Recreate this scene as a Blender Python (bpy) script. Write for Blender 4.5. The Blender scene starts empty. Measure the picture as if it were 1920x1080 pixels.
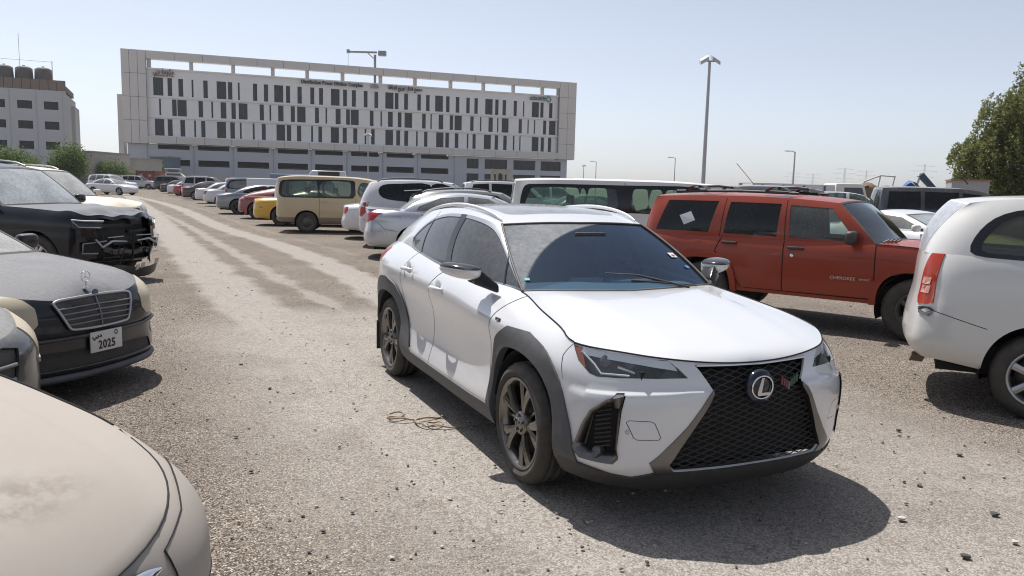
import bpy, bmesh, math, random
import numpy as np
from mathutils import Vector, Matrix
from mathutils.geometry import delaunay_2d_cdt
random.seed(7); RNG = np.random.default_rng(11)
SC = bpy.context.scene
COL = SC.collection
# ------------------------------------------------------------------ camera
CAM_H = 1.6388
def _camera():
    pitch, roll = 0.12781, 0.02518
    f = Vector((0, math.cos(pitch), -math.sin(pitch))); r0 = Vector((1, 0, 0)); u0 = r0.cross(f)
    r = math.cos(roll)*r0 + math.sin(roll)*u0; u = -math.sin(roll)*r0 + math.cos(roll)*u0
    cd = bpy.data.cameras.new('camera'); cd.sensor_width = 36.0; cd.lens = 36*1480.376/1920
    cd.clip_start = 0.05; cd.clip_end = 12000
    c = bpy.data.objects.new('camera', cd); COL.objects.link(c)
    m = Matrix.Identity(4)
    for i in range(3):
        m[i][0] = r[i]; m[i][1] = u[i]; m[i][2] = -f[i]
    m[2][3] = CAM_H
    c.matrix_world = m
    SC.camera = c
_camera()
# ------------------------------------------------------------------ sky and sun
SUN = Vector((-0.298, 0.414, 1.0)).normalized()
W = bpy.data.worlds.new('World'); SC.world = W; W.use_nodes = True
_nt = W.node_tree; _nt.nodes.clear()
_sky = _nt.nodes.new('ShaderNodeTexSky'); _sky.sky_type = 'NISHITA'; _sky.sun_disc = False
_sky.sun_elevation = math.asin(SUN.z); _sky.sun_rotation = math.atan2(SUN.x, SUN.y)
_sky.altitude = 0; _sky.air_density = 0.7; _sky.dust_density = 1.1; _sky.ozone_density = 2.0
_bg = _nt.nodes.new('ShaderNodeBackground'); _bg.inputs[1].default_value = 0.130
_out = _nt.nodes.new('ShaderNodeOutputWorld')
_hs = _nt.nodes.new('ShaderNodeHueSaturation'); _hs.inputs['Saturation'].default_value = 0.52
_nt.links.new(_sky.outputs[0], _hs.inputs['Color']); _nt.links.new(_hs.outputs[0], _bg.inputs[0]); _nt.links.new(_bg.outputs[0], _out.inputs[0])
_sl = bpy.data.lights.new('sun', 'SUN'); _sl.energy = 4.95; _sl.angle = math.radians(0.53); _sl.color = (1, 0.968, 0.925)
_so = bpy.data.objects.new('sun', _sl); COL.objects.link(_so)
_so.rotation_euler = SUN.to_track_quat('Z', 'Y').to_euler(); _so.location = (0, 0, 60)
vs = SC.view_settings
vs.view_transform = 'Standard'; vs.look = 'None'; vs.gamma = 1.0; vs.use_curve_mapping = False; vs.exposure = 0.2
SC.cycles.max_bounces = 8; SC.cycles.transparent_max_bounces = 16; SC.cycles.use_denoising = True; SC.cycles.filter_width = 1.1
SC.cycles.sample_clamp_indirect = 6.0; SC.cycles.caustics_reflective = False; SC.cycles.caustics_refractive = False
# ------------------------------------------------------------------ materials
MATS = {}
class NT:
    """small helper round a material's node tree"""
    def __init__(s, name):
        s.m = bpy.data.materials.new(name); s.m.use_nodes = True
        s.t = s.m.node_tree; s.t.nodes.clear()
        s.out = s.t.nodes.new('ShaderNodeOutputMaterial')
    def n(s, typ, **kw):
        nd = s.t.nodes.new('ShaderNode'+typ)
        for k, v in kw.items():
            if k.startswith('i_'):
                nd.inputs[int(k[2:])].default_value = v
            else: setattr(nd, k, v)
        return nd
    def l(s, a, b): s.t.links.new(a, b)
    def set(s, sock, v):
        if hasattr(v, 'is_linked') or isinstance(v, bpy.types.NodeSocket): s.l(v, sock)
        else: sock.default_value = v
    def math(s, op, a, b=0.0, clamp=False):
        nd = s.n('Math', operation=op, use_clamp=clamp); s.set(nd.inputs[0], a); s.set(nd.inputs[1], b); return nd.outputs[0]
    def ramp(s, v, a, b, lo=0.0, hi=1.0):
        nd = s.n('MapRange'); nd.interpolation_type = 'SMOOTHSTEP'
        s.set(nd.inputs[0], v); nd.inputs[1].default_value = a; nd.inputs[2].default_value = b
        nd.inputs[3].default_value = lo; nd.inputs[4].default_value = hi
        return nd.outputs[0]
    def mix(s, f, a, b):
        nd = s.n('Mix', data_type='RGBA'); s.set(nd.inputs[0], f); s.set(nd.inputs[6], a); s.set(nd.inputs[7], b); return nd.outputs[2]
    def obj(s, scale=(1, 1, 1)):
        tc = s.n('TexCoord'); mp = s.n('Mapping'); mp.inputs[3].default_value = scale
        s.l(tc.outputs[3], mp.inputs[0]); return mp.outputs[0]
    def noise(s, vec, scale, detail=4, rough=0.55):
        nd = s.n('TexNoise'); nd.inputs['Scale'].default_value = scale; nd.inputs['Detail'].default_value = detail
        nd.inputs['Roughness'].default_value = rough
        if vec is not None: s.l(vec, nd.inputs['Vector'])
        return nd.outputs[0]
    def voro(s, vec, scale, feature='F1'):
        nd = s.n('TexVoronoi', feature=feature); nd.inputs['Scale'].default_value = scale; s.l(vec, nd.inputs['Vector']); return nd
    def bsdf(s, **kw):
        b = s.n('BsdfPrincipled')
        for k, v in kw.items(): s.set(b.inputs[k], v)
        return b
    def bump(s, h, strength=0.3, dist=0.01):
        nd = s.n('Bump'); nd.inputs['Strength'].default_value = strength; nd.inputs['Distance'].default_value = dist; s.l(h, nd.inputs['Height']); return nd.outputs[0]
    def end(s, b): s.l(b.outputs[0], s.out.inputs[0]); return s.m
def c4(c): return (c[0], c[1], c[2], 1.0)
DUST = (0.46, 0.40, 0.33)
def paint(name, col, rough=0.28, metal=0.0, dust=0.3, low=0.3, coat=0.8, wear=0.0, dustcol=DUST, face=(-0.1, 0.9), spec=0.5, stain=None):
    """car paint: clear coat under settled dust (thicker on faces that look up, and splashed along the sills)"""
    if name in MATS: return MATS[name]
    t = NT(name); o = t.obj()
    n1 = t.noise(o, 2.3, 5); n2 = t.noise(o, 38, 3, .7)
    geo = t.n('NewGeometry'); sx = t.n('SeparateXYZ'); t.l(geo.outputs['Normal'], sx.inputs[0])
    up = t.ramp(sx.outputs[2], face[0], face[1])
    so = t.n('SeparateXYZ'); t.l(o, so.inputs[0])
    lowm = t.math('MULTIPLY', t.ramp(so.outputs[2], 0.75, 0.2), low)
    var = t.math('MULTIPLY_ADD', n1, 1.1); var.node.inputs[2].default_value = 0.25
    d = t.math('MULTIPLY', t.math('ADD', t.math('MULTIPLY', up, dust), lowm), var)
    d = t.math('MULTIPLY', d, t.ramp(n2, 0.25, 0.75, 0.7, 1.15), clamp=True)
    base = c4(col)
    if wear:
        w = t.ramp(t.noise(o, 3.1, 8, .7), 0.62, 0.7)
        base = t.mix(t.math('MULTIPLY', w, wear), c4(col), c4([x*.75+.14 for x in col]))
    bc = t.mix(d, base, c4(dustcol))
    if stain:      # hand-wiped dirt smears of their own outline: (x, y, rx, ry, strength)
        for (sx_, sy_, rx_, ry_, st_) in stain:
            mp = t.n('Mapping'); mp.inputs[1].default_value = (-sx_/rx_, -sy_/ry_, 0); mp.inputs[3].default_value = (1/rx_, 1/ry_, 0); t.l(o, mp.inputs[0])
            ln = t.n('VectorMath', operation='LENGTH'); t.l(mp.outputs[0], ln.inputs[0])
            k = t.math('MULTIPLY', t.ramp(ln.outputs['Value'], 1.0, .2), t.ramp(t.noise(o, 11, 6, .7), .38, .62)); bc = t.mix(t.math('MULTIPLY', k, st_), bc, c4((.17, .145, .12)))
    inv = t.math('SUBTRACT', 1.0, d, clamp=True)
    r = t.math('ADD', t.math('MULTIPLY', d, 0.6), rough, clamp=True)
    b = t.bsdf(**{'Base Color': bc, 'Roughness': r, 'Metallic': t.math('MULTIPLY', inv, metal),
                  'Coat Weight': t.math('MULTIPLY', t.math('MULTIPLY', inv, inv), coat), 'Coat Roughness': 0.04, 'Specular IOR Level': spec})
    MATS[name] = t.end(b); return MATS[name]
def plain(name, col, rough=0.5, metal=0.0, var=0.12, scale=8.0, bump=0.0, dust=0.0, spec=0.5, dustcol=DUST):
    if name in MATS: return MATS[name]
    t = NT(name); o = t.obj(); n1 = t.noise(o, scale, 5, .6)
    a = c4([x*(1-var) for x in col]); b_ = c4([min(1, x*(1+var)) for x in col])
    bc = t.mix(n1, a, b_)
    if dust:
        geo = t.n('NewGeometry'); sx = t.n('SeparateXYZ'); t.l(geo.outputs['Normal'], sx.inputs[0])
        f = t.math('MULTIPLY', t.ramp(sx.outputs[2], -0.6, 0.9, 0.35, 1.0), t.math('MULTIPLY', t.ramp(n1, .2, .8, .5, 1.2), dust), clamp=True)
        bc = t.mix(f, bc, c4(dustcol))
    kw = {'Base Color': bc, 'Roughness': rough, 'Metallic': metal, 'Specular IOR Level': spec}
    if bump: kw['Normal'] = t.bump(t.noise(o, scale*9, 4, .7), bump, .004)
    MATS[name] = t.end(t.bsdf(**kw)); return MATS[name]
def glass(name, tint=(0.25, 0.3, 0.3), dust=0.15, dustcol=(0.55, 0.52, 0.47), swept=None, gloss=(0.9, 0.95, 1.0), ior=1.6):
    """pane: tinted see-through sheet, Fresnel reflection, film of dust (wiped in the wiper's arc where given)"""
    if name in MATS: return MATS[name]
    t = NT(name); o = t.obj()
    tr = t.n('BsdfTransparent'); tr.inputs[0].default_value = c4(tint)
    gl = t.n('BsdfGlossy'); gl.inputs[0].default_value = c4(gloss); gl.inputs['Roughness'].default_value = 0.03
    lw = t.n('LayerWeight'); f0 = ((ior-1)/(ior+1))**2      # Schlick, the same from both faces of the pane
    fr = t.math('ADD', t.math('MULTIPLY', t.math('POWER', lw.outputs['Facing'], 5.0), 1-f0), f0, clamp=True)
    m1 = t.n('MixShader'); t.l(fr, m1.inputs[0]); t.l(tr.outputs[0], m1.inputs[1]); t.l(gl.outputs[0], m1.inputs[2])
    df = t.n('BsdfDiffuse'); df.inputs[0].default_value = c4(dustcol)
    nz = t.noise(o, 26, 5, .75); n2 = t.noise(o, 2.2, 4)
    f = t.math('MULTIPLY', t.math('MULTIPLY', t.ramp(nz, .2, .8, .7, 1.25), t.ramp(n2, .25, .75, .75, 1.2)), dust, clamp=True)
    if swept:   # list of (y, z, radius) circles in car space wiped clean; residue factor
        sx = t.n('SeparateXYZ'); t.l(o, sx.inputs[0]); keep = None
        for (cx, cy, cz, rad) in swept:
            vd = t.n('VectorMath', operation='DISTANCE'); t.l(o, vd.inputs[0]); vd.inputs[1].default_value = (cx, cy, cz)
            k = t.ramp(vd.outputs['Value'], rad-.012, rad+.012, 0.05, 1.0)
            keep = k if keep is None else t.math('MINIMUM', keep, k)
        f = t.math('MULTIPLY', f, keep)
    m2 = t.n('MixShader'); t.l(f, m2.inputs[0]); t.l(m1.outputs[0], m2.inputs[1]); t.l(df.outputs[0], m2.inputs[2])
    MATS[name] = t.end(m2); return MATS[name]
def tyre_mat():
    return plain('tyre_rubber', (0.028, 0.027, 0.026), 0.75, 0, .3, 14, .25, dust=.16, spec=.3)
# ------------------------------------------------------------------ mesh helpers
def link(name, me, mat=None, parent=None, loc=None, rot=None):
    o = bpy.data.objects.new(name, me); COL.objects.link(o)
    if mat is not None and me is not None and len(me.materials) == 0: me.materials.append(mat)
    if parent is not None: o.parent = parent
    if loc is not None: o.location = loc
    if rot is not None: o.rotation_euler = rot
    return o
def tag(o, label=None, cat=None, group=None, kind=None):
    if label: o['label'] = label
    if cat: o['category'] = cat
    if group: o['group'] = group
    if kind: o['kind'] = kind
    return o
def thing(name, label, cat, loc=(0, 0, 0), rz=0.0, group=None):
    o = bpy.data.objects.new(name, None); COL.objects.link(o); o.location = loc; o.rotation_euler = (0, 0, rz)
    o.empty_display_size = .2
    return tag(o, label, cat, group)
class MB:
    """collects geometry for ONE mesh"""
    def __init__(s): s.v = []; s.f = []; s.sm = []
    def add(s, vs_, fs, smooth=False):
        k = len(s.v); s.v += [tuple(map(float, p)) for p in vs_]
        s.f += [tuple(i+k for i in f) for f in fs]; s.sm += [smooth]*len(fs); return s
    def box(s, c, d, rz=0.0, m=None):
        x, y, z = d[0]/2, d[1]/2, d[2]/2
        P = [(-x, -y, -z), (x, -y, -z), (x, y, -z), (-x, y, -z), (-x, -y, z), (x, -y, z), (x, y, z), (-x, y, z)]
        if m is not None: P = [tuple(m @ Vector(p)) for p in P]
        cs, sn = math.cos(rz), math.sin(rz)
        P = [(c[0]+p[0]*cs-p[1]*sn, c[1]+p[0]*sn+p[1]*cs, c[2]+p[2]) for p in P]
        return s.add(P, [(0, 3, 2, 1), (4, 5, 6, 7), (0, 1, 5, 4), (1, 2, 6, 5), (2, 3, 7, 6), (3, 0, 4, 7)])
    def hexa(s, P): return s.add(P, [(0, 3, 2, 1), (4, 5, 6, 7), (0, 1, 5, 4), (1, 2, 6, 5), (2, 3, 7, 6), (3, 0, 4, 7)])
    def tube(s, pts, r, n=8, cap=True, smooth=True):
        pts = [Vector(p) for p in pts]; R = r if hasattr(r, '__len__') else [r]*len(pts)
        rings = []; prev = None
        for i, p in enumerate(pts):
            d = (pts[min(i+1, len(pts)-1)]-pts[max(i-1, 0)])
            d = d.normalized() if d.length > 1e-9 else Vector((0, 0, 1))
            if prev is None:
                a = d.cross(Vector((0, 0, 1)) if abs(d.z) < .9 else Vector((1, 0, 0))).normalized()
            else:
                a = (prev-d*prev.dot(d)); a = a.normalized() if a.length > 1e-6 else d.orthogonal().normalized()
            prev = a; b = d.cross(a)
            rings.append([p+(a*math.cos(2*math.pi*k/n)+b*math.sin(2*math.pi*k/n))*R[i] for k in range(n)])
        V = [p for rg in rings for p in rg]; Fc = []
        for i in range(len(rings)-1):
            for k in range(n):
                Fc.append((i*n+k, i*n+(k+1) % n, (i+1)*n+(k+1) % n, (i+1)*n+k))
        s.add(V, Fc, smooth)
        if cap and n > 2:
            s.add(rings[0], [tuple(reversed(range(n)))]); s.add(rings[-1], [tuple(range(n))])
        return s
    def lathe(s, prof, n=32, axis='y', c=(0, 0, 0), smooth=True, arc=(0, 2*math.pi)):
        """prof: (radius, along-axis)"""
        full = abs(arc[1]-arc[0]-2*math.pi) < 1e-6; m = n if full else n+1; V = []
        for (r, h) in prof:
            for k in range(m):
                a = arc[0]+(arc[1]-arc[0])*k/n; x, z = r*math.cos(a), r*math.sin(a)
                V.append((c[0]+x, c[1]+h, c[2]+z) if axis == 'y' else (c[0]+x, c[1]+z, c[2]+h) if axis == 'z' else (c[0]+h, c[1]+x, c[2]+z))
        Fc = []
        for i in range(len(prof)-1):
            for k in range(n):
                k2 = (k+1) % m if full else k+1
                Fc.append((i*m+k, i*m+k2, (i+1)*m+k2, (i+1)*m+k))
        return s.add(V, Fc, smooth)
    def prism(s, poly, d0, d1, axis='y'):
        """extrude a 2D outline; axis y: outline is (x, z); axis x: (y, z); axis z: (x, y)"""
        def P(p, d): return (p[0], d, p[1]) if axis == 'y' else (d, p[0], p[1]) if axis == 'x' else (p[0], p[1], d)
        n = len(poly); V = [P(p, d0) for p in poly]+[P(p, d1) for p in poly]
        return s.add(V, [tuple(range(n)), tuple(reversed(range(n, 2*n)))]+[((k+1) % n, k, k+n, (k+1) % n+n) for k in range(n)])
    def grid(s, fn, nu, nv, smooth=True, wrap=False):
        V = [fn(i/(nu-1), j/(nv-1)) for j in range(nv) for i in range(nu)]
        return s.add(V, [(j*nu+i, j*nu+i+1, (j+1)*nu+i+1, (j+1)*nu+i) for j in range(nv-1) for i in range(nu-1)], smooth)
    def mesh(s, name='mesh', fix=True):
        me = bpy.data.meshes.new(name); me.from_pydata(s.v, [], s.f); me.polygons.foreach_set('use_smooth', s.sm)
        if fix:
            bm = bmesh.new(); bm.from_mesh(me); bmesh.ops.recalc_face_normals(bm, faces=bm.faces); bm.to_mesh(me); bm.free()
        me.update(); return me
    def build(s, name, mat, parent=None, loc=None, rot=None, bevel=0.0, fix=True):
        me = s.mesh(name, fix)
        if bevel:
            bm = bmesh.new(); bm.from_mesh(me)
            ed = [e for e in bm.edges if len(e.link_faces) == 2 and e.calc_face_angle(0) > .6]
            bmesh.ops.bevel(bm, geom=ed, offset=bevel, segments=2, affect='EDGES', profile=.5, clamp_overlap=True)
            for f in bm.faces: f.smooth = True
            bm.to_mesh(me); bm.free(); me.set_sharp_from_angle(angle=math.radians(38))
        return link(name, me, mat, parent, loc, rot)
def rbox(name, c, d, mat, parent=None, r=.03, rot=None, seg=2):
    """rounded box centred on c"""
    bm = bmesh.new(); bmesh.ops.create_cube(bm, size=1.0)
    for v in bm.verts: v.co = Vector((v.co.x*d[0], v.co.y*d[1], v.co.z*d[2]))
    bmesh.ops.bevel(bm, geom=bm.edges[:], offset=min(r, min(d)*.49), segments=seg, affect='EDGES', profile=.5, clamp_overlap=True)
    for f in bm.faces: f.smooth = True
    me = bpy.data.meshes.new(name); bm.to_mesh(me); bm.free(); me.set_sharp_from_angle(angle=math.radians(50))
    return link(name, me, mat, parent, c, rot)
def copy_tree(o, parent=None):
    c = o.copy(); COL.objects.link(c); c.parent = parent
    for ch in list(o.children): copy_tree(ch, c)
    return c
def text_mesh(body, size, mat, name, parent=None, depth=0.004, m=None, bold=0.0, font_space=1.0, xscale=1.0):
    cu = bpy.data.curves.new(name, 'FONT'); cu.body = body; cu.size = size; cu.extrude = depth; cu.offset = bold
    cu.align_x = 'CENTER'; cu.align_y = 'CENTER'; cu.space_character = font_space; cu.resolution_u = 3
    ob = bpy.data.objects.new(name, cu); COL.objects.link(ob)
    dg = bpy.context.evaluated_depsgraph_get()
    me = bpy.data.meshes.new_from_object(ob.evaluated_get(dg)); bpy.data.objects.remove(ob); bpy.data.curves.remove(cu)
    if xscale != 1.0:
        for v in me.vertices: v.co.x *= xscale
    me.materials.clear()
    o = link(name, me, mat, parent)
    if m is not None: o.matrix_local = m
    return o
# ------------------------------------------------------------------ smooth panels: curves, patches, cut-outs
def _tang(P, k, sharp=()):
    n = len(P); m = np.zeros_like(P)
    for i in range(n):
        if i == 0 or i == n-1 or i in sharp:
            if i == 0: m[i] = (P[1]-P[0])/(k[1]-k[0])
            elif i == n-1: m[i] = (P[-1]-P[-2])/(k[-1]-k[-2])
            else: m[i] = 0
        else:
            h0, h1 = k[i]-k[i-1], k[i+1]-k[i]
            d0, d1 = (P[i]-P[i-1])/h0, (P[i+1]-P[i])/h1
            m[i] = (d0*h1+d1*h0)/(h0+h1)
    # parabolic ends
    if n > 2:
        m[0] = 2*(P[1]-P[0])/(k[1]-k[0])-m[1]; m[-1] = 2*(P[-1]-P[-2])/(k[-1]-k[-2])-m[-2]
    return m
def herm(P, m, k, u):
    """P, m: (n, ..., 3) ; u (N,) -> (N, ..., 3) for P (n,3), or for P (n,N,3) pointwise"""
    u = np.clip(u, 0, 1); i = np.clip(np.searchsorted(k, u, side='right')-1, 0, len(k)-2)
    h = (k[i+1]-k[i]); t = ((u-k[i])/h)[:, None]; h = h[:, None]
    if P.ndim == 2: p0, p1, m0, m1 = P[i], P[i+1], m[i], m[i+1]
    else:
        a = np.arange(len(u)); p0, p1, m0, m1 = P[i, a], P[i+1, a], m[i, a], m[i+1, a]
    t2, t3 = t*t, t*t*t
    return (2*t3-3*t2+1)*p0+(t3-2*t2+t)*h*m0+(-2*t3+3*t2)*p1+(t3-t2)*h*m1
class Curve:
    def __init__(s, pts, knots=None):
        s.P = np.array(pts, float)
        if knots is None:
            d = np.linalg.norm(np.diff(s.P, axis=0), axis=1)**.75; knots = np.concatenate([[0], np.cumsum(d)])
            knots = knots/knots[-1]
        s.k = np.array(knots); s.m = _tang(s.P, s.k)
    def __call__(s, u):
        u = np.atleast_1d(np.asarray(u, float))
        if len(s.P) == 2: return s.P[0]+(s.P[1]-s.P[0])*np.clip(u, 0, 1)[:, None]
        return herm(s.P, s.m, s.k, u)
    def part(s, u0, u1, n=9): return Curve(s(np.linspace(u0, u1, n)))
class Patch:
    bumpfn = None
    def P(s, a, b):
        a = np.atleast_1d(np.asarray(a, float)); b = np.atleast_1d(np.asarray(b, float))
        p = s._P(a, b)
        if s.bumpfn is not None: p = p+s.bumpfn(p, a, b)
        return p
    def N(s, a, b, e=2e-3):
        a0, a1 = np.clip(a-e, 0, 1), np.clip(a+e, 0, 1); b0, b1 = np.clip(b-e, 0, 1), np.clip(b+e, 0, 1)
        da = (s.P(a1, b)-s.P(a0, b)); db = (s.P(a, b1)-s.P(a, b0))
        n = np.cross(da, db)*s.flip; L = np.linalg.norm(n, axis=1, keepdims=True)
        return n/np.maximum(L, 1e-12)
    def setup(s, na=140, nb=36, outward=None):
        s.flip = 1.0
        A, B = np.meshgrid(np.linspace(0, 1, na), np.linspace(0, 1, nb), indexing='ij'); s.sa, s.sb = A.ravel(), B.ravel()
        s.sp = s.P(s.sa, s.sb); n = s.N(np.clip(s.sa, .003, .997), np.clip(s.sb, .003, .997))
        if outward is not None:
            if (n*outward(s.sp)).sum() < 0: s.flip = -1.0; n = -n
        s.sn = n
        g = s.sp.reshape(na, nb, 3)
        s.La = np.linalg.norm(np.diff(g, axis=0), axis=2).sum(0).mean(); s.Lb = np.linalg.norm(np.diff(g, axis=1), axis=2).sum(1).mean()
        return s
    def inv(s, pts, mode):
        """(2D points seen from a side) -> (a, b).  S: x,z  F/R: y,z from front/rear  T: x,y from above"""
        ax = {'S': (0, 2), 'F': (1, 2), 'R': (1, 2), 'T': (0, 1)}[mode]
        msk = {'S': s.sn[:, 1] > .25, 'F': s.sn[:, 0] > .12, 'R': s.sn[:, 0] < -.12, 'T': s.sn[:, 2] > .05}[mode]
        if msk.sum() < 20: msk = np.ones(len(s.sa), bool)
        q = s.sp[msk][:, ax]; qa, qb = s.sa[msk], s.sb[msk]
        pts = np.asarray(pts, float); d = ((pts[:, None, :]-q[None])**2).sum(2); j = d.argmin(1); a, b = qa[j].copy(), qb[j].copy()
        e = 1e-4
        for it in range(8):
            p = s.P(a, b)[:, ax]; r = pts-p
            ae, be = np.where(a+e > 1, a-e, a+e), np.where(b+e > 1, b-e, b+e)
            ja = (s.P(ae, b)[:, ax]-p)/(ae-a)[:, None]; jb = (s.P(a, be)[:, ax]-p)/(be-b)[:, None]
            det = ja[:, 0]*jb[:, 1]-ja[:, 1]*jb[:, 0]; det = np.where(abs(det) < 1e-7, 1e-7, det)
            sa = (r[:, 0]*jb[:, 1]-r[:, 1]*jb[:, 0])/det; sb = (ja[:, 0]*r[:, 1]-ja[:, 1]*r[:, 0])/det
            a = np.clip(a+np.clip(sa, -.05, .05), 0, 1); b = np.clip(b+np.clip(sb, -.1, .1), 0, 1)
        return np.stack([a, b], 1)
class Net(Patch):
    def __init__(s, rows, rowk=None):
        R = np.array(rows, float)                        # (rows, cols, 3)
        d = np.linalg.norm(np.diff(R, axis=1), axis=2).mean(0)**.8; k = np.concatenate([[0], np.cumsum(d)]); k /= k[-1]
        s.rows = [Curve(r, k) for r in R]; s.ck = k
        if rowk is None:
            d = np.linalg.norm(np.diff(R, axis=0), axis=2).mean(1)**.8; rowk = np.concatenate([[0], np.cumsum(d)]); rowk /= rowk[-1]
        s.rk = np.array(rowk)
    def _P(s, a, b):
        G = np.stack([r(a) for r in s.rows])             # (R, N, 3)
        return herm(G, _tang(G, s.rk), s.rk, b)
class Coons(Patch):
    def __init__(s, c0, c1, d0, d1): s.c0, s.c1, s.d0, s.d1 = c0, c1, d0, d1
    def _P(s, a, b):
        A, B = a[:, None], b[:, None]
        p00, p10, p01, p11 = s.c0(0.)[0], s.c0(1.)[0], s.c1(0.)[0], s.c1(1.)[0]
        return ((1-B)*s.c0(a)+B*s.c1(a)+(1-A)*s.d0(b)+A*s.d1(b)-((1-A)*(1-B)*p00+A*(1-B)*p10+(1-A)*B*p01+A*B*p11))
def inpoly(pt, poly):
    """pt (N,2), poly (M,2) -> bool (N,)"""
    x, y = pt[:, 0], pt[:, 1]; r = np.zeros(len(pt), bool); n = len(poly); j = n-1
    for i in range(n):
        xi, yi = poly[i]; xj, yj = poly[j]
        if yi != yj:
            r ^= ((yi > y) != (yj > y)) & (x < (xj-xi)*(y-yi)/(yj-yi)+xi)
        j = i
    return r
def dense(poly, step, closed=True):
    out = []; n = len(poly)
    for i in range(n if closed else n-1):
        p, q = np.array(poly[i], float), np.array(poly[(i+1) % n], float); m = max(1, int(math.ceil(np.linalg.norm(q-p)/step)))
        for k in range(m): out.append(p+(q-p)*k/m)
    if not closed: out.append(np.array(poly[-1], float))
    return np.array(out)
def smooth_poly(pts, n=5, closed=True, sharp=()):
    """round an outline with a Catmull-Rom curve; indices in sharp stay corners"""
    P = [np.array(p, float) for p in pts]; N = len(P); out = []
    for i in range(N if closed else N-1):
        p0, p1, p2, p3 = P[(i-1) % N], P[i], P[(i+1) % N], P[(i+2) % N]
        if not closed:
            if i == 0: p0 = 2*p1-p2
            if i == N-2: p3 = 2*p2-p1
        m1 = (p2-p0)/2; m2 = (p3-p1)/2
        if i in sharp: m1 = (p2-p1)*.9
        if (i+1) % N in sharp: m2 = (p2-p1)*.9
        L = np.linalg.norm(p2-p1); 
        for m in (m1, m2):
            l = np.linalg.norm(m)
            if l > 1.3*L: m *= 1.3*L/l
        for k in range(n):
            t = k/n; out.append((2*t**3-3*t**2+1)*p1+(t**3-2*t**2+t)*m1+(-2*t**3+3*t**2)*p2+(t**3-t**2)*m2)
    if not closed: out.append(P[-1])
    return np.array(out)
def strip(line, w):
    """thin closed outline round an open line"""
    L = np.array(line, float); d = np.gradient(L, axis=0); n = np.stack([-d[:, 1], d[:, 0]], 1); n /= np.maximum(np.linalg.norm(n, axis=1, keepdims=True), 1e-9)
    return np.concatenate([L+n*w/2, (L-n*w/2)[::-1]])
def grow(poly, w):
    """offset a closed outline outwards by w (its own plane)"""
    L = np.array(poly, float); d = np.roll(L, -1, 0)-np.roll(L, 1, 0); n = np.stack([d[:, 1], -d[:, 0]], 1); n /= np.maximum(np.linalg.norm(n, axis=1, keepdims=True), 1e-9)
    area = .5*(L[:, 0]*np.roll(L[:, 1], -1)-np.roll(L[:, 0], -1)*L[:, 1]).sum()
    return L+n*w*(1 if area > 0 else -1)
def panelize(patch, regions, step=.06, default='body'):
    """cut a patch along outlines.  regions: list of (name, outline in (a,b)); first match wins. -> {name: (ab points, triangles)}"""
    S = np.array([patch.La, patch.Lb]); na = max(3, int(patch.La/step)+1); nb = max(3, int(patch.Lb/step)+1)
    A, B = np.meshgrid(np.linspace(0, 1, na), np.linspace(0, 1, nb), indexing='ij')
    g = np.stack([A.ravel(), B.ravel()], 1)
    per = [(i, 0) for i in range(na)]+[(na-1, j) for j in range(1, nb)]+[(i, nb-1) for i in range(na-2, -1, -1)]+[(0, j) for j in range(nb-2, 0, -1)]
    border = np.array([g[i*nb+j] for i, j in per])
    allp = [border]; edges = [(i, (i+1) % len(border)) for i in range(len(border))]; k = len(border)
    cs = []
    for name, poly in regions:
        q = np.clip(np.asarray(poly, float), 0, 1); q = q[np.r_[True, (np.abs(np.diff(q, axis=0))*S).max(1) > 4e-4]] if len(q) > 1 else q
        if len(q) > 2 and (np.abs(q[0]-q[-1])*S).max() < 4e-4: q = q[:-1]
        if len(q) < 3: cs.append((name, None)); continue
        allp.append(q); edges += [(k+i, k+(i+1) % len(q)) for i in range(len(q))]; k += len(q); cs.append((name, q))
    inner = g.reshape(na, nb, 2)[1:-1, 1:-1].reshape(-1, 2)
    cp = np.concatenate(allp)*S
    if len(inner):
        inn = inner*S; keep = np.ones(len(inn), bool)
        for i0 in range(0, len(inn), 400):
            dd = ((inn[i0:i0+400, None, :]-cp[None])**2).sum(2).min(1); keep[i0:i0+400] = dd > (step*.42)**2
        cp = np.concatenate([cp, inn[keep]])
    vo, eo, fo, ov, oe, of = delaunay_2d_cdt([Vector(p) for p in cp], edges, [list(range(len(border)))], 1, 1e-5)
    V = np.array([tuple(v) for v in vo])/S; T = []
    for f in fo:
        for i in range(1, len(f)-1): T.append((f[0], f[i], f[i+1]))
    T = np.array(T, int)
    if len(T) == 0: return {}
    cen = V[T].mean(1); lab = np.full(len(T), -1)
    for i in range(len(cs)-1, -1, -1):
        if cs[i][1] is not None: lab[inpoly(cen, cs[i][1])] = i
    out = {}
    for i, name in [(-1, default)]+[(i, c[0]) for i, c in enumerate(cs)]:
        t = T[lab == i]
        if len(t): out.setdefault(name, []).append(t)
    r = {n: (V, np.concatenate(t)) for n, t in out.items()}
    for n, _ in regions: r.setdefault(n, (V, np.zeros((0, 3), int)))
    return r
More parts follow.
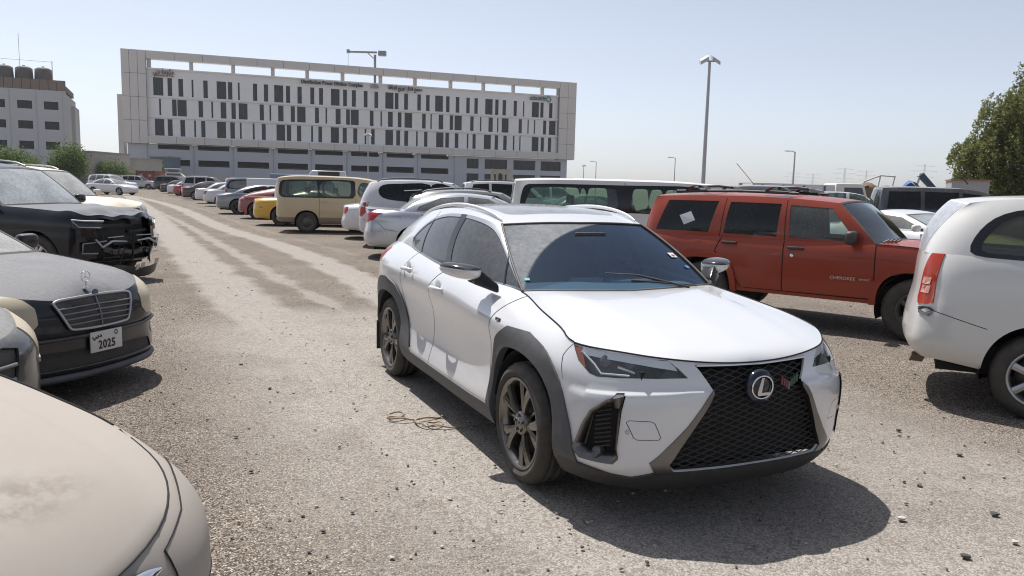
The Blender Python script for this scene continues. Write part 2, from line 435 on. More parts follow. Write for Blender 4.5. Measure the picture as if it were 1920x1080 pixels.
class Panel:
    """gathers triangles of one part from one or more patches, both sides of the car"""
    def __init__(s): s.V = []; s.N = []; s.T = []; s.k = 0
    def add(s, patch, V, T, side=1, off=0.0, skirt=0.0):
        if len(T) == 0: return s
        used, invi = np.unique(T, return_inverse=True); T = invi.reshape(-1, 3); ab = V[used]
        p = patch.P(ab[:, 0], ab[:, 1]); n = patch.N(ab[:, 0], ab[:, 1])
        c = np.abs(p[:, 1]) < 2e-4; n[c, 1] = 0; n /= np.maximum(np.linalg.norm(n, axis=1, keepdims=True), 1e-9)
        p = p+n*off; p[c, 1] = 0
        e1, e2 = p[T[:, 1]]-p[T[:, 0]], p[T[:, 2]]-p[T[:, 0]]; fn = np.cross(e1, e2)
        wrong = (fn*n[T].mean(1)).sum(1) < 0; T = T.copy(); T[wrong] = T[wrong][:, ::-1]
        PV, PN, PT = [p], [n], [T]; m = len(p)
        if skirt:
            E = np.concatenate([T[:, [0, 1]], T[:, [1, 2]], T[:, [2, 0]]]); key = np.sort(E, axis=1)
            u, idx, cnt = np.unique(key, axis=0, return_index=True, return_counts=True); bd = E[idx[cnt == 1]]
            bd = bd[~(c[bd[:, 0]] & c[bd[:, 1]])]
            if len(bd):
                a, b = p[bd[:, 0]], p[bd[:, 1]]; na, nb = n[bd[:, 0]], n[bd[:, 1]]
                a2, b2 = a-na*skirt, b-nb*skirt; en = np.cross(b-a, na); en = en/np.maximum(np.linalg.norm(en, axis=1, keepdims=True), 1e-9); q = len(bd)
                PV.append(np.concatenate([a, b, b2, a2])); PN.append(np.concatenate([en]*4)); r = np.arange(q)+m
                PT.append(np.concatenate([np.stack([r, r+3*q, r+2*q], 1), np.stack([r, r+2*q, r+q], 1)])); m += 4*q
        p, n, T = np.concatenate(PV), np.concatenate(PN), np.concatenate(PT)
        if side < 0: p = p*[1, -1, 1]; n = n*[1, -1, 1]; T = T[:, ::-1]
        s.V.append(p); s.N.append(n); s.T.append(T+s.k); s.k += len(p); return s
    def build(s, name, mat, parent, disp=None):
        if not s.V: return None
        V, N_, T = np.concatenate(s.V), np.concatenate(s.N), np.concatenate(s.T)
        if disp is not None: V = V+disp(V, N_)
        me = bpy.data.meshes.new(name); me.vertices.add(len(V)); me.vertices.foreach_set('co', V.ravel())
        me.loops.add(3*len(T)); me.loops.foreach_set('vertex_index', T.ravel().astype(np.int32))
        me.polygons.add(len(T)); me.polygons.foreach_set('loop_start', np.arange(0, 3*len(T), 3, dtype=np.int32))
        try: me.polygons.foreach_set('loop_total', np.full(len(T), 3, np.int32))
        except Exception: pass
        me.update(calc_edges=True); me.validate(); me.polygons.foreach_set('use_smooth', np.ones(len(me.polygons), bool))
        if disp is None:
            try: me.normals_split_custom_set_from_vertices(N_.tolist())
            except Exception as ex: print('normals', ex)
        return link(name, me, mat, parent)
def circle_poly(cx, cz, r, n=36, bottom=None, squash=1.0, power=2.0):
    P = []
    for k in range(n):
        a = 2*math.pi*k/n; ca, sa = math.cos(a), math.sin(a)
        x = cx+r*math.copysign(abs(ca)**(2/power), ca); z = cz+r*squash*math.copysign(abs(sa)**(2/power), sa)
        if bottom is not None and sa < 0: z = bottom if abs(ca) < .98 else cz+(bottom-cz)*.5
        P.append((x, z))
    return P
def arch_poly(cx, cz, r, bottom, power=2.0, n=26):
    P = [(cx+r, bottom)]
    for k in range(n+1):
        a = math.pi*k/n; ca, sa = math.cos(a), math.sin(a)
        P.append((cx+r*math.copysign(abs(ca)**(2/power), ca), cz+r*abs(sa)**(2/power)))
    P.append((cx-r, bottom)); return P
def _inv3(s, pts):
    """3D points -> nearest (a, b)"""
    pts = np.asarray(pts, float); d = ((pts[:, None, :]-s.sp[None])**2).sum(2); j = d.argmin(1); a, b = s.sa[j].copy(), s.sb[j].copy(); e = 1e-4
    for it in range(6):
        p = s.P(a, b); r = pts-p; ae, be = np.where(a+e > 1, a-e, a+e), np.where(b+e > 1, b-e, b+e)
        ja = (s.P(ae, b)-p)/(ae-a)[:, None]; jb = (s.P(a, be)-p)/(be-b)[:, None]
        aa, bb, ab = (ja*ja).sum(1)+1e-9, (jb*jb).sum(1)+1e-9, (ja*jb).sum(1); ra, rb = (ja*r).sum(1), (jb*r).sum(1); det = np.maximum(aa*bb-ab*ab, 1e-9)
        a = np.clip(a+np.clip((ra*bb-rb*ab)/det, -.03, .03), 0, 1); b = np.clip(b+np.clip((rb*aa-ra*ab)/det, -.06, .06), 0, 1)
    return np.stack([a, b], 1)
Patch.inv3 = _inv3
# ------------------------------------------------------------------ wheels
WCACHE = {}
def wheel_meshes(r, rr, w, style, spokes=5):
    key = (r, rr, w, style, spokes)
    if key in WCACHE: return WCACHE[key]
    h = w/2; n = 72 if style == 'hero' else 40
    t = MB()
    prof = [(rr-.004, -h+.015), (rr+.012, -h+.004), (r-.055, -h-.006), (r-.025, -h+.008), (r-.006, -h+.03), (r, -h+.045)]
    for g in (-.45, 0, .45):
        prof += [(r, g*h-.008), (r-.009, g*h-.005), (r-.009, g*h+.005), (r, g*h+.008)]
    prof += [(r, h-.045), (r-.006, h-.03), (r-.025, h-.008), (r-.055, h+.006), (rr+.03, h+.004), (rr+.012, h-.004), (rr-.004, h-.015)]
    t.lathe(prof, n)
    if style == 'hero':       # shoulder blocks: sipes cut into both shoulders
        m = n; v = t.v
        for i in (4, 5, len(prof)-6, len(prof)-7):
            for k in range(0, m, 2):
                x, y, z = v[i*m+k]; q = .975 if i in (5, len(prof)-7) else .985; v[i*m+k] = (x*q, y, z*q)
    tm = t.mesh('tyre')
    b = MB()
    b.lathe([(rr+.004, h-.012), (rr+.006, h-.004), (rr-.004, h-.002), (rr-.016, h-.012), (rr-.03, h-.05), (rr-.045, -h+.03), (rr, -h+.01)], n)
    if style == 'steel':
        b.lathe([(rr-.02, h-.03), (rr-.05, h-.06), (rr*.62, h-.05), (rr*.55, h-.02), (rr*.3, h-.025), (rr*.22, h+.0), (.001, h+.002)], n)
    else:
        hub = .2*rr+.012
        b.lathe([(hub+.012, h-.06), (hub+.006, h-.028), (hub, h-.018), (.034, h-.022), (.03, h-.012), (.001, h-.008)], 20)
        def blade(a0, a1, w0, w1, yo0, yo1, th=.03):
            # one spoke from hub to lip, ridged in the middle
            R0, R1 = hub-.004, rr-.012; pts = []
            for j in range(6):
                q = j/5; R = R0+(R1-R0)*q; a = a0+(a1-a0)*q; ww = w0+(w1-w0)*q**1.3; yo = yo0+(yo1-yo0)*q+.006*math.sin(math.pi*q)
                c, s_ = math.cos(a), math.sin(a); tx, tz = -s_, c
                for (u, dy) in ((-1, -th), (-.95, -.006), (0, 0.0), (.95, -.006), (1, -th)):
                    pts.append((c*R+tx*u*ww/2, yo+dy, s_*R+tz*u*ww/2))
            b.add(pts, [(j*5+i, j*5+i+1, (j+1)*5+i+1, (j+1)*5+i) for j in range(5) for i in range(4)], False)
        for k in range(spokes):
            a = 2*math.pi*k/spokes+.35
            if style in ('hero', 'twin'):
                blade(a-.05, a-.22, .028, .062, h-.026, h-.012); blade(a+.05, a+.22, .028, .062, h-.026, h-.012)
                if style == 'hero': blade(a+.62, a+.63, .02, .02, h-.05, h-.05, .02)
            else:
                blade(a, a, rr*.22, rr*.26, h-.028, h-.014)
        for k in range(5):
            a = 2*math.pi*k/5; b.tube([(math.cos(a)*hub*.72, h-.03, math.sin(a)*hub*.72), (math.cos(a)*hub*.72, h-.006, math.sin(a)*hub*.72)], .009, 6)
    rm = b.mesh('rim', fix=True)
    d = MB(); d.lathe([(rr*.72, -h*.1), (rr*.72, -h*.1+.02), (.05, -h*.1+.024)], 28); d.lathe([(rr*.98, -h+.03), (.02, -h+.03)], 20)
    dm = d.mesh('brake_disc')
    WCACHE[key] = (tm, rm, dm); return WCACHE[key]
def add_wheels(car, xs, r, rr, w, yout, style, rim, spokes=5, simple=False, only=None, spin=0.0, z=None):
    tm, rm, dm = wheel_meshes(r, rr, w, style, spokes); k = 0
    for x in xs:
        for sd in (1, -1):
            if only is not None and sd not in only: continue
            k += 1
            wo = link('wheel', dm, None, car, (x, sd*(yout-w/2), (r-.004) if z is None else z), (0, 0, 0 if sd > 0 else math.pi))
            wo.rotation_euler = (0, spin+k*.5, 0 if sd > 0 else math.pi)
            if not dm.materials: dm.materials.append(plain('brake_steel', (.12, .11, .10), .5, .8))
            link('tyre', tm, tyre_mat(), wo)
            ro = link('rim', rm, None, wo); 
            if not rm.materials: rm.materials.append(rim)
            else: ro.material_slots[0].link = 'OBJECT'; ro.material_slots[0].material = rim
def well(car, x, z, r, yout, depth=.34):
    """dark liner inside each wheel arch"""
    for sd in (1, -1):
        b = MB(); b.lathe([(r, sd*(yout)), (r, sd*(yout-depth)), (.05, sd*(yout-depth))], 24, 'y', (x, 0, z), True, (-.35, math.pi+.35))
        b.build('wheel_liner', plain('liner_black', (.012, .012, .012), .9), car)
def seat(car, x, y, z, mat, w=.48, h=.62, head=True, lean=.28):
    b = MB()
    b.grid(lambda u, v: (x+.26-.52*u, y+(v-.5)*w, z+.10+.03*math.sin(math.pi*v)*0-.05*(2*v-1)**2+.03*(1-u)), 6, 7)
    b.grid(lambda u, v: (x-.24-lean*u*h+.03*(2*v-1)**2*1, y+(v-.5)*w*(1-.18*u*u), z+.08+u*h), 6, 7)
    b.grid(lambda u, v: (x-.36-lean*u*h, y+(v-.5)*w*(1-.18*u*u), z+.0+u*h), 4, 5)
    if head: b.box((x-.26-lean*(h+.1), y, z+h+.16), (.10, .26, .17))
    return b.build('seat', mat, car)
def steering(car, x, y, z, mat):
    b = MB(); pts = [(x+math.sin(a)*.0+.08*math.cos(a), y+.185*math.sin(a), z+.165*math.cos(a)) for a in np.linspace(0, 2*math.pi, 25)]
    b.tube(pts, .014, 6, cap=False); b.tube([(x+.3, y, z-.12), (x, y, z)], .03, 8); b.box((x, y, z), (.03, .30, .04)); b.box((x, y, z-.06), (.03, .04, .12))
    return b.build('steering_wheel', mat, car)
# ------------------------------------------------------------------ ground
AR = {'ا': (0xFE8D, 2), 'ب': (0xFE8F, 4), 'ة': (0xFE93, 2), 'ت': (0xFE95, 4), 'ج': (0xFE9D, 4), 'ح': (0xFEA1, 4), 'د': (0xFEA9, 2), 'ر': (0xFEAD, 2), 'ز': (0xFEAF, 2), 'ط': (0xFEC1, 4), 'ع': (0xFEC9, 4), 'ق': (0xFED5, 4), 'ك': (0xFED9, 4), 'ل': (0xFEDD, 4), 'م': (0xFEE1, 4), 'ه': (0xFEE9, 4), 'و': (0xFEED, 2), 'ي': (0xFEF1, 4), 'ئ': (0xFE89, 4), 'ء': (0xFE80, 1)}
def arabic(s):
    out = []
    for i, ch in enumerate(s):
        if ch not in AR: out.append(ch); continue
        b, n = AR[ch]; pj = i > 0 and s[i-1] in AR and AR[s[i-1]][1] == 4; nj = n == 4 and i+1 < len(s) and s[i+1] in AR and AR[s[i+1]][1] > 1
        if n == 1: pj = nj = False
        out.append(chr(b+(3 if pj and nj else 2 if nj else 1 if pj else 0)))
    return ''.join(reversed(out))
def seg_dist(X, Y, line):
    d = np.full(X.shape, 1e9)
    for (x0, y0), (x1, y1) in zip(line[:-1], line[1:]):
        L = (x1-x0)**2+(y1-y0)**2; t = np.clip(((X-x0)*(x1-x0)+(Y-y0)*(y1-y0))/L, 0, 1)
        d = np.minimum(d, np.hypot(X-x0-t*(x1-x0), Y-y0-t*(y1-y0)))
    return d
def value_noise(X, Y, s, seed=0):
    """cheap smooth noise in plan"""
    r = np.random.default_rng(seed); T = r.random((256, 256)); x, y = X/s, Y/s; i, j = np.floor(x).astype(int), np.floor(y).astype(int); fx, fy = x-i, y-j
    fx, fy = fx*fx*(3-2*fx), fy*fy*(3-2*fy); g = lambda a, b: T[a % 256, b % 256]
    return (g(i, j)*(1-fx)+g(i+1, j)*fx)*(1-fy)+(g(i, j+1)*(1-fx)+g(i+1, j+1)*fx)*fy
TR_A = [(-80, 150), (-39.6, 79.9), (-19.35, 45.3), (-9.6, 26.4), (-5.2, 18.7), (-2.2, 12.4), (-.6, 8.2), (.6, 4.6), (1.9, 1.5), (4, -4)]
TR_B = [(-80.5, 150), (-39.9, 80.5), (-20.6, 44.2), (-10.4, 23.9), (-5.9, 15.0), (-3.8, 10.9), (-2.6, 8.75), (-1.55, 6.86), (-.7, 5.2), (.1, 3.9), (1.1, 2.6), (3, -3)]
TR_C = [(-6.6, 18.4), (-4.66, 14.64), (-2.7, 11.0), (-1.6, 9.1), (-.4, 6.8)]
TR_D = [(-8.6, 14.2), (-4.2, 11.2), (0, 11.9)]; TR_E = [(-8, 11.4), (-4, 9.6), (-1, 9.9)]
def ground():
    N = 560; k = math.asinh(500.0); A = 3.0
    t = np.linspace(-1, 1, N); u = A*np.sinh(k*t)
    Xg, Yg = np.meshgrid(u*1.3-.3, u*1.3+5.5, indexing='ij')
    n1 = value_noise(Xg, Yg, 2.3, 1); n2 = value_noise(Xg, Yg, .55, 2); n3 = value_noise(Xg, Yg, 9.0, 3)
    far = np.clip((np.hypot(Xg, Yg)-10)/60, 0, 1)
    wob = (n1-.5)*.18+(n2-.5)*.14
    def band(line, w, soft): return 1-np.clip((seg_dist(Xg, Yg, line)+wob*(.6+.5*far)-w*(1+.4*far))/(soft*(1+.5*far)), 0, 1)
    a, b, c = band(TR_A, .26, .16), band(TR_B, .38, .22), band(TR_C, .08, .10)*.8
    mid = band([((p[0]+q[0])/2+.6, (p[1]+q[1])/2) for p, q in zip(TR_B[6:11], TR_B[6:11])], 1.0, .9)*.92
    d = np.maximum(band(TR_D, .04, .1), band(TR_E, .03, .1))*.6
    lot = band([(1.8, 6.2), (2.5, 4.4), (2.6, 3.0), (3.2, 1)], .5, .9)*.75
    tr = np.maximum.reduce([c*0, mid, lot])*(.72+.5*(n2-.3))
    tr = np.clip(np.maximum(tr, np.clip((n3-.72)*2.0, 0, .35)), 0, 1)
    z = (n2-.5)*.010+(n1-.5)*.02
    for line, w in ((TR_A, .16), (TR_B, .16), (TR_C, .1)):
        sd = seg_dist(Xg, Yg, line); z = z-.022*np.exp(-(sd/w)**2)+.012*np.exp(-((sd-.34)/.14)**2)
    z = z*np.clip(1-(np.hypot(Xg, Yg)-60)/60, 0, 1)
    # level under parked wheels: keep relief low everywhere cars stand
    z = np.minimum(z*.6, .006)-.004
    V = np.stack([Xg.ravel(), Yg.ravel(), z.ravel()], 1)
    I = np.arange(N*N).reshape(N, N); Q = np.stack([I[:-1, :-1].ravel(), I[1:, :-1].ravel(), I[1:, 1:].ravel(), I[:-1, 1:].ravel()], 1)
    me = bpy.data.meshes.new('ground'); me.vertices.add(len(V)); me.vertices.foreach_set('co', V.ravel()); me.loops.add(Q.size); me.loops.foreach_set('vertex_index', Q.ravel().astype(np.int32))
    me.polygons.add(len(Q)); me.polygons.foreach_set('loop_start', np.arange(0, Q.size, 4, dtype=np.int32)); me.update(calc_edges=True); me.polygons.foreach_set('use_smooth', np.ones(len(Q), bool))
    at = me.attributes.new('packed_dust', 'FLOAT', 'POINT'); at.data.foreach_set('value', tr.ravel().astype(np.float32))
    t_ = NT('gravel_ground'); o = t_.obj()
    at_ = t_.n('Attribute', attribute_name='packed_dust'); tk = at_.outputs['Fac']
    # wheel tracks: two pale ruts that follow the lane (lateral position as a curve of distance)
    sp_ = t_.n('SeparateXYZ'); t_.l(o, sp_.inputs[0]); PX, PY = sp_.outputs[0], sp_.outputs[1]
    yn = t_.math('DIVIDE', t_.math('ADD', PY, 10.0), 160.0, clamp=True); wb_ = t_.math('MULTIPLY', t_.math('SUBTRACT', t_.noise(o, 1.1, 5, .6), .5), .55)
    def rut(line, w, soft, gain):
        fc = t_.n('FloatCurve'); cm = fc.mapping; cu = cm.curves[0]; pts = sorted(((y+10)/160, (x+90)/100) for x, y in line if -10 <= y <= 150)
        pts = [(0.0, pts[0][1])]+pts if pts[0][0] > .002 else pts
        for i, (px_, py_) in enumerate(pts):
            if i < 2 and i < len(cu.points): cu.points[i].location = (px_, py_)
            else: cu.points.new(px_, py_)
        cm.update(); t_.l(yn, fc.inputs[1])
        dx = t_.math('ABSOLUTE', t_.math('MULTIPLY', t_.math('SUBTRACT', PX, t_.math('SUBTRACT', t_.math('MULTIPLY', fc.outputs[0], 100.0), 90.0)), .88))
        return t_.math('MULTIPLY', t_.ramp(t_.math('ADD', dx, wb_), w+soft, w), gain)
    for args in ((TR_A, .20, .24, 1.0), (TR_B, .28, .26, .95), (TR_C+[(-14, 32.5), (-25, 52)], .06, .16, .7), ([(x-1.9, y) for x, y in TR_B[:7]], .02, .16, .22), ([(x+1.2, y) for x, y in TR_A[:6]], .02, .16, .22)):
        tk = t_.math('MAXIMUM', tk, rut(*args))
    brk = t_.noise(o, 2.6, 6, .65); tk = t_.math('MULTIPLY', tk, t_.ramp(brk, .2, .62, .7, 1.25), clamp=True)
    v1 = t_.voro(o, 115); v2 = t_.voro(o, 46); nf = t_.noise(o, 240, 3, .7); nm = t_.noise(o, 9, 5, .6); nl = t_.noise(o, .55, 4, .55)
    sp = t_.n('SeparateColor'); t_.l(v1.outputs['Color'], sp.inputs[0]); sp2 = t_.n('SeparateColor'); t_.l(v2.outputs['Color'], sp2.inputs[0])
    g1 = t_.mix(sp.outputs[0], c4((.080, .065, .052)), c4((.42, .352, .288)))
    g1 = t_.mix(t_.ramp(sp2.outputs[1], .92, .95), g1, c4((.07, .066, .062)))
    g1 = t_.mix(t_.ramp(sp.outputs[1], .93, .95), g1, c4((.60, .55, .48)))
    g1 = t_.mix(t_.math('MULTIPLY', t_.ramp(nl, .35, .68), .45), g1, c4((.155, .13, .108)))
    dcol = t_.mix(t_.ramp(t_.math('ADD', t_.math('MULTIPLY', nf, .5), t_.math('MULTIPLY', sp.outputs[2], .5)), .2, .8), c4((.205, .184, .162)), c4((.45, .413, .372)))
    g1 = t_.mix(t_.ramp(v1.outputs['Distance'], .5, .75), g1, c4((.05, .042, .035)))
    dcol = t_.mix(t_.math('MULTIPLY', t_.ramp(sp2.outputs[0], .88, .92), .8), dcol, c4((.22, .20, .18)))
    pat = t_.math('ADD', t_.math('MULTIPLY', tk, .88), t_.math('MULTIPLY', t_.ramp(nm, .55, .78), .16), clamp=True)
    col = t_.mix(pat, g1, dcol)
    h = t_.math('ADD', t_.math('MULTIPLY', v1.outputs['Distance'], -.55), t_.math('ADD', t_.math('MULTIPLY', v2.outputs['Distance'], -.6), t_.math('ADD', t_.math('MULTIPLY', nf, .5), t_.math('MULTIPLY', nm, .9))))
    bp = t_.n('Bump'); bp.inputs['Distance'].default_value = .007; t_.l(h, bp.inputs['Height']); t_.l(t_.ramp(pat, 0, 1, .95, .75), bp.inputs['Strength'])
    b_ = t_.bsdf(**{'Base Color': col, 'Roughness': .95, 'Specular IOR Level': .2, 'Normal': bp.outputs[0]})
    tag(link('ground', me, t_.end(b_)), kind='structure')
ground()
# ------------------------------------------------------------------ buildings
def wall_holes(parent, name, mat, u0, u1, z0, z1, y, depth, holes, axis='x'):
    us = sorted(set([u0, u1]+[h[0] for h in holes]+[h[1] for h in holes])); zs = sorted(set([z0, z1]+[h[2] for h in holes]+[h[3] for h in holes])); b = MB()
    us = [u for u in us if u0 <= u <= u1]; zs = [z for z in zs if z0 <= z <= z1]
    for i in range(len(us)-1):
        cu = (us[i]+us[i+1])/2
        for j in range(len(zs)-1):
            cz = (zs[j]+zs[j+1])/2
            if any(h[0] < cu < h[1] and h[2] < cz < h[3] for h in holes): continue
            b.add([(us[i], y, zs[j]), (us[i+1], y, zs[j]), (us[i+1], y, zs[j+1]), (us[i], y, zs[j+1])], [(0, 1, 2, 3)])
    for (a, c, d, e) in holes:
        for q in (((a, d), (c, d)), ((c, d), (c, e)), ((c, e), (a, e)), ((a, e), (a, d))):
            (p0, p1) = q; b.add([(p0[0], y, p0[1]), (p1[0], y, p1[1]), (p1[0], y+depth, p1[1]), (p0[0], y+depth, p0[1])], [(0, 1, 2, 3)])
    return b.build(name, mat, parent, fix=False)
def pane(parent, u0, u1, z0, z1, y, mat, name='window', mull=None):
    b = MB(); b.box(((u0+u1)/2, y, (z0+z1)/2), (u1-u0, .04, z1-z0)); o = b.build(name, mat, parent)
    if mull:
        m = MB()
        for q in mull: m.box((u0+(u1-u0)*q, y-.05, (z0+z1)/2), (.06, .06, z1-z0))
        m.build('mullion', plain('mullion_dark', (.05, .052, .055), .5), o)
    return o
def main_building():
    clad = plain('cream_cladding', (.64, .61, .575), .6, 0, .04, .6); wht = plain('white_render', (.80, .80, .80), .7, 0, .04, .5); gry = plain('pale_grey_render', (.52, .54, .58), .7, 0, .05, .4)
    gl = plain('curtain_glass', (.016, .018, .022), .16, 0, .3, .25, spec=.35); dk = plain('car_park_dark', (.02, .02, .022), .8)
    B = thing('office_building', 'long white five-storey office block with open roof frame and rows of narrow dark windows', 'building', (-78.367, 160.0, 0), math.atan2(34.5, 92.754))
    L = 98.96
    # outer frame of panels
    def panels(u0, u1, z0, z1, nu, nz, y0=0.0, dy=2.2):
        for i in range(nu):
            for j in range(nz):
                a, b_ = u0+(u1-u0)*i/nu, u0+(u1-u0)*(i+1)/nu; c, d = z0+(z1-z0)*j/nz, z0+(z1-z0)*(j+1)/nz; m = MB()
                m.box(((a+b_)/2, y0+dy/2, (c+d)/2), (b_-a-.07, dy, d-c-.07)); m.build('cladding_panel', clad, B)
    panels(0, 4.5, 8.4, 26.76, 3, 4); panels(94.6, L, 8.4, 26.76, 2, 5); panels(4.5, 94.6, 25.15, 26.76, 17, 1); panels(4.5, 94.6, 8.5, 9.95, 17, 1)
    bk = MB(); bk.box((2.3, 1.2, 17.5), (4.4, 1.9, 18.2)); bk.box((96.7, 1.2, 17.5), (4.3, 1.9, 18.2)); bk.box((49.5, 1.2, 25.95), (90.3, 1.9, 1.45)); bk.box((49.5, 1.2, 9.2), (90.3, 1.9, 1.3)); bk.build('frame_core', plain('joint_grey', (.25, .24, .23), .8), B)
    for u in (5.0, 12.9, 21.0, 28.9, 36.0, 43.5, 51.8, 59.6, 67.9, 75.8, 83.2, 90.6):
        m = MB(); m.box((u, 1.6, 24.0), (.75, .8, 2.4)); m.build('roof_column', clad, B)
    # upper wall with three rows of windows
    rows = []
    for (z0, z1, st, pat) in ((18.15, 21.7, 5.8, [(0, 1.85), (2.4, 3.25), (4.5, 5.4), (7.25, 8.1), (9.35, 10.2)]),
                              (14.2, 17.5, -1.5, [(0, 1.75), (4.0, 4.85), (6.2, 6.55), (8.1, 9.2), (10.45, 11.3)]),
                              (10.15, 13.5, 5.9, [(0, 1.75), (2.4, 3.3), (4.5, 5.4), (7.2, 7.6), (8.8, 9.6)])):
        per = 0
        for n in range(9):
            for i, (a, b_) in enumerate(pat):
                j = .18*math.sin(n*2.3+i*1.7+z0); thin = (n+i) % 7 == 3 and i > 1
                u0, u1 = st+n*11.72+a+j, st+n*11.72+(a+.35 if thin else b_)+j
                if u0 > 4.7 and u1 < 94.2: rows.append((u0, u1, z0, z1))
    wall_holes(B, 'wall', wht, 4.5, 94.6, 9.95, 23.45, 1.0, .35, rows)
    for h in rows: pane(B, h[0], h[1], h[2], h[3], 1.34, gl, mull=(.5,) if h[1]-h[0] > 1.5 else None)
    for z in (17.85, 13.85, 23.35):
        m = MB(); m.box((49.55, .85, z), (90.0, .5, .28)); m.build('floor_ledge', wht, B)
    for i in range(1, 46):
        m = MB(); m.box((4.5+i*1.98, .985, 16.8), (.03, .03, 13.3)) if False else None
    # car park floors
    h2 = []
    for i, (a, b_) in enumerate(((6.2, 12.2), (13.8, 19.9), (21.5, 27.9), (29.7, 36.0), (37.5, 43.5), (45.3, 51.5), (53.2, 59.5), (61.1, 67.6))):
        h2 += [(a, b_, 7.45, 8.4-.05), (a, b_, 4.1, 5.4)]
    h3 = []
    for a, b_ in ((72.0, 74.9), (76.4, 82.0), (83.6, 89.2), (90.6, 95.9)): h3 += [(a, b_, 5.6, 7.85), (a, b_, 1.4, 4.45)]
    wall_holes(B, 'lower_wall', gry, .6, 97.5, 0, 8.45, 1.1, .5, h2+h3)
    for h in h2:
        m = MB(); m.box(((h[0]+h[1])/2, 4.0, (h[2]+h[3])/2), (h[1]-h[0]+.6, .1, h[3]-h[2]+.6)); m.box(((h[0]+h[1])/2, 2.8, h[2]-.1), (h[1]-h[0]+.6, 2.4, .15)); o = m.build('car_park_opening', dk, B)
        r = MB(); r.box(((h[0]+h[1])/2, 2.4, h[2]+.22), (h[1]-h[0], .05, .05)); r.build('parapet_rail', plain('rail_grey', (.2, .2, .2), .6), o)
    for h in h3: pane(B, h[0], h[1], h[2], h[3], 1.5, gl, mull=(.33, .66))
    for u in (4.2, 13.0, 20.7, 28.8, 36.75, 44.4, 52.35, 60.3, 69.0):
        m = MB(); m.box((u, 1.04, 4.2), (.16, .16, 8.3)); m.build('wall_joint', plain('joint_shade', (.40, .42, .46), .8), B)
    m = MB(); m.box((49.2, 14.6, 4.2), (96.5, 20, 8.3)); m.box((49.5, 12.2, 16.6), (90, 20, 12.8)); m.box((84, 3.6, 4.2), (27, 3.5, 8.2)); m.build('building_core', gry, B)
    m = MB(); m.box((-.5, 4.0, 9.0), (1.0, 5.5, 18)); m.build('side_wing', clad, B)
    # lettering
    ink = plain('sign_black', (.02, .02, .025), .5); M = lambda u, z: Matrix(((1, 0, 0, u), (0, 0, -1, .62), (0, 1, 0, z), (0, 0, 0, 1)))
    def sign(body, u0, u1, z, size, mat, name, bold=.01):
        o = text_mesh(body, size, mat, name, B, .08, M((u0+u1)/2, z), bold); w = o.dimensions.x
        if w > .01:
            for v in o.data.vertices: v.co.x *= (u1-u0)/w
        return o
    sign('Distribution Power Division Complex', 34.6, 47.8, 22.75, 1.0, ink, 'sign_lettering', .03)
    sign(arabic('مجمع قطاع توزيع الطاقة'), 53.4, 61.1, 22.75, 1.15, ink, 'sign_lettering_arabic', .03)
    brn = plain('sign_brown', (.20, .10, .08), .5)
    sign(arabic('حكومة دبي'), 5.7, 9.7, 22.85, 1.5, brn, 'emblem_calligraphy', .04); sign('GOVERNMENT OF DUBAI', 5.9, 9.6, 22.05, .38, brn, 'emblem_lettering', .01)
    grn = plain('sign_green', (.02, .14, .11), .5)
    sign(arabic('هيئة كهرباء ومياه دبي'), 87.2, 91.2, 22.75, .62, ink, 'authority_lettering_arabic', .012); sign('Dubai Electricity & Water Authority', 87.2, 91.2, 22.25, .36, grn, 'authority_lettering', .008)
    r = MB(); r.tube([(92.0+.55*math.cos(a), .6, 22.5+.62*math.sin(a)) for a in np.linspace(0, 2*math.pi, 25)], .13, 6, False); r.build('authority_ring', plain('ring_green', (.10, .28, .24), .4), B)
    return B
main_building()
def roof_crane():
    st = plain('crane_grey', (.28, .29, .30), .5, .3)
    c = thing('roof_crane', 'grey jib crane standing on the roof of the office block', 'crane', (-31.4, 178.6, 23.0))
    m = MB(); m.box((0, 0, -.3), (1.6, 1.6, .5)); m.tube([(0, 0, -.3), (0, 0, 6.6)], .28, 8); m.build('mast', st, c)
    m = MB(); m.box((-2.9, 0, 7.1), (6.6, .35, .38)); m.tube([(-1.6, 0, 6.9), (0, 0, 5.6)], .1, 5); m.build('jib', st, c)
    m = MB(); m.box((1.6, 0, 6.9), (1.7, 1.2, 1.1)); m.build('counterweight', st, c, bevel=.1)
    m = MB(); m.box((-5.9, 0, 7.2), (.6, .5, .8)); m.tube([(-5.9, 0, 6.8), (-5.9, 0, 2.5)], .04, 4); m.build('hook', st, c)
roof_crane()
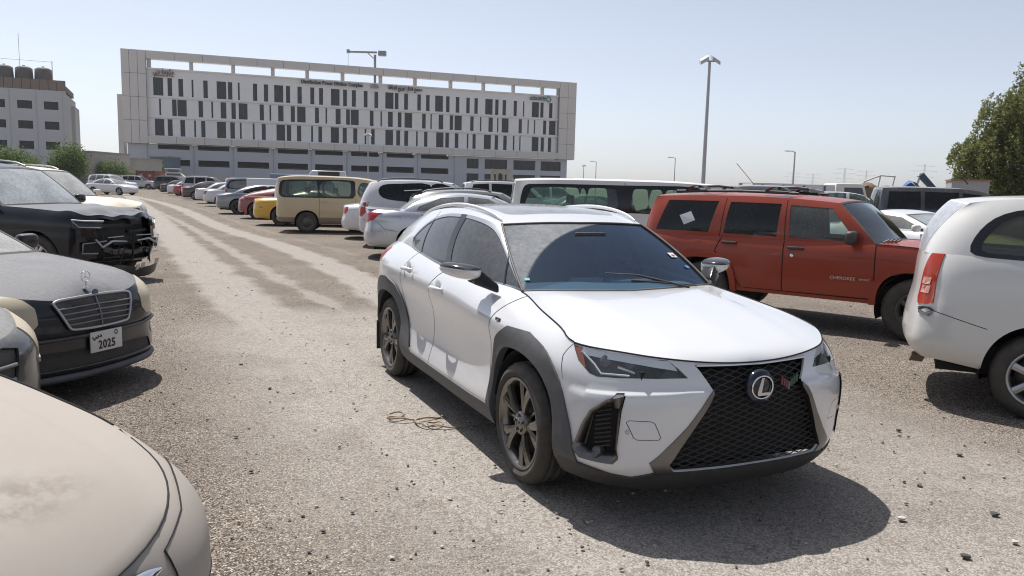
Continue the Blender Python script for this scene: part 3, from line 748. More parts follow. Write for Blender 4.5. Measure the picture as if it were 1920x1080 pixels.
def left_building():
    w = plain('grey_white_render', (.50, .51, .53), .7, 0, .05, .4); br = plain('brown_parapet', (.22, .175, .145), .7, 0, .06, .5); gl = plain('curtain_glass', (.016, .018, .022), .16, 0, .3, .25, spec=.35)
    B = thing('grey_office_block', 'four-storey grey block with square dark windows, brown parapet and roof water tanks', 'building', (-66.0, 118.0, 0), math.radians(24.0))
    holes = []
    for n in range(4):
        for z0, z1 in ((11.05, 12.2), (8.2, 9.35), (5.3, 6.45), (2.4, 3.5)): holes.append((-2.85-n*3.33, -1.0-n*3.33, z0, z1))
    wall_holes(B, 'wall', w, -13.5, 0, 0, 13.8, 0, .25, holes)
    for h in holes: pane(B, h[0], h[1], h[2], h[3], .22, gl, mull=(.5,))
    for n in range(5):
        m = MB(); m.box((-3.35-n*3.33+2.9, -.02, 6.9), (.05, .05, 13.7)); m.build('wall_joint', plain('joint_shade', (.40, .42, .46), .8), B)
    m = MB(); m.box((-6.8, 8.2, 6.8), (13.4, 15.6, 13.5)); m.box((-6.8, 12.0, 6.2), (14.4, 7.5, 12.3)); m.build('side_wall', plain('side_render', (.46, .45, .44), .8), B)
    for n in range(12):
        m = MB(); m.box((-.55-n*1.1, .35, 14.55), (1.04, .6, 1.5)); m.build('parapet_panel', br, B)
    m = MB(); m.box((-.6, 6.5, 14.2), (1.2, 11, .8)); m.build('parapet_corner', br, B)
    for n in range(4):
        t = MB(); t.lathe([(1.12, 0), (1.18, .3), (1.12, 1.7), (.7, 1.95), (.2, 2.0), (.18, 2.15), (.001, 2.2)], 18, 'z', (-3.0-n*2.45 if n < 3 else -12.4, 2.5, 15.25)); t.build('water_tank', plain('tank_brown', (.13, .12, .115), .7, 0, .2, 1.5), B)
    s = MB()
    for x in (-11.0, -10.0, -9.0): s.tube([(x, 1.6, 15.2), (x, 1.6, 18.1)], .05, 4)
    for z in (15.8, 16.4, 17.0, 17.6): s.tube([(-11.6, 1.6, z), (-9.0, 1.6, z)], .04, 4)
    s.tube([(-8.9, 1.2, 18.0), (-1.6, 1.2, 18.0)], .04, 4); s.tube([(-1.7, 1.2, 15.2), (-1.7, 1.2, 18.1)], .05, 4); s.build('roof_railing', plain('rail_pale', (.5, .5, .5), .5), B)
    a = MB(); a.tube([(-6, 3, 17), (-6, 3, 22)], .03, 4); a.build('aerial', plain('rail_pale', (.5, .5, .5), .5), B)
left_building()
def low_buildings():
    for (nm, lb, x, y, dx, dy, h, col) in (
        ('low_shed', 'low beige warehouse wall beyond the grey office block', -67.2, 128, 5, 12, 5.2, (.44, .41, .37)),
        ('warehouse', 'long beige warehouse with ribbed wall behind the low shed', -69.0, 143, 7, 10, 4.7, (.40, .38, .35)),
        ('blue_grey_shed', 'small blue-grey shed beside the far bushes', -69.2, 158, 3.4, 6, 5.6, (.16, .20, .25))):
        b = thing(nm, lb, 'building', (x, y, 0)); m = MB(); m.box((0, 0, h/2), (dx, dy, h)); m.build('wall', plain(nm+'_wall', col, .8, 0, .08, .5), b)
        r = MB(); r.box((0, 0, h+.12), (dx+.3, dy+.3, .24)); r.build('roof', plain('roof_sheet_grey', (.33, .32, .31), .7), b)
        for i in range(5):
            q = MB(); q.box((-dx/2+dx*(i+.5)/5, -dy/2-.04, h/2), (.12, .1, h-.1)); q.build('wall_rib', plain(nm+'_wall', col, .8), b)
        q = MB(); q.box((0, -dy/2-.06, 1.4), (min(2.4, dx*.6), .08, 2.8)); q.build('door', plain('shed_door', (.2, .2, .21), .6), b)
    w = thing('boundary_wall', 'low grey concrete boundary wall at the end of the lane', 'wall', (-60, 131, 0), math.radians(8))
    for i in range(9):
        m = MB(); m.box((-13+i*3.1, 0, 1.15), (3.04, .25, 2.3)); m.build('wall_panel', plain('concrete_wall', (.36, .355, .35), .85, 0, .1, .6), w)
low_buildings()
# ------------------------------------------------------------------ trees
def leaf_mat(name, c0, c1):
    if name in MATS: return MATS[name]
    t = NT(name); gi = t.n('NewGeometry'); o = t.obj(); n = t.noise(o, 1.1, 3)
    f = t.math('ADD', t.math('MULTIPLY', gi.outputs['Random Per Island'], .6), t.math('MULTIPLY', n, .5), clamp=True); col = t.mix(f, c4(c0), c4(c1))
    b = t.bsdf(**{'Base Color': col, 'Roughness': .6, 'Specular IOR Level': .25}); tl = t.n('BsdfTranslucent'); t.l(col, tl.inputs[0])
    m = t.n('MixShader'); m.inputs[0].default_value = .42; t.l(b.outputs[0], m.inputs[1]); t.l(tl.outputs[0], m.inputs[2]); MATS[name] = t.end(m); return MATS[name]
def make_tree(name, label, loc, H, blobs, nleaf, size, mat, trunk_r=.18, droop=0.0, group=None, seed=1, bark=(.12, .095, .075), clump=26):
    """trunk and limbs, crown of many small leaf quads gathered in clumps over the blobs' volume"""
    r = np.random.default_rng(seed); T = thing(name, label, 'tree', loc, 0, group); bk = plain('bark', bark, .9, 0, .3, 6, .4)
    b = MB(); b.tube([(0, 0, -.1), (.1, .05, H*.18), (.0, .1, H*.4)], [trunk_r, trunk_r*.8, trunk_r*.55], 8)
    for (cx, cy, cz, rx, ry, rz) in blobs:
        for q in range(3):
            e = np.array([cx, cy, cz])+r.normal(0, .35, 3)*[rx, ry, rz]; m = e*.5+np.array([0, 0, H*.12]); b.tube([(0, .1, H*.3), tuple(m), tuple(e)], [trunk_r*.42, trunk_r*.25, trunk_r*.07], 5)
    b.build('trunk', bk, T)
    vol = np.array([q[3]*q[4]*q[5] for q in blobs])**.75; vol /= vol.sum(); nc = nleaf//clump
    which = r.choice(len(blobs), nc, p=vol); B_ = np.array(blobs)[which]
    d = r.normal(size=(nc, 3)); d /= np.linalg.norm(d, axis=1, keepdims=True); rad = r.random(nc)**.42
    C_ = B_[:, :3]+d*rad[:, None]*B_[:, 3:]*(.82+.3*r.random((nc, 1)))
    cen = np.repeat(C_, clump, 0); sp = size*3.4
    if droop:       # hanging sprays
        tq = np.tile(np.arange(clump)/clump, nc); dirs = np.repeat(d*[1, 1, .2], clump, 0)
        P = cen+dirs*(tq**.7*droop*.45)[:, None]+np.stack([0*tq, 0*tq, -droop*tq**1.6], 1)+r.normal(0, size*.9, (len(cen), 3))
    else: P = cen+r.normal(0, 1, (len(cen), 3))*sp
    n = len(P); a = r.normal(size=(n, 3)); a /= np.linalg.norm(a, axis=1, keepdims=True); bb = np.cross(a, r.normal(size=(n, 3))); bb /= np.linalg.norm(bb, axis=1, keepdims=True)
    s = size*(.6+.8*r.random((n, 1))); asp = .45
    V = np.stack([P-a*s, P+bb*s*asp, P+a*s, P-bb*s*asp], 1).reshape(-1, 3); Q = np.arange(4*n).reshape(-1, 4)
    me = bpy.data.meshes.new('crown'); me.vertices.add(4*n); me.vertices.foreach_set('co', V.ravel()); me.loops.add(4*n); me.loops.foreach_set('vertex_index', Q.ravel().astype(np.int32)); me.polygons.add(n); me.polygons.foreach_set('loop_start', np.arange(0, 4*n, 4, dtype=np.int32)); me.update(calc_edges=True)
    o = link('crown', me, mat, T); o['kind'] = 'stuff'; return T
GREEN = leaf_mat('leaf_green', (.045, .085, .022), (.18, .25, .07)); OLIVE = leaf_mat('leaf_olive', (.07, .09, .028), (.28, .29, .105))
make_tree('ghaf_tree', 'large olive-green weeping tree beyond the white people carrier', (28.6, 43, 0), 9.5,
          [(.6, 0, 8.0, 2.2, 2, 1.6), (-2.2, 0, 6.3, 1.45, 1.6, 1.15), (-.4, 0, 6.4, 2.0, 2, 1.7), (-3.6, 0, 4.2, 1.3, 1.5, .95), (-2.2, 0, 4.5, 2.0, 2, 1.3), (-3.5, 0, 2.4, 1.5, 1.6, 1.1), (-1, 0, 2.5, 2.4, 2.2, 1.4), (2.5, 0, 5, 3, 3, 3)], 120000, .085, OLIVE, .3, .95, seed=4, clump=40)
make_tree('round_tree', 'round dark green tree in front of the grey office block', (-56.0, 100, 0), 5.4, [(0, 0, 3.6, 1.85, 1.8, 1.7), (-.8, 0, 2.6, 1.3, 1.3, 1.2), (.9, 0, 2.5, 1.2, 1.3, 1.2)], 9000, .13, GREEN, .14, group='trees before the grey block', seed=5)
make_tree('round_tree', 'dark green spreading bush at the foot of the grey block windows', (-61.0, 96, 0), 4.8, [(0, 0, 3.0, 2.6, 1.6, 1.6), (2.4, 0, 2.6, 1.3, 1.3, 1.2), (-1.8, 0, 3.2, 1.5, 1.4, 1.3)], 9000, .13, GREEN, .14, group='trees before the grey block', seed=6)
make_tree('round_tree', 'small dark bush between the round tree and the spreading bush', (-57.2, 94, 0), 3.0, [(0, 0, 2.2, .8, .8, .9)], 1800, .10, GREEN, .08, group='trees before the grey block', seed=16)
make_tree('round_tree', 'low dark green tree in front of the beige warehouse', (-62.8, 124, 0), 4.2, [(0, 0, 2.4, 2.1, 1.5, 1.5), (1.6, 0, 2.0, 1.2, 1.2, 1.1), (-1.3, 0, 2.2, 1.1, 1.1, 1.1)], 6500, .13, GREEN, .12, group='trees before the grey block', seed=7)
make_tree('round_tree', 'tiny green shrub beyond the boundary wall next to the office block', (-68, 150, 0), 4.0, [(0, 0, 3.0, 2.2, 1.2, .9)], 2200, .16, GREEN, .1, group='trees before the grey block', seed=8)
# ------------------------------------------------------------------ light masts
def mast(name, label, loc, H, kind='flood', r0=.16, group=None):
    st = plain('mast_grey', (.42, .43, .44), .45, .3); T = thing(name, label, 'light pole', loc, 0, group)
    b = MB(); b.tube([(0, 0, 0), (0, 0, H)], [r0, r0*.6], 10); b.build('pole', st, T); b = MB(); b.lathe([(r0*2.2, 0), (r0*2.2, .05), (r0*1.2, .08), (r0, .4)], 10, 'z'); b.build('base_plate', st, T)
    if kind == 'flood':
        b = MB(); b.box((0, 0, H), (.9*r0/.16, .1, .1)); b.build('cross_arm', st, T)
        for sx in (-1, 1):
            for q in (.55,):
                l = MB(); l.hexa([(-.30, -.3, -.28+.18*sx), (.30, -.3, -.28-.18*sx), (.30, .3, -.1-.18*sx), (-.30, .3, -.1+.18*sx), (-.30, -.3, .0+.18*sx), (.30, -.3, .0-.18*sx), (.30, .3, .2-.18*sx), (-.30, .3, .2+.18*sx)])
                f = l.build('floodlight', plain('lamp_housing_pale', (.5, .5, .5), .4), T, (sx*q*.75*r0/.16, -.05, H+.12))
                if r0 < .12: f.scale = (.6, .6, .6)
    elif kind == 'arm':
        b = MB(); b.tube([(0, 0, H-.1), (-.25, 0, H+.05), (-.75, 0, H+.08)], .05, 6); b.build('arm', st, T); b = MB(); b.box((-.85, 0, H+.06), (.55, .22, .1)); b.build('lamp_head', plain('lamp_housing_pale', (.5, .5, .5), .4), T)
    return T
mast('floodlight_mast', 'tall floodlight mast with a crown of lamps standing beyond the long white van', (14.65, 62, 0), 11.5, 'flood', .17)
mast('floodlight_mast', 'slim white double floodlight pole in front of the office block', (-17.5, 95, 0), 7.2, 'flood', .10)
mast('street_lamp', 'short curved street lamp beyond the red off-roader', (31.4, 90, 0), 6.3, 'arm', .12)
mast('street_lamp', 'thin street lamp far behind the long white van roof', (24.0, 120, 0), 6.5, 'arm', .09)
mast('street_lamp', 'small single-arm lamp right of the office block end wall', (14.2, 140, 0), 6.3, 'arm', .09)
mast('floodlight_mast', 'small twin-headed lamp pole nearest the office block end wall', (12.9, 150, 0), 5.8, 'flood', .09)
# ------------------------------------------------------------------ pylons and lines
def pylon(x, y, H, label):
    st = plain('haze_paled_steel', (.48, .49, .52), .6, .2); T = thing('power_pylon', label, 'pylon', (x, y, 0), .15, 'far power pylons'); b = MB(); w = H*.09  # distance haze put into the colour and size: paler, thinner steel
    for sx in (-1, 1):
        for sy in (-1, 1): b.tube([(sx*w, sy*w, 0), (sx*w*.28, sy*w*.28, H*.55), (sx*.5, sy*.5, H)], .17, 4)
    for k in range(9):
        z0, z1 = H*k/9, H*(k+1)/9; f = lambda z: max(.5, w*(1-.72*min(1, z/(H*.55)))); 
        for sx in (-1, 1): b.tube([(sx*f(z0), -f(z0), z0), (-sx*f(z1), -f(z1), z1)], .09, 4)
    b.build('tower', st, T)
    for z, a in ((.62, .34), (.80, .44), (.95, .34)):
        c = MB()
        for sx in (-1, 1): c.tube([(0, 0, H*z+1.0), (sx*H*a, 0, H*z)], .15, 4); c.tube([(0, 0, H*z-1.2), (sx*H*a, 0, H*z)], .12, 4)
        c.build('cross_arm', st, T)
    return T
for x, y, H, lb in ((640, 1250, 52, 'lattice power pylon, left one of the tallest far pair'), (735, 1290, 57, 'lattice power pylon, right one of the tallest far pair'), (520, 1260, 44, 'lattice power pylon, left one of the middle far pair'), (585, 1330, 43, 'lattice power pylon, right one of the middle far pair'), (505, 1450, 40, 'lattice power pylon, left one of the faintest far pair'), (560, 1500, 40, 'lattice power pylon, right one of the faintest far pair')):
    pylon(x, y, H, lb)
# ------------------------------------------------------------------ the white crossover in the middle
def outward_side(sp):
    c = sp.copy(); c[:, 0] = np.sign(sp[:, 0]+1.3)*np.maximum(0, np.abs(sp[:, 0]+1.3)-1.9)*2; c[:, 2] = 0; return c
def up(sp): return np.tile([0, 0, 1.0], (len(sp), 1))
def hero():
    car = thing('white_crossover', 'clean white compact crossover with black mesh grille and dark grey wheel arches', 'car', (0.850, 4.616, 0), math.radians(-65.608))
    white = paint('white_paint', (.66, .665, .68), .22, 0, .06, .10, 1.0)
    clad = plain('arch_plastic', (.060, .064, .072), .6, 0, .12, 20, .15, dust=.10)
    black = plain('gloss_black', (.012, .012, .013), .18)
    matt = plain('matt_black', (.02, .02, .021), .55, 0, .2, 25, .2, dust=.10)
    chrome = plain('chrome', (.75, .76, .78), .12, 1.0, .03)
    gap = plain('panel_gap', (.006, .006, .006), .9)
    smoke = plain('dark_metal', (.16, .155, .15), .32, .9, .1, dust=.10)
    tint = glass('tinted_glass', (.04, .045, .05), .26, (.36, .365, .38))
    # body side, nose to tail: one row of points per height
    X = [0]*16
    r0 = [(.80, 0, .185), (.785, .28, .185), (.745, .50, .19), (.63, .70, .205), (.47, .805, .22), (.33, .84, .23), (0, .85, .235), (-.4, .85, .235), (-1., .85, .235), (-1.56, .85, .24), (-2.1, .85, .24), (-2.64, .83, .26), (-3.0, .78, .28), (-3.25, .66, .29), (-3.38, .42, .29), (-3.42, 0, .29)]
    r1 = [(.885, 0, .275), (.872, .28, .278), (.83, .51, .29), (.705, .725, .31), (.525, .85, .325), (.35, .888, .335), (0, .895, .335), (-.4, .89, .335), (-1., .885, .335), (-1.56, .885, .335), (-2.1, .89, .34), (-2.64, .895, .38), (-3.0, .865, .40), (-3.29, .74, .41), (-3.46, .46, .41), (-3.51, 0, .41)]
    r2 = [(.912, 0, .44), (.897, .28, .445), (.85, .52, .455), (.725, .728, .475), (.545, .845, .49), (.365, .886, .50), (0, .896, .50), (-.4, .868, .50), (-1., .846, .50), (-1.56, .846, .51), (-2.1, .864, .53), (-2.64, .902, .56), (-3.0, .872, .58), (-3.31, .75, .58), (-3.49, .47, .58), (-3.55, 0, .58)]
    r3 = [(.926, 0, .63), (.905, .28, .64), (.852, .50, .645), (.720, .715, .655), (.545, .832, .66), (.362, .880, .675), (0, .892, .70), (-.4, .864, .70), (-1., .846, .70), (-1.56, .848, .715), (-2.1, .868, .745), (-2.64, .905, .78), (-3.0, .875, .80), (-3.31, .76, .80), (-3.48, .48, .80), (-3.54, 0, .80)]
    r4 = [(.908, 0, .745), (.887, .265, .75), (.83, .48, .755), (.705, .685, .76), (.535, .815, .77), (.345, .862, .80), (0, .868, .86), (-.4, .876, .885), (-1., .889, .90), (-1.56, .893, .915), (-2.1, .896, .945), (-2.64, .893, .985), (-3.0, .85, 1.0), (-3.28, .74, 1.0), (-3.43, .46, .995), (-3.48, 0, .99)]
    r5 = [(.866, 0, .813), (.848, .25, .822), (.795, .46, .842), (.69, .615, .858), (.455, .792, .878), (.30, .778, .917), (0, .748, .965), (-.38, .697, 1.018), (-1., .785, 1.042), (-1.56, .80, 1.06), (-2.1, .785, 1.10), (-2.64, .745, 1.135), (-3.0, .70, 1.13), (-3.2, .645, 1.11), (-3.36, .42, 1.095), (-3.42, 0, 1.09)]
    low = Net([r0, r1, r2, r3, r4, r5])
    def ledge(p, a, b):      # cheek below the lamp stands proud of the strip above it
        y, z = p[:, 1], p[:, 2]; w = np.clip((p[:, 0]-.50)/.12, 0, 1)*np.clip((y-.24)/.06, 0, 1)
        zl = .700-.03*np.clip((y-.40)/.4, 0, 1); d = .020*w/(1+np.exp(np.clip((z-zl)/.0035, -40, 40)))*np.clip((z-.42)/.2, 0, 1)
        return np.stack([d*.9, d*.35, 0*d], 1)
    low.setup(260, 60, outward_side)      # outlines are laid on the smooth surface, the ledge comes after
    k = low.ck; top = low.rows[5]
    # ---- patches on top
    cowl = Curve([(-.215, 0, 1.022), (-.245, .30, 1.026), (-.31, .52, 1.026), (-.38, .697, 1.018)])
    hood = Coons(top.part(0, k[4], 17), cowl, Curve([(.866, 0, .813), (.835, 0, .842), (.70, 0, .888), (.45, 0, .943), (.1, 0, .992), (-.215, 0, 1.022)]), top.part(k[4], k[7], 13))
    def hb(p, a, b):
        w = np.sin(np.pi*np.clip(b, 0, 1))**.7; yy = np.abs(p[:, 1]); s = 1/(1+np.exp((yy-.40-.14*b)/.028))
        return np.stack([0*w, 0*w, w*(.013*s-.006)], 1)*(1-np.clip((a-.93)/.07, 0, 1))[:, None]
    hood.bumpfn = hb; hood.setup(60, 50, up)
    apil = Curve([(-.38, .697, 1.018), (-.60, .665, 1.155), (-.83, .613, 1.285), (-1.03, .557, 1.385)])
    header = Curve([(-.955, 0, 1.402), (-.975, .28, 1.400), (-1.03, .557, 1.385)])
    wind = Coons(cowl, header, Curve([(-.215, 0, 1.022), (-.46, 0, 1.165), (-.71, 0, 1.292), (-.955, 0, 1.402)]), apil).setup(50, 50, up)
    edge = Curve([(-1.03, .557, 1.385), (-1.28, .580, 1.437), (-1.65, .592, 1.466), (-2.1, .588, 1.452), (-2.6, .565, 1.395), (-3.05, .53, 1.305)])
    belt = top.part(k[7], k[13], 25)
    dpil = Curve([(-3.2, .645, 1.11), (-3.14, .60, 1.20), (-3.05, .53, 1.305)])
    green = Coons(belt, edge, apil, dpil); 
    green.bumpfn = lambda p, a, b: np.stack([0*a, .022*np.sin(np.pi*b)*np.sin(np.pi*np.clip(a, 0, 1))**.5, 0*a], 1)
    green.setup(140, 40, lambda sp: np.tile([0, 1, .2], (len(sp), 1)))
    rearroof = Curve([(-3.13, 0, 1.35), (-3.11, .28, 1.345), (-3.05, .53, 1.305)])
    roof = Coons(header, rearroof, Curve([(-.955, 0, 1.402), (-1.25, 0, 1.472), (-1.7, 0, 1.503), (-2.3, 0, 1.488), (-2.8, 0, 1.42), (-3.13, 0, 1.35)]), edge).setup(50, 60, up)
    hatch = Coons(rearroof, Curve(top(np.linspace(1, k[13], 9))), Curve([(-3.13, 0, 1.35), (-3.3, 0, 1.22), (-3.42, 0, 1.09)]), Curve([(-3.05, .53, 1.305), (-3.14, .60, 1.20), (-3.2, .645, 1.11)])).setup(40, 40, lambda sp: np.tile([-1, 0, .6], (len(sp), 1)))
    # ---- outlines on the body side (x, z), nose (y, z) and in space
    def S(p, st=.03): return low.inv(dense(p, st), 'S')
    def F_(p, st=.02): return low.inv(dense(p, st), 'F')
    def D(p, st=.02):
        q = dense(np.array(p), st); return low.inv3(q)
    arch_f = smooth_poly([(-.345, .20), (-.35, .40), (-.325, .60), (-.20, .725), (.02, .752), (.24, .715), (.375, .62), (.425, .50), (.44, .36), (.44, .16)], 4, False)
    arch_r = smooth_poly([(-2.25, .20), (-2.25, .38), (-2.275, .56), (-2.40, .70), (-2.62, .745), (-2.84, .71), (-2.98, .60), (-3.03, .45), (-3.04, .30), (-3.04, .2)], 4, False)
    clad_f = smooth_poly([(-.415, .18), (-.412, .36), (-.385, .62), (-.335, .755), (-.15, .858), (.10, .862), (.31, .805), (.45, .68), (.535, .50), (.575, .34), (.585, .16)], 4, False, sharp=(4, 5))
    clad_r = smooth_poly([(-1.98, .18), (-2.0, .34), (-2.09, .52), (-2.215, .70), (-2.39, .825), (-2.60, .868), (-2.85, .84), (-3.03, .72), (-3.13, .55), (-3.16, .40), (-3.17, .18)], 4, False, sharp=(4, 5))
    sill = [(-.38, .16), (-.38, .345), (-.7, .335), (-1.4, .335), (-1.95, .345), (-2.08, .40), (-2.12, .16)]
    lip = [(0, .10), (0, .298), (.40, .296), (.52, .300), (.62, .262), (.70, .272), (.80, .300), (.86, .318), (.90, .10)]
    grille = [(0, .30), (0, .803), (.20, .808), (.345, .812), (.33, .79), (.272, .695), (.275, .675), (.38, .50), (.475, .335), (.44, .300)]
    frame = [(.272, .70), (.262, .685), (.40, .45), (.47, .33), (.44, .292), (.53, .285), (.565, .345), (.525, .385), (.40, .53), (.30, .675)]
    vent = [(.555, .825, .375), (.60, .80, .50), (.635, .77, .585), (.70, .722, .645), (.757, .675, .672), (.752, .69, .60), (.752, .705, .40), (.765, .705, .355), (.74, .72, .325), (.60, .82, .335)]
    lamp = [(.455, .795, .872), (.52, .765, .868), (.62, .69, .852), (.705, .60, .842), (.765, .51, .83), (.79, .468, .832), (.83, .43, .80), (.866, .392, .757), (.80, .53, .748), (.70, .68, .738), (.635, .755, .738), (.60, .785, .752), (.53, .812, .805)]
    bump_seam = strip(dense([(.44, .80), (.44, .868)], .02, False), .005)
    seam_f = smooth_poly([(-.255, 1.03), (-.335, .95), (-.40, .86), (-.435, .78), (-.44, .6), (-.44, .40), (-.445, .335)], 4, False)
    seam_b = smooth_poly([(-1.36, 1.06), (-1.47, .985), (-1.545, .90), (-1.56, .75), (-1.56, .5), (-1.565, .335)], 4, False)
    seam_r = smooth_poly([(-2.12, 1.11), (-2.20, 1.0), (-2.25, .88), (-2.24, .78), (-2.15, .62), (-2.06, .50), (-2.0, .345)], 4, False)
    doorf = np.concatenate([seam_f, seam_b[::-1]]); doorr = np.concatenate([seam_b, seam_r[::-1]])
    tow = dense([(.525, .475), (.555, .545), (.57, .555), (.66, .555), (.672, .545), (.64, .470), (.625, .460), (.535, .462)], .03)
    tow2 = strip(np.vstack([tow, tow[:1]]), .0035)
    regs = [('arch_hole', S(arch_f)), ('arch_hole', S(arch_r)), ('vent', D(vent)), ('lamp', D(lamp)), ('grille', F_(grille)),
            ('frame', F_(frame)), ('lip', F_(lip)), ('clad', S(clad_f)), ('clad', S(clad_r)), ('clad', S(sill)),
            ('gap', F_(tow2, .03)),
            ('gap', S(strip(dense(seam_f, .03, False), .010), .04)), ('gap', S(strip(dense(seam_b, .03, False), .010), .04)), ('gap', S(strip(dense(seam_r, .03, False), .010), .04)),
            ('gap', D([(.455, .80, .868), (.44, .835, .85), (.43, .858, .82), (.445, .868, .76), (.465, .87, .70), (.47, .87, .70), (.452, .868, .76), (.437, .858, .82), (.447, .835, .85), (.462, .80, .868)], .03)),
            ('door_front', S(doorf)), ('door_rear', S(doorr)),
            ('tail', D([(-3.05, .84, 1.0), (-3.2, .79, 1.0), (-3.40, .50, 1.0), (-3.47, .2, 1.0), (-3.47, .2, .955), (-3.41, .50, .955), (-3.24, .78, .95), (-3.08, .84, .95), (-2.92, .85, .99), (-2.86, .80, 1.08), (-2.92, .78, 1.10)]))]
    yl = np.linspace(.27, .80, 24)
    zl = .700-.03*np.clip((yl-.40)/.4, 0, 1)
    strip_ = np.concatenate([np.stack([yl, zl+.011], 1), np.stack([yl, zl-.011], 1)[::-1]])
    mid_ = np.concatenate([np.stack([yl, zl+.004], 1), np.stack([yl, zl-.004], 1)[::-1]])
    regs += [('body_b', F_(mid_)), ('body_b', F_(strip_))]
    low.bumpfn = ledge; low.setup(260, 60, outward_side)
    lowp = panelize(low, regs, .04)
    # greenhouse: windows
    dlo = smooth_poly([(-.405, 1.035), (-.73, 1.215), (-.965, 1.325), (-1.17, 1.378), (-1.45, 1.405), (-1.75, 1.405), (-1.95, 1.39), (-2.13, 1.355), (-2.28, 1.29), (-2.41, 1.195), (-2.35, 1.15), (-2.11, 1.115), (-1.5, 1.072), (-.9, 1.048)], 4, True, sharp=(0, 9))
    trim = grow(dlo, .022)
    bpil = [(-1.60, 1.43), (-1.50, 1.43), (-1.355, 1.03), (-1.455, 1.03)]
    cbar = [(-2.135, 1.43), (-2.12, 1.43), (-2.055, 1.05), (-2.075, 1.05)]
    aq = [(-.60, 1.03), (-.69, 1.22), (-.675, 1.225), (-.585, 1.03)]
    fq = [(-.3, 1.0), (-.59, 1.02), (-.685, 1.24), (-.3, 1.24)]
    mid = [(-1.43, 1.0), (-1.56, 1.45), (-2.128, 1.45), (-2.065, 1.0)]
    rq = [(-2.07, 1.0), (-2.13, 1.45), (-2.6, 1.45), (-2.6, 1.0)]
    def G(p, st=.03): return green.inv(dense(p, st), 'S')
    gd = G(dlo)
    greenp = {}
    gp = panelize(green, [('outside', None) if False else ('dlo', gd), ('trim', G(trim))], .05)
    # split the glass by its pillars: cut again with the pillar outlines first
    gp = panelize(green, [('pillar', G(bpil)), ('bar', G(cbar)), ('bar2', G(aq)), ('dlo', gd), ('trim', G(trim)),
                          ('gap', G(strip(dense([(-.255, 1.02), (-.40, 1.045)], .03, False), .006)))], .05)
    def part(patch, dic, nm, name, mat, off=0., skirt=0., both=True, parent=None):
        if nm not in dic: return None
        V, T = dic[nm]
        if both == 'each':
            for sd in (1, -1): Panel().add(patch, V, T, sd, off, skirt).build(name, mat, parent or car)
            return
        pn = Panel()
        for sd in (1, -1): pn.add(patch, V, T, sd, off, skirt)
        return pn.build(name, mat, parent or car)
    # split one region by a side-view outline so that each pane is its own object
    def split(patch, dic, nm, tests):
        V, T = dic[nm]; c = patch.P(V[T].mean(1)[:, 0], V[T].mean(1)[:, 1]); res = []
        for f in tests: res.append((V, T[f(c)]))
        return res
    bar_x = lambda c, x0, x1, z0=1.03, z1=1.43: x0+(x1-x0)*(c[:, 2]-z0)/(z1-z0)
    panes = split(green, gp, 'dlo', [lambda c: c[:, 0] > bar_x(c, -.59, -.76), lambda c: (c[:, 0] <= bar_x(c, -.59, -.76)) & (c[:, 0] > bar_x(c, -1.40, -1.55)),
                                     lambda c: (c[:, 0] <= bar_x(c, -1.40, -1.55)) & (c[:, 0] > bar_x(c, -2.065, -2.128)), lambda c: c[:, 0] <= bar_x(c, -2.065, -2.128)])
    # ---- painted shell
    body = Panel()
    for sd in (1, -1):
        body.add(low, *lowp['body'], sd, 0, .012).add(low, *lowp['body_b'], sd); body.add(green, *gp['body'], sd, 0, .006)
    body.build('body', white, car)
    g = Panel()
    for sd in (1, -1):
        g.add(low, *lowp['gap'], sd, -.003); g.add(green, *gp['gap'], sd, -.001)
    g.build('panel_gap', gap, car)['kind'] = 'stuff'
    for sd in (1, -1):
        for nm, hx, hz, yy in (('door_front', -1.37, .918, .888), ('door_rear', -2.06, .985, .89)):
            d = Panel().add(low, *lowp[nm], sd, 0, .012).build('door', white, car)
            h = MB(); n = 9
            pts = [(hx+.11-.22*i/(n-1), sd*(yy+.004+.036*math.sin(math.pi*i/(n-1))**.45), hz+.010*math.sin(math.pi*i/(n-1))-.012*i/(n-1)) for i in range(n)]
            h.tube(pts, [.010+.008*math.sin(math.pi*i/(n-1))**.5 for i in range(n)], 8); h.build('handle', white, d)
            c = MB(); c.lathe([(.001, .002*sd), (.05, .003*sd), (.062, -.004*sd)], 18, 'y', (hx, sd*(yy-.001), hz)); c.build('handle_cup', plain('cup_shade', (.45, .46, .48), .4), d)
        for nm, (V, T) in zip(('quarter_window', 'side_window', 'side_window', 'quarter_window'), panes):
            if len(T): Panel().add(green, V, T, sd, -.004).build(nm, tint, car)
        Panel().add(green, *gp['trim'], sd, .002, .006).build('window_trim', plain('window_chrome', (.50, .51, .53), .25, .8), car)
        for nm in ('pillar', 'bar', 'bar2'):
            Panel().add(green, *gp[nm], sd, 0.0, .004).build('window_pillar', black, car)
    # arches and sills stand proud
    for sd in (1, -1):
        V, T = lowp['clad']; c = low.P(V[T].mean(1)[:, 0], V[T].mean(1)[:, 1])
        for nm, f in (('wheel_arch_trim', c[:, 0] > -.42), ('sill_trim', (c[:, 0] <= -.42) & (c[:, 0] > -2.0)), ('wheel_arch_trim', c[:, 0] <= -2.0)):
            Panel().add(low, V, T[f], sd, .013, .045).build(nm, clad, car)
    part(low, lowp, 'lip', 'front_lip', matt, .012, .03)
    # spindle grille: pocket, surround, mesh
    part(low, lowp, 'grille', 'grille_pocket', plain('pocket_black', (.008, .008, .009), .8), -.055)
    part(low, lowp, 'frame', 'grille_surround', smoke, .006, .05, 'each')
    gm = MB(); gpoly = np.array(grille)
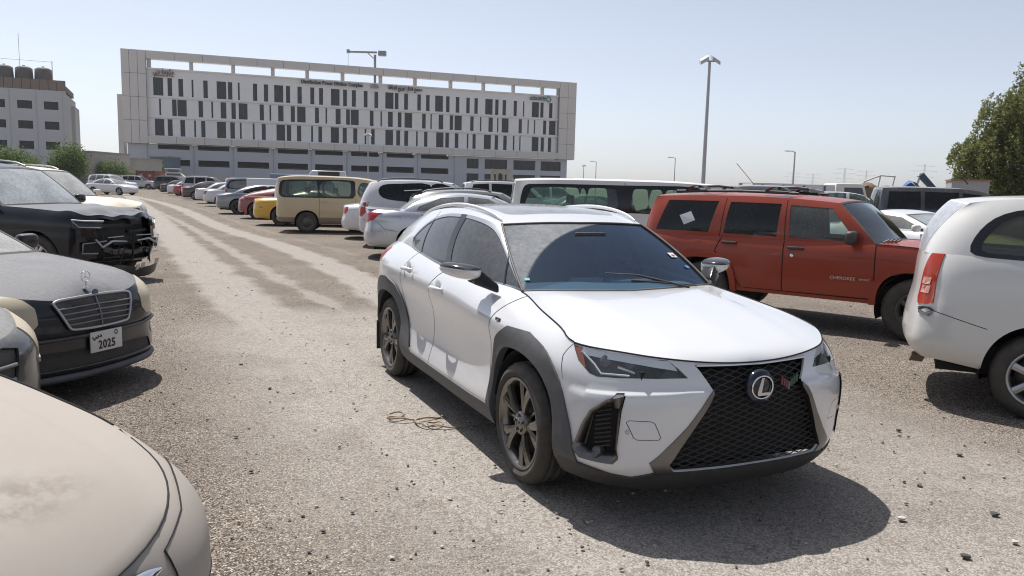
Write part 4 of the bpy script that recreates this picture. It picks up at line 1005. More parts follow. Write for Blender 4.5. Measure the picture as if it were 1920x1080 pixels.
    for fam in (1, -1):
        for i in range(-14, 46):
            c0 = .30+i*.031
            ys = np.arange(0.0, .50, .012); zs = c0+fam*.36*ys
            # zig-zag: every second cell steps, so the lozenges look pinched
            pts = np.stack([ys, zs], 1); ins = inpoly(pts, gpoly) & (zs < .80)
            run = []
            for p, q in list(zip(pts, ins))+[(None, False)]:
                if q: run.append(p)
                else:
                    if len(run) > 1:
                        ab = low.inv(np.array(run), 'F'); P = low.P(ab[:, 0], ab[:, 1])+low.N(ab[:, 0], ab[:, 1])*-.016
                        for sd in (1, -1):
                            gm.tube([(p_[0], p_[1]*sd, p_[2]) for p_ in P], .0033, 4, False, False)
                    run = []
    gm.build('grille_mesh', plain('mesh_metal', (.032, .031, .03), .45, .4, dust=.08), car)
    hb_ = MB(); ab = low.inv(np.array([(y, .803+.02*y) for y in np.linspace(0, .34, 9)]), 'F'); P = low.P(ab[:, 0], ab[:, 1])
    hb_.tube([(p[0]+.004, -p[1], p[2]) for p in P[::-1]]+[(p[0]+.004, p[1], p[2]) for p in P[1:]], .006, 6); hb_.build('grille_strip', chrome, car)
    # fog vents
    part(low, lowp, 'vent', 'vent_pocket', plain('pocket_black', (.008,)*3, .8), -.055, 0, 'each')
    vv = np.array(vent); vab = low.inv3(dense(vv, .02)); vP = low.P(vab[:, 0], vab[:, 1]); vN = low.N(vab[:, 0], vab[:, 1])
    for sd in (1, -1):
        fr = MB(); m = len(vP); cen = vP.mean(0)
        def ring(f, dpt): return [tuple((p+(cen-p)*f+n*dpt)*[1, sd, 1]) for p, n in zip(vP, vN)]
        q = ring(0, .008)+ring(.13, .003)+ring(.2, -.05); fr.add(q, [(j*m+i, j*m+(i+1) % m, (j+1)*m+(i+1) % m, (j+1)*m+i) for j in range(2) for i in range(m)], True)
        fr.build('vent_frame', smoke, car)
        sl = MB()
        for i in range(11):
            z = .40+i*.022; sl.tube([(.66-.0*i, sd*(.775-.1*max(0, z-.55)), z), (.71, sd*.715, z+.018)], .004, 4)
        sl.tube([(.60, sd*.79, .40), (.645, sd*.765, .60)], .006, 4); sl.build('vent_slat', matt, car)
        fl = MB(); fl.lathe([(.034, .0), (.036, .015), (.03, .02), (.001, .024)], 18, 'x', (.655, sd*.752, .375)); fl.build('fog_lamp', plain('lamp_glass', (.10, .105, .11), .08, .6), car)
    # headlamps: dark housing, reflector blades, clear cover
    lab = np.array(lamp)
    for sd in (1, -1):
        hl = Panel().add(low, *lowp['lamp'], sd, -.045, .0).build('headlight', plain('lamp_housing', (.045, .047, .05), .3, .3), car)
        def PT(x, y, z): return (x, y*sd, z)
        b = MB()
        b.hexa([PT(.50, .765, .835), PT(.50, .745, .858), PT(.76, .465, .825), PT(.76, .48, .79), PT(.515, .785, .838), PT(.515, .770, .864), PT(.805, .45, .828), PT(.805, .465, .795)])
        b.tube([PT(.52, .775, .838), PT(.58, .745, .79), PT(.63, .735, .752), PT(.72, .63, .752)], .006, 5)
        b.tube([PT(.66, .66, .785), PT(.74, .57, .752), PT(.77, .53, .751)], .007, 5)
        b.build('daytime_strip', plain('lamp_silver', (.78, .79, .80), .3, .2), hl)
        for (x, y, z) in ((.625, .68, .80), (.70, .585, .79)):
            l = MB(); l.lathe([(.042, -.02), (.043, .0), (.034, .012), (.015, .02), (.001, .022)], 18, 'x', (x-.02, y*sd, z)); l.build('projector', plain('projector_glass', (.07, .08, .1), .05, .2), hl)
        tl = np.array([(.505, .772, .862), (.60, .70, .853), (.69, .61, .842), (.755, .52, .83), (.79, .468, .826), (.815, .44, .806)]); bl = tl-[0, 0, .034]+[.012, .006, 0]; bl[-1] = (.835, .43, .79)
        q1, q2 = low.inv3(dense(tl, .03, False)), low.inv3(dense(bl, .03, False)); nn = min(len(q1), len(q2)); A_ = low.P(q1[:nn, 0], q1[:nn, 1])-low.N(q1[:nn, 0], q1[:nn, 1])*.008; B_ = low.P(q2[:nn, 0], q2[:nn, 1])-low.N(q2[:nn, 0], q2[:nn, 1])*.016
        rb = MB(); rb.add([(p[0], p[1]*sd, p[2]) for p in list(A_)+list(B_)], [(i, i+1, nn+i+1, nn+i) for i in range(nn-1)], True); rb.build('light_guide', plain('lamp_silver', (.78, .79, .80), .3, .2), hl)
        a = MB(); a.hexa([PT(.47, .79, .855), PT(.53, .785, .775), PT(.555, .775, .77), PT(.495, .765, .855), PT(.48, .80, .857), PT(.542, .797, .777), PT(.567, .785, .772), PT(.503, .775, .857)])
        a.build('amber_reflector', plain('amber', (.32, .085, .03), .25), hl)
        Panel().add(low, *lowp['lamp'], sd, .001, .012).build('lamp_cover', glass('lamp_clear', (.90, .92, .94), .05, (.6, .58, .54)), hl)
    part(low, lowp, 'tail', 'tail_lamp', plain('tail_red_pale', (.45, .06, .05), .15), .004, .01)
    # hood, windscreen, roof
    hp = panelize(hood, [], .05); pn = Panel()
    for sd in (1, -1): pn.add(hood, *hp['body'], sd, 0.0, .02)
    hd = pn.build('bonnet', white, car)
    ln = MB(); P = hood.d1(np.linspace(0, 1, 20)); 
    for sd in (1, -1): ln.tube([(p[0], sd*(p[1]+.001), p[2]+.0005) for p in P], .0050, 4)
    P = hood.c0(np.linspace(.0, 1, 24)); ln.tube([(p[0]+.002, -p[1], p[2]-.003) for p in P[::-1]]+[(p[0]+.002, p[1], p[2]-.003) for p in P[1:]], .005, 4)
    ln.build('bonnet_gap', gap, car)['kind'] = 'stuff'
    wp = panelize(wind, [], .05)
    pn = Panel()
    for sd in (1, -1): pn.add(wind, *wp['body'], sd, -.004)
    pn.build('windscreen', glass('windscreen_glass', (.42, .55, .64), .42, (.50, .50, .49), swept=[(.186, .51, .763, 1.348)], ior=2.1, gloss=(.40, .58, .84)), car)
    ed = MB(); P = apil(np.linspace(0, 1, 14)); hd_ = header(np.linspace(0, 1, 9)); cw = cowl(np.linspace(0, 1, 9))
    for sd in (1, -1): ed.tube([(p[0]+.004, sd*(p[1]-.004), p[2]+.003) for p in P], .009, 6)
    ed.tube([(p[0]+.004, -p[1], p[2]-.002) for p in hd_[::-1]]+[(p[0]+.004, p[1], p[2]-.002) for p in hd_[1:]], .008, 6)
    ed.tube([(p[0]-.01, -p[1], p[2]-.002) for p in cw[::-1]]+[(p[0]-.01, p[1], p[2]-.002) for p in cw[1:]], .012, 6)
    ed.build('windscreen_seal', plain('seal_rubber', (.03, .031, .033), .6, dust=.2), car)
    sun_r = smooth_poly([(-1.16, 0), (-1.17, .30), (-1.21, .42), (-1.30, .445), (-1.75, .445), (-1.86, .42), (-1.90, .30), (-1.91, 0)], 4, False)
    rp = panelize(roof, [('sun', roof.inv(dense(sun_r, .04), 'T'))], .05); pn = Panel(); ps = Panel()
    for sd in (1, -1): pn.add(roof, *rp['body'], sd, 0, .004); ps.add(roof, *rp['sun'], sd, -.002)
    pn.build('roof', white, car); ps.build('sunroof', plain('sunroof_glass', (.10, .105, .11), .12, 0, .1, dust=.55, dustcol=(.40, .39, .38)), car)
    P = edge(np.linspace(.03, .88, 18))
    for sd in (1, -1):
        rl = MB(); m = len(P); rl.tube([(p[0], sd*(p[1]-.030), p[2]+.014+.014*math.sin(math.pi*i/(m-1))**.35) for i, p in enumerate(P)], [.006+.008*math.sin(math.pi*i/(m-1))**.3 for i in range(m)], 8)
        rl.build('roof_rail', plain('rail_satin', (.62, .62, .63), .4, .3), car)
    htp = panelize(hatch, [('glass', hatch.inv(smooth_poly([(0, 1.31), (.40, 1.30), (.47, 1.27), (.53, 1.16), (.45, 1.13), (0, 1.12)], 4, False), 'R'))], .06); pn = Panel(); pg = Panel()
    for sd in (1, -1):
        pn.add(hatch, *htp['body'], sd, 0)
        if 'glass' in htp: pg.add(hatch, *htp['glass'], sd, -.003)
    pn.build('tailgate', white, car); pg.build('rear_window', tint, car)
    # door mirrors
    for sd in (1, -1):
        def m_head(u, v):   # u from the glass rim to the nose, v round the section: flat top, belly deeper towards the car
            a = 2*math.pi*v; r = (1-u**2.4)**.5; ca, sa = math.cos(a), math.sin(a); q = math.copysign(abs(ca)**.8, ca)*r
            y = .975+.118*q; inner = .5-.5*q; zc = 1.128; h = .036 if sa > 0 else .040+.045*inner
            return (-.72+.17*u*(1-.25*q)-.02*q, sd*y, zc+h*math.copysign(abs(sa)**.75, sa)*r+.006*q)
        b = MB(); b.grid(m_head, 9, 25); mo = b.build('door_mirror', white, car)
        cap = MB()  # dark reflection on the glossy housing top, put in as a black shell
        def m_top(u, v):
            x, y, z = m_head(u*.985, .01+.48*v); return (x+.005*(1-u), y, z+.005)
        cap.grid(m_top, 9, 13); cap.build('mirror_top_reflection', plain('reflection_black', (.035, .036, .038), .12), mo)
        f = MB(); f.add([tuple(np.array(m_head(.02, k/20))+[-.002, 0, 0]) for k in range(20)], [tuple(range(20))]); f.build('mirror_glass', plain('mirror_face', (.55, .58, .6), .03, 1.0), mo)
        st = MB(); st.hexa([(-.47, sd*.80, .995), (-.62, sd*.81, 1.0), (-.64, sd*.80, 1.045), (-.50, sd*.79, 1.045), (-.57, sd*.93, 1.045), (-.70, sd*.93, 1.05), (-.70, sd*.89, 1.145), (-.58, sd*.89, 1.135)])
        st.build('mirror_arm', black, mo, bevel=.012)
    # badges
    em = MB(); em.lathe([(.083, -.035), (.085, -.005), (.078, .006), (.001, .010)], 36, 'x', (.922, 0, .697)); eo = em.build('front_emblem', plain('emblem_blue_black', (.018, .022, .035), .08), car)
    rg = MB(); pts = [(.934, .064*math.cos(a), .697+.056*math.sin(a)) for a in np.linspace(0, 2*math.pi, 33)]; rg.tube(pts, .0045, 6, False); rg.build('emblem_ring', chrome, eo)
    lt = MB(); lt.prism([(-.012, .048), (-.034, -.028), (-.030, -.040), (.046, -.040), (.040, -.026), (-.008, -.026), (.004, .048)], .930, .940, 'x')
    lo = lt.build('emblem_letter', chrome, eo); lo.location = (0, 0, .697)
    for v in lo.data.vertices: v.co.y *= 1.0
    fb = [(.150+.017*i, .012*(3-abs(i-3))) for i in range(7)]
    for i, (y, dz) in enumerate(fb):
        b = MB(); b.box((.902-.008*i/6, y, .712-dz*.8+.006*(i > 3)), (.008, .012, .040))
        b.build('national_emblem_bar', plain('emblem_red' if i < 3 else 'emblem_steel' if i == 3 else 'emblem_green', ((.16, .045, .05), (.16, .16, .16), (.045, .10, .075))[0 if i < 3 else 1 if i == 3 else 2], .35), car)
    for i in range(3):
        b = MB(); b.box((.735-.02*i, .702+.026*i, .60), (.012, .010+.003*(i == 0), .055-.008*i), -.6); b.build('bumper_scuff', matt, car)
    ps_ = low.inv3(np.array([(.76, .65, .50)])); p = low.P(ps_[:, 0], ps_[:, 1])[0]
    for sd in (1, -1):
        b = MB(); b.lathe([(.013, -.004), (.012, .003), (.001, .004)], 12, 'x', (p[0], sd*p[1], p[2])); b.build('parking_sensor', plain('sensor_grey', (.5, .5, .52), .4), car)
        bd = MB(); bd.prism([(-.035, -.03), (.03, -.03), (.04, .035), (-.025, .035)], -.003, .003); bo = bd.build('fender_badge', black, car, (-.315, sd*.878, .845)); 
        b2 = MB(); b2.prism([(-.014, -.02), (-.005, -.02), (.0, .0), (.014, .003), (.018, .012), (.0, .012), (.004, .018), (.024, .022), (.026, .027), (-.002, .027)], -.005, .005); b2.build('badge_letter', chrome, bo)
    # wipers, stickers, cabin
    wpz = MB(); wpz.tube([(-.24, .42, 1.03), (-.36, .10, 1.10), (-.385, -.12, 1.112)], .008, 5); wpz.tube([(-.27, .50, 1.035), (-.30, .02, 1.078)], .006, 4)
    wpz.build('wiper', matt, car)
    def wind_pt(y, f, off=.004):
        ab = np.array([[abs(y)/.66, f]]); p = wind.P(ab[:, 0], ab[:, 1])[0]+wind.N(ab[:, 0], ab[:, 1])[0]*off; return np.array([p[0], p[1]*(1 if y > 0 else -1), p[2]])
    def sticker(name, y0, y1, f0, f1, mat, off=-.012):
        b = MB(); b.add([wind_pt(y0, f0, off), wind_pt(y1, f0, off), wind_pt(y1, f1, off), wind_pt(y0, f1, off)], [(0, 1, 2, 3)]); return b.build(name, mat, car)
    sticker('windscreen_sticker', .52, .585, .40, .47, plain('sticker_white', (.75, .72, .72), .5), .003); sticker('sticker_print', .535, .57, .415, .44, plain('sticker_red', (.5, .08, .08), .5), .005)
    sticker('windscreen_tag', .56, .60, .24, .275, plain('tag_blue', (.10, .22, .5), .5), .003); sticker('windscreen_tag', -.615, -.585, .13, .16, plain('tag_teal', (.1, .42, .45), .4), .003)
    dk = plain('dash_plastic', (.24, .29, .31), .6); st_ = plain('cabin_seat', (.035, .037, .042), .7)
    ds = MB(); ds.grid(lambda u, v: (-.40-.42*u, (v-.5)*1.30, 1.0+.012*math.sin(6*v)+.02*math.sin(math.pi*u)-.10*max(0, u-.75)*4*(u > .75)), 8, 15); ds.build('dashboard', dk, car)
    db = MB(); db.box((-.83, .36, .985), (.16, .42, .07)); db.box((-.80, -.02, .96), (.05, .26, .16)); db.box((-.8, 0, .80), (.06, 1.34, .30)); db.build('instrument_hood', dk, car, bevel=.02)
    steering(car, -.96, .36, .93, plain('wheel_leather', (.03, .03, .03), .5))
    for y in (.36, -.36): seat(car, -1.35, y, .48, st_, .5, .62)
    seat(car, -2.2, 0, .52, st_, 1.25, .56, False)
    fl = MB(); fl.box((-1.35, 0, .36), (4.0, 1.45, .10)); fl.box((.30, 0, .53), (.95, 1.2, .50)); fl.build('underbody', plain('underbody_black', (.012, .012, .013), .9), car)  # second, taller box added unseen to block sun leaking behind the grille
    mr = MB(); mr.box((-.80, 0, 1.315), (.02, .24, .06)); mr.build('inside_mirror', matt, car, bevel=.01)
    well(car, .045, .355, .398, .87); well(car, -2.645, .355, .398, .87)
    add_wheels(car, (0, -2.64), .340, .252, .225, .885, 'hero', plain('rim_gunmetal', (.20, .19, .175), .25, .9, .15, dust=.05), 5)
    for sd in (1, -1): mf = MB(); mf.box((-3.06, sd*.78, .28), (.012, .20, .26)); mf.build('mud_flap', matt, car)
    return car
hero()
# ------------------------------------------------------------------ parametric car: every other vehicle is a table for this
def lerp_tab(tab, x):
    t = sorted(tab); return np.interp(x, [p[0] for p in t], [p[1] for p in t])
def make_car(name, label, loc, head, s, cat='car', group=None, z=0.0):
    car = thing(name, label, cat, (loc[0], loc[1], z), math.radians(head), group)
    g = s.get
    W_, wb, fo, ro, r = s['W'], s['wb'], s['fo'], s['ro'], s['r']
    pm = s['paint']; gm = s['glass']; step = g('step', .09)
    blk = plain('matt_black', (.02, .02, .021), .55, 0, .2, 25, .2, dust=.10); gapm = plain('panel_gap', (.006, .006, .006), .9)
    zb = g('zb', .24); nr, tr = g('nr', 1.0), g('tr', .7); belt = s['belt']; xc, xd = s['xc'], s['xd']
    hin, bin_ = g('hin', .86), g('bin', .915); wf = g('wf', (.93, .985, 1.0, .995, .972)); hf = (0, .12, .35, .62, .86, 1)
    nose = g('nose', (.10, .02, 0, .0, .02, .07)); tail = g('tail', (.09, .01, 0, .01, .03, .06))
    deck = g('deck', False)
    fr = [(0, 0), (.38, .02), (.66, .085), (.87, .23), (.975, .45)]
    xs_front = [(y, fo-nr*d, 'f', d) for y, d in fr]
    rc = [(.985, .34), (.90, .17), (.68, .06), (.38, .015), (0, 0)]
    xe = -(wb+ro)
    xs_rear = [(y, xe+tr*d, 'r', d) for y, d in rc]
    mids = [0.0, xc]+[xc+(xd-xc)*q for q in (.25, .5, .75)]+([xd] if deck or xd > xs_rear[0][1]+.12 else [])
    if deck: mids += [m for m in (-(wb+.25*ro),) if m < xd-.15 and m > xs_rear[0][1]+.15]
    mids = [m for m in mids if m < xs_front[-1][1]-.1]
    cols = xs_front+[(1.0, x, 'm', 0) for x in mids]+xs_rear
    ncf = len(xs_front); ic = ncf+mids.index(xc)
    idk = ncf+mids.index(xd) if xd in mids else len(cols)-len(xs_rear)+g('rci', 1)
    R = [[] for _ in hf]
    taper = g('taper', .03)
    for (yf, x, kd, d) in cols:
        zt = float(lerp_tab(belt, x)); xm = (fo+xe)/2; q = abs(x-xm)/((fo-xe)/2); tp = 1-taper*max(0, q-.45)**2/.3
        for i, h in enumerate(hf):
            zz = zb+(zt-zb)*h+(g('rise', .06)*(1-h) if kd == 'r' else 0)
            if i < 5: y = W_*wf[i]*yf*tp
            else:
                f = hin if x > xc+.02 else bin_ if x <= xc-.3 else hin+(bin_-hin)*(xc+.02-x)/.32
                if deck and x < xd: f = g('din', .84)
                y = W_*f*yf*tp
            xx = x
            if kd == 'f': xx = x-nose[i]*(1-.4*yf)
            elif kd == 'r': xx = x+tail[i]*(1-.3*yf)
            R[i].append((xx, y, zz))
    low = Net(R).setup(150, 36, lambda sp: np.stack([np.sign(sp[:, 0]-(fo+xe)/2)*np.maximum(0, np.abs(sp[:, 0]-(fo+xe)/2)-.42*(fo-xe)), sp[:, 1], 0*sp[:, 1]], 1))
    k = low.ck; top = low.rows[5]; T = lambda i: np.array(R[5][i])
    cb = T(ic); crown = g('crown', .05); wsb = g('wsb', .13)
    cowl = Curve([(cb[0]+wsb, 0, cb[2]+.015), (cb[0]+wsb*.75, cb[1]*.5, cb[2]+.012), tuple(cb)])
    n0 = T(0); cx = cb[0]+wsb
    hoodc = [tuple(n0)]+[(n0[0]+(cx-n0[0])*q, 0, float(lerp_tab(belt, n0[0]+(cx-n0[0])*q))+crown*math.sin(math.pi*min(1, q*1.0))**.6+.015*q) for q in (.12, .4, .7)]+[(cx, 0, cb[2]+.015)]
    hood = Coons(top.part(0, k[4], 11), cowl, Curve(hoodc), top.part(k[4], k[ic], 9)); hood.bumpfn = g('hoodfn'); hood.setup(30, 30, up)
    xh, zh, wr = s['xh'], s['zh'], s['wr']; re = s['roof']          # roof: edge points (x, z) from header to rear
    hc = (xh, wr*g('whf', .97), zh)
    apil = Curve([tuple(cb), tuple(np.array(cb)*.5+np.array(hc)*.5+[0, .012, .02]), hc])
    rc_ = g('rcrown', .05); header = Curve([(xh+g('hdc', .08), 0, zh+rc_*.7), (xh+g('hdc', .08)*.75, wr*.5, zh+rc_*.55), hc])
    wind = Coons(cowl, header, Curve([(cx, 0, cb[2]+.015), ((cx+xh+.08)/2+.02, 0, (cb[2]+zh+rc_)/2+.03), (xh+g('hdc', .08), 0, zh+rc_*.7)]), apil).setup(30, 30, up)
    ep = [hc]+[(x, wr*(1-g('rtap', .06)*((xh-x)/(xh-re[-1][0]))**2), z_) for x, z_ in re]
    edge = Curve(ep); er = np.array(ep[-1])
    bl = top.part(k[ic], k[idk], 17); bd = T(idk)
    dpil = Curve([tuple(bd), tuple(bd*.5+er*.5+[g('dbx', -.02), .015, .02]), tuple(er)])
    green = Coons(bl, edge, apil, dpil); gb = g('gbulge', .02)
    green.bumpfn = lambda p, a, b: np.stack([0*a, gb*np.sin(np.pi*b)*np.sin(np.pi*np.clip(a, 0, 1))**.5, 0*a], 1)
    green.setup(90, 26, lambda sp: np.tile([0, 1, .2], (len(sp), 1)))
    rrc = g('rrc', .06); rear_e = Curve([(er[0]-rrc, 0, er[2]+rc_*.8), (er[0]-rrc*.8, er[1]*.5, er[2]+rc_*.65), tuple(er)])
    hcx = (xh+g('hdc', .08)); rcx = er[0]-rrc
    rcl = [(hcx, 0, zh+rc_*.7)]+[(hcx+(rcx-hcx)*q, 0, float(lerp_tab([(p[0], p[2]) for p in ep], hcx+(rcx-hcx)*q))+rc_) for q in (.2, .45, .7, .9)]+[(rcx, 0, er[2]+rc_*.8)]
    roof = Coons(header, rear_e, Curve(rcl), edge).setup(24, 40, up)
    if deck:
        rgb = g('rgb', .10); dk_ = Curve([(bd[0]-rgb, 0, bd[2]+.02), (bd[0]-rgb*.75, bd[1]*.5, bd[2]+.015), tuple(bd)])
    else: dk_ = Curve(top(np.linspace(1, k[idk], 9)))
    hatch = Coons(rear_e, dk_, Curve([tuple(rear_e(0.)[0]), tuple((rear_e(0.)[0]+dk_(0.)[0])/2+[g('dbx', -.02)*1.5, 0, .02]), tuple(dk_(0.)[0])]), Curve(dpil(np.linspace(1, 0, 7)))).setup(26, 26, lambda sp: np.tile([-1, 0, .7], (len(sp), 1)))
    decks = None
    if deck:
        tl = top.part(k[idk], k[len(cols)-4], 9); te = Curve(top(np.linspace(1, k[len(cols)-4], 7))); d0 = dk_(0.)[0]; t0 = T(len(cols)-1)
        decks = Coons(dk_, te, Curve([tuple(d0), tuple((d0+t0)/2+[0, 0, g('dcrown', .035)]), tuple(t0+[0, 0, .0])]), tl).setup(26, 26, up)
    # ---- cut-outs
    ra = g('ra', r*1.13); ap = g('apow', 2.15); za = r+g('lift', .01); regs = []
    for x in (0, -wb): regs.append(('arch', low.inv(dense(arch_poly(x, za, ra, zb-.15, ap), .05), 'S')))
    for (nm, mt, mode, poly, off) in g('lowparts', []):
        q = dense(np.array(poly), .04); regs.append((nm, low.inv3(q) if mode == '3' else low.inv(q, mode)))
    if g('flare'):
        for x in (0, -wb): regs.append(('flare', low.inv(dense(arch_poly(x, za, ra+s['flare'], zb-.15, ap), .06), 'S')))
    if g('sill'): regs.append(('sill', low.inv(dense([(xs_front[-1][1]+.3, zb-.1), (xs_front[-1][1]+.3, s['sill']), (xs_rear[0][1]-.3, s['sill']), (xs_rear[0][1]-.3, zb-.1)], .1), 'S')))
    for ln in g('seams', []): regs.append(('gap', low.inv(dense(strip(dense(ln, .06, False), g('seamw', .010)), .08), 'S')))
    lp = panelize(low, regs, step)
    gr = []; wins = g('win', []); pol = []
    for w_ in wins:
        w_ = smooth_poly(w_, 3, True, g('wsharp', ())) if g('wsmooth', True) else w_; pol.append(green.inv(dense(w_, .06), 'S'))
    for i, q in enumerate(pol): gr.append(('win%d' % i, q))
    if g('black'): gr.append(('black', green.inv(dense(smooth_poly(s['black'], 3), .06), 'S')))
    for ln in g('gseams', []): gr.append(('gap', green.inv(dense(strip(dense(ln, .06, False), .010), .08), 'S')))
    gp = panelize(green, gr, step)
    dsp = g('disp')
    body = Panel()
    for sd in (1, -1): body.add(low, *lp['body'], sd, 0, .015).add(green, *gp['body'], sd, 0, .006)
    rp = panelize(roof, [('sun', roof.inv(dense(s['sunroof'], .08), 'T'))] if g('sunroof') else [], step*1.2)
    for sd in (1, -1): body.add(roof, *rp['body'], sd)
    rw = g('rearglass', (.12, .12, .10))         # side, top, bottom margins as fractions
    rg = np.array([(0, rw[1]), (1-rw[0]*.9, rw[1]), (1-rw[0]*.7, .5), (1-rw[0], 1-rw[2]), (0, 1-rw[2])])
    hp = panelize(hatch, [('glass', dense(rg, .06))], step*1.2)
    for sd in (1, -1): body.add(hatch, *hp['body'], sd)
    if decks is not None:
        dp = panelize(decks, [], step*1.2)
        for sd in (1, -1): body.add(decks, *dp['body'], sd)
    hb = panelize(hood, [], step)
    bo = body.build('body', pm, car, dsp)
    if 'sun' in rp and g('sunroof'):
        pn = Panel()
        for sd in (1, -1): pn.add(roof, *rp['sun'], sd, .003)
        pn.build('sunroof', plain('sunroof_glass', (.10, .105, .11), .12, 0, .1, dust=.55, dustcol=(.40, .39, .38)), car)
    pn = Panel()
    for sd in (1, -1): pn.add(hood, *hb['body'], sd, 0, .005)
    ho = pn.build('bonnet', g('hoodpaint') or pm, car, dsp)
    ln = MB(); P = hood.d1(np.linspace(.06, 1, 14))
    if dsp is None:
        for sd in (1, -1): ln = MB(); ln.tube([(p[0], sd*(p[1]+.001), p[2]+.001) for p in P], .0045, 4); ln.build('bonnet_gap', gapm, car)
    pn = Panel()
    for sd in (1, -1): pn.add(hatch, *hp['glass'], sd, .002, .01)
    pn.build('rear_window', g('rglass') or gm, car)
    wp = panelize(wind, [('glass', dense(np.array([(0, .03), (.95, .03), (.94, .95), (0, .95)]), .08))], step); pn = Panel(); pf = Panel()
    for sd in (1, -1): pn.add(wind, *wp['glass'], sd, -.003); pf.add(wind, *wp['body'], sd, .001)
    pn.build('windscreen', g('wglass') or gm, car); pf.build('windscreen_seal', blk, car)
    for sd in (1, -1):
        for i in range(len(pol)):
            Panel().add(green, *gp['win%d' % i], sd, -.004).build('side_window', g('winglass', {}).get(i) or g('sglass') or gm, car)
        if g('black'):
            Panel().add(green, *gp['black'], sd, .001).build('window_surround', g('blackmat') or plain('gloss_black', (.012, .012, .013), .18), car)
        nb = Panel().add(low, *lp.get('gap', (None, np.zeros((0, 3), int))), sd, -.002)
        if g('gseams'): nb.add(green, *gp['gap'], sd, .001)
        nb = nb.build('door_gap', gapm, car)
        if nb: nb['kind'] = 'stuff'
        for nm in sorted(set(q[0] for q in g('lowparts', []))):
            d = [q for q in s['lowparts'] if q[0] == nm][0]
            if d[2] in ('S', '3') or d[3][0][0] != 0:
                Panel().add(low, *lp[nm], sd, d[4], .012).build(nm, d[1], car)
        if g('flare'):
            V, Tt = lp['flare']
            if len(Tt):
                c = low.P(V[Tt].mean(1)[:, 0], V[Tt].mean(1)[:, 1])[:, 0]
                for f in (c > -wb/2, c <= -wb/2): Panel().add(low, V, Tt[f], sd, g('flareoff', .02), .05).build('wheel_arch_trim', g('flaremat') or pm, car)
        if g('sill'):
            V, Tt = lp['sill']; c = low.P(V[Tt].mean(1)[:, 0], V[Tt].mean(1)[:, 1])[:, 0]
            for f in (c > 0, (c <= 0) & (c > -wb), c <= -wb): Panel().add(low, V, Tt[f], sd, .006, .02).build('sill_trim', g('sillmat') or blk, car)
    for nm in sorted(set(q[0] for q in g('lowparts', []))):
        d = [q for q in s['lowparts'] if q[0] == nm][0]
        if d[2] in ('F', 'R') and d[3][0][0] == 0:
            pn = Panel()
            for sd in (1, -1): pn.add(low, *lp[nm], sd, d[4], .012)
            pn.build(nm, d[1], car)
    # ---- details
    for (x, z_) in g('handles', []):
        for sd in (1, -1):
            y = float(low.P(*low.inv([(x, z_)], 'S').T)[0][1]); h = MB(); h.box((x, sd*(y+.016), z_), (.20, .03, .035)); h.build('door_handle', g('handlemat') or pm, car, bevel=.012)
    if g('mirror'):
        x, z_ = s['mirror']; mw = g('mirw', .20)
        for sd in (1, -1):
            mo = rbox('door_mirror', (x, sd*(W_+mw*.42), z_), (.11, mw, g('mirh', .14)), g('mirmat') or pm, car, .045, None, 3)
            a = MB(); a.hexa([(.05, -sd*mw*.75, -.06), (-.05, -sd*mw*.75, -.06), (-.05, -sd*mw*.75, .0), (.05, -sd*mw*.75, .0), (.03, -sd*mw*.2, -.05), (-.03, -sd*mw*.2, -.05), (-.03, -sd*mw*.2, .0), (.03, -sd*mw*.2, .0)]); a.build('mirror_arm', blk, mo)
    if g('rails'):
        P = edge(np.linspace(.12, .9, 12))
        for sd in (1, -1):
            b = MB(); m = len(P); b.tube([(p[0], sd*(p[1]-.05), p[2]+.015+.05*math.sin(math.pi*i/(m-1))**.3) for i, p in enumerate(P)], .018, 6); b.build('roof_rail', g('railmat') or plain('rail_dark', (.05, .05, .055), .5, dust=.2), car)
    if g('under', True):
        u = MB(); u.box(((fo+xe)/2, 0, zb+.10), (fo-xe-.5, W_*1.6, .22)); u.build('underbody', plain('underbody_black', (.012, .012, .013), .9), car)
    if g('seats', True):
        st = g('seatmat') or plain('cabin_grey', (.10, .10, .10), .8); zs = g('zseat', .42); zr = zh-zs-.32
        for x in g('seatx', (-1.35, -2.25)):
            for y in (-W_*.42, W_*.42): seat(car, x, y, zs, st, .50, min(.62, zr*.8), True)
        d_ = MB(); d_.box((cb[0]-.28, 0, cb[2]-.10), (.36, W_*1.6, .16)); d_.build('dashboard', plain('cabin_plastic', (.05, .06, .07), .6), car, bevel=.05)
        steering(car, cb[0]-.62, W_*.42, cb[2]-.07, blk)
    for x in (0, -wb): well(car, x, za, ra+.012, W_*.97, .36)
    add_wheels(car, (0, -wb), r, g('rr', r*.66), g('tw', .22), W_*g('wy', .975), g('wstyle', 'plain'), g('rim') or plain('rim_silver', (.42, .42, .43), .35, .8, dust=.15), g('spokes', 5), z=r-.006)
    car_info = dict(car=car, low=low, hood=hood, wind=wind, green=green, roof=roof, edge=edge, hatch=hatch, top=top, k=k)
    return car, car_info
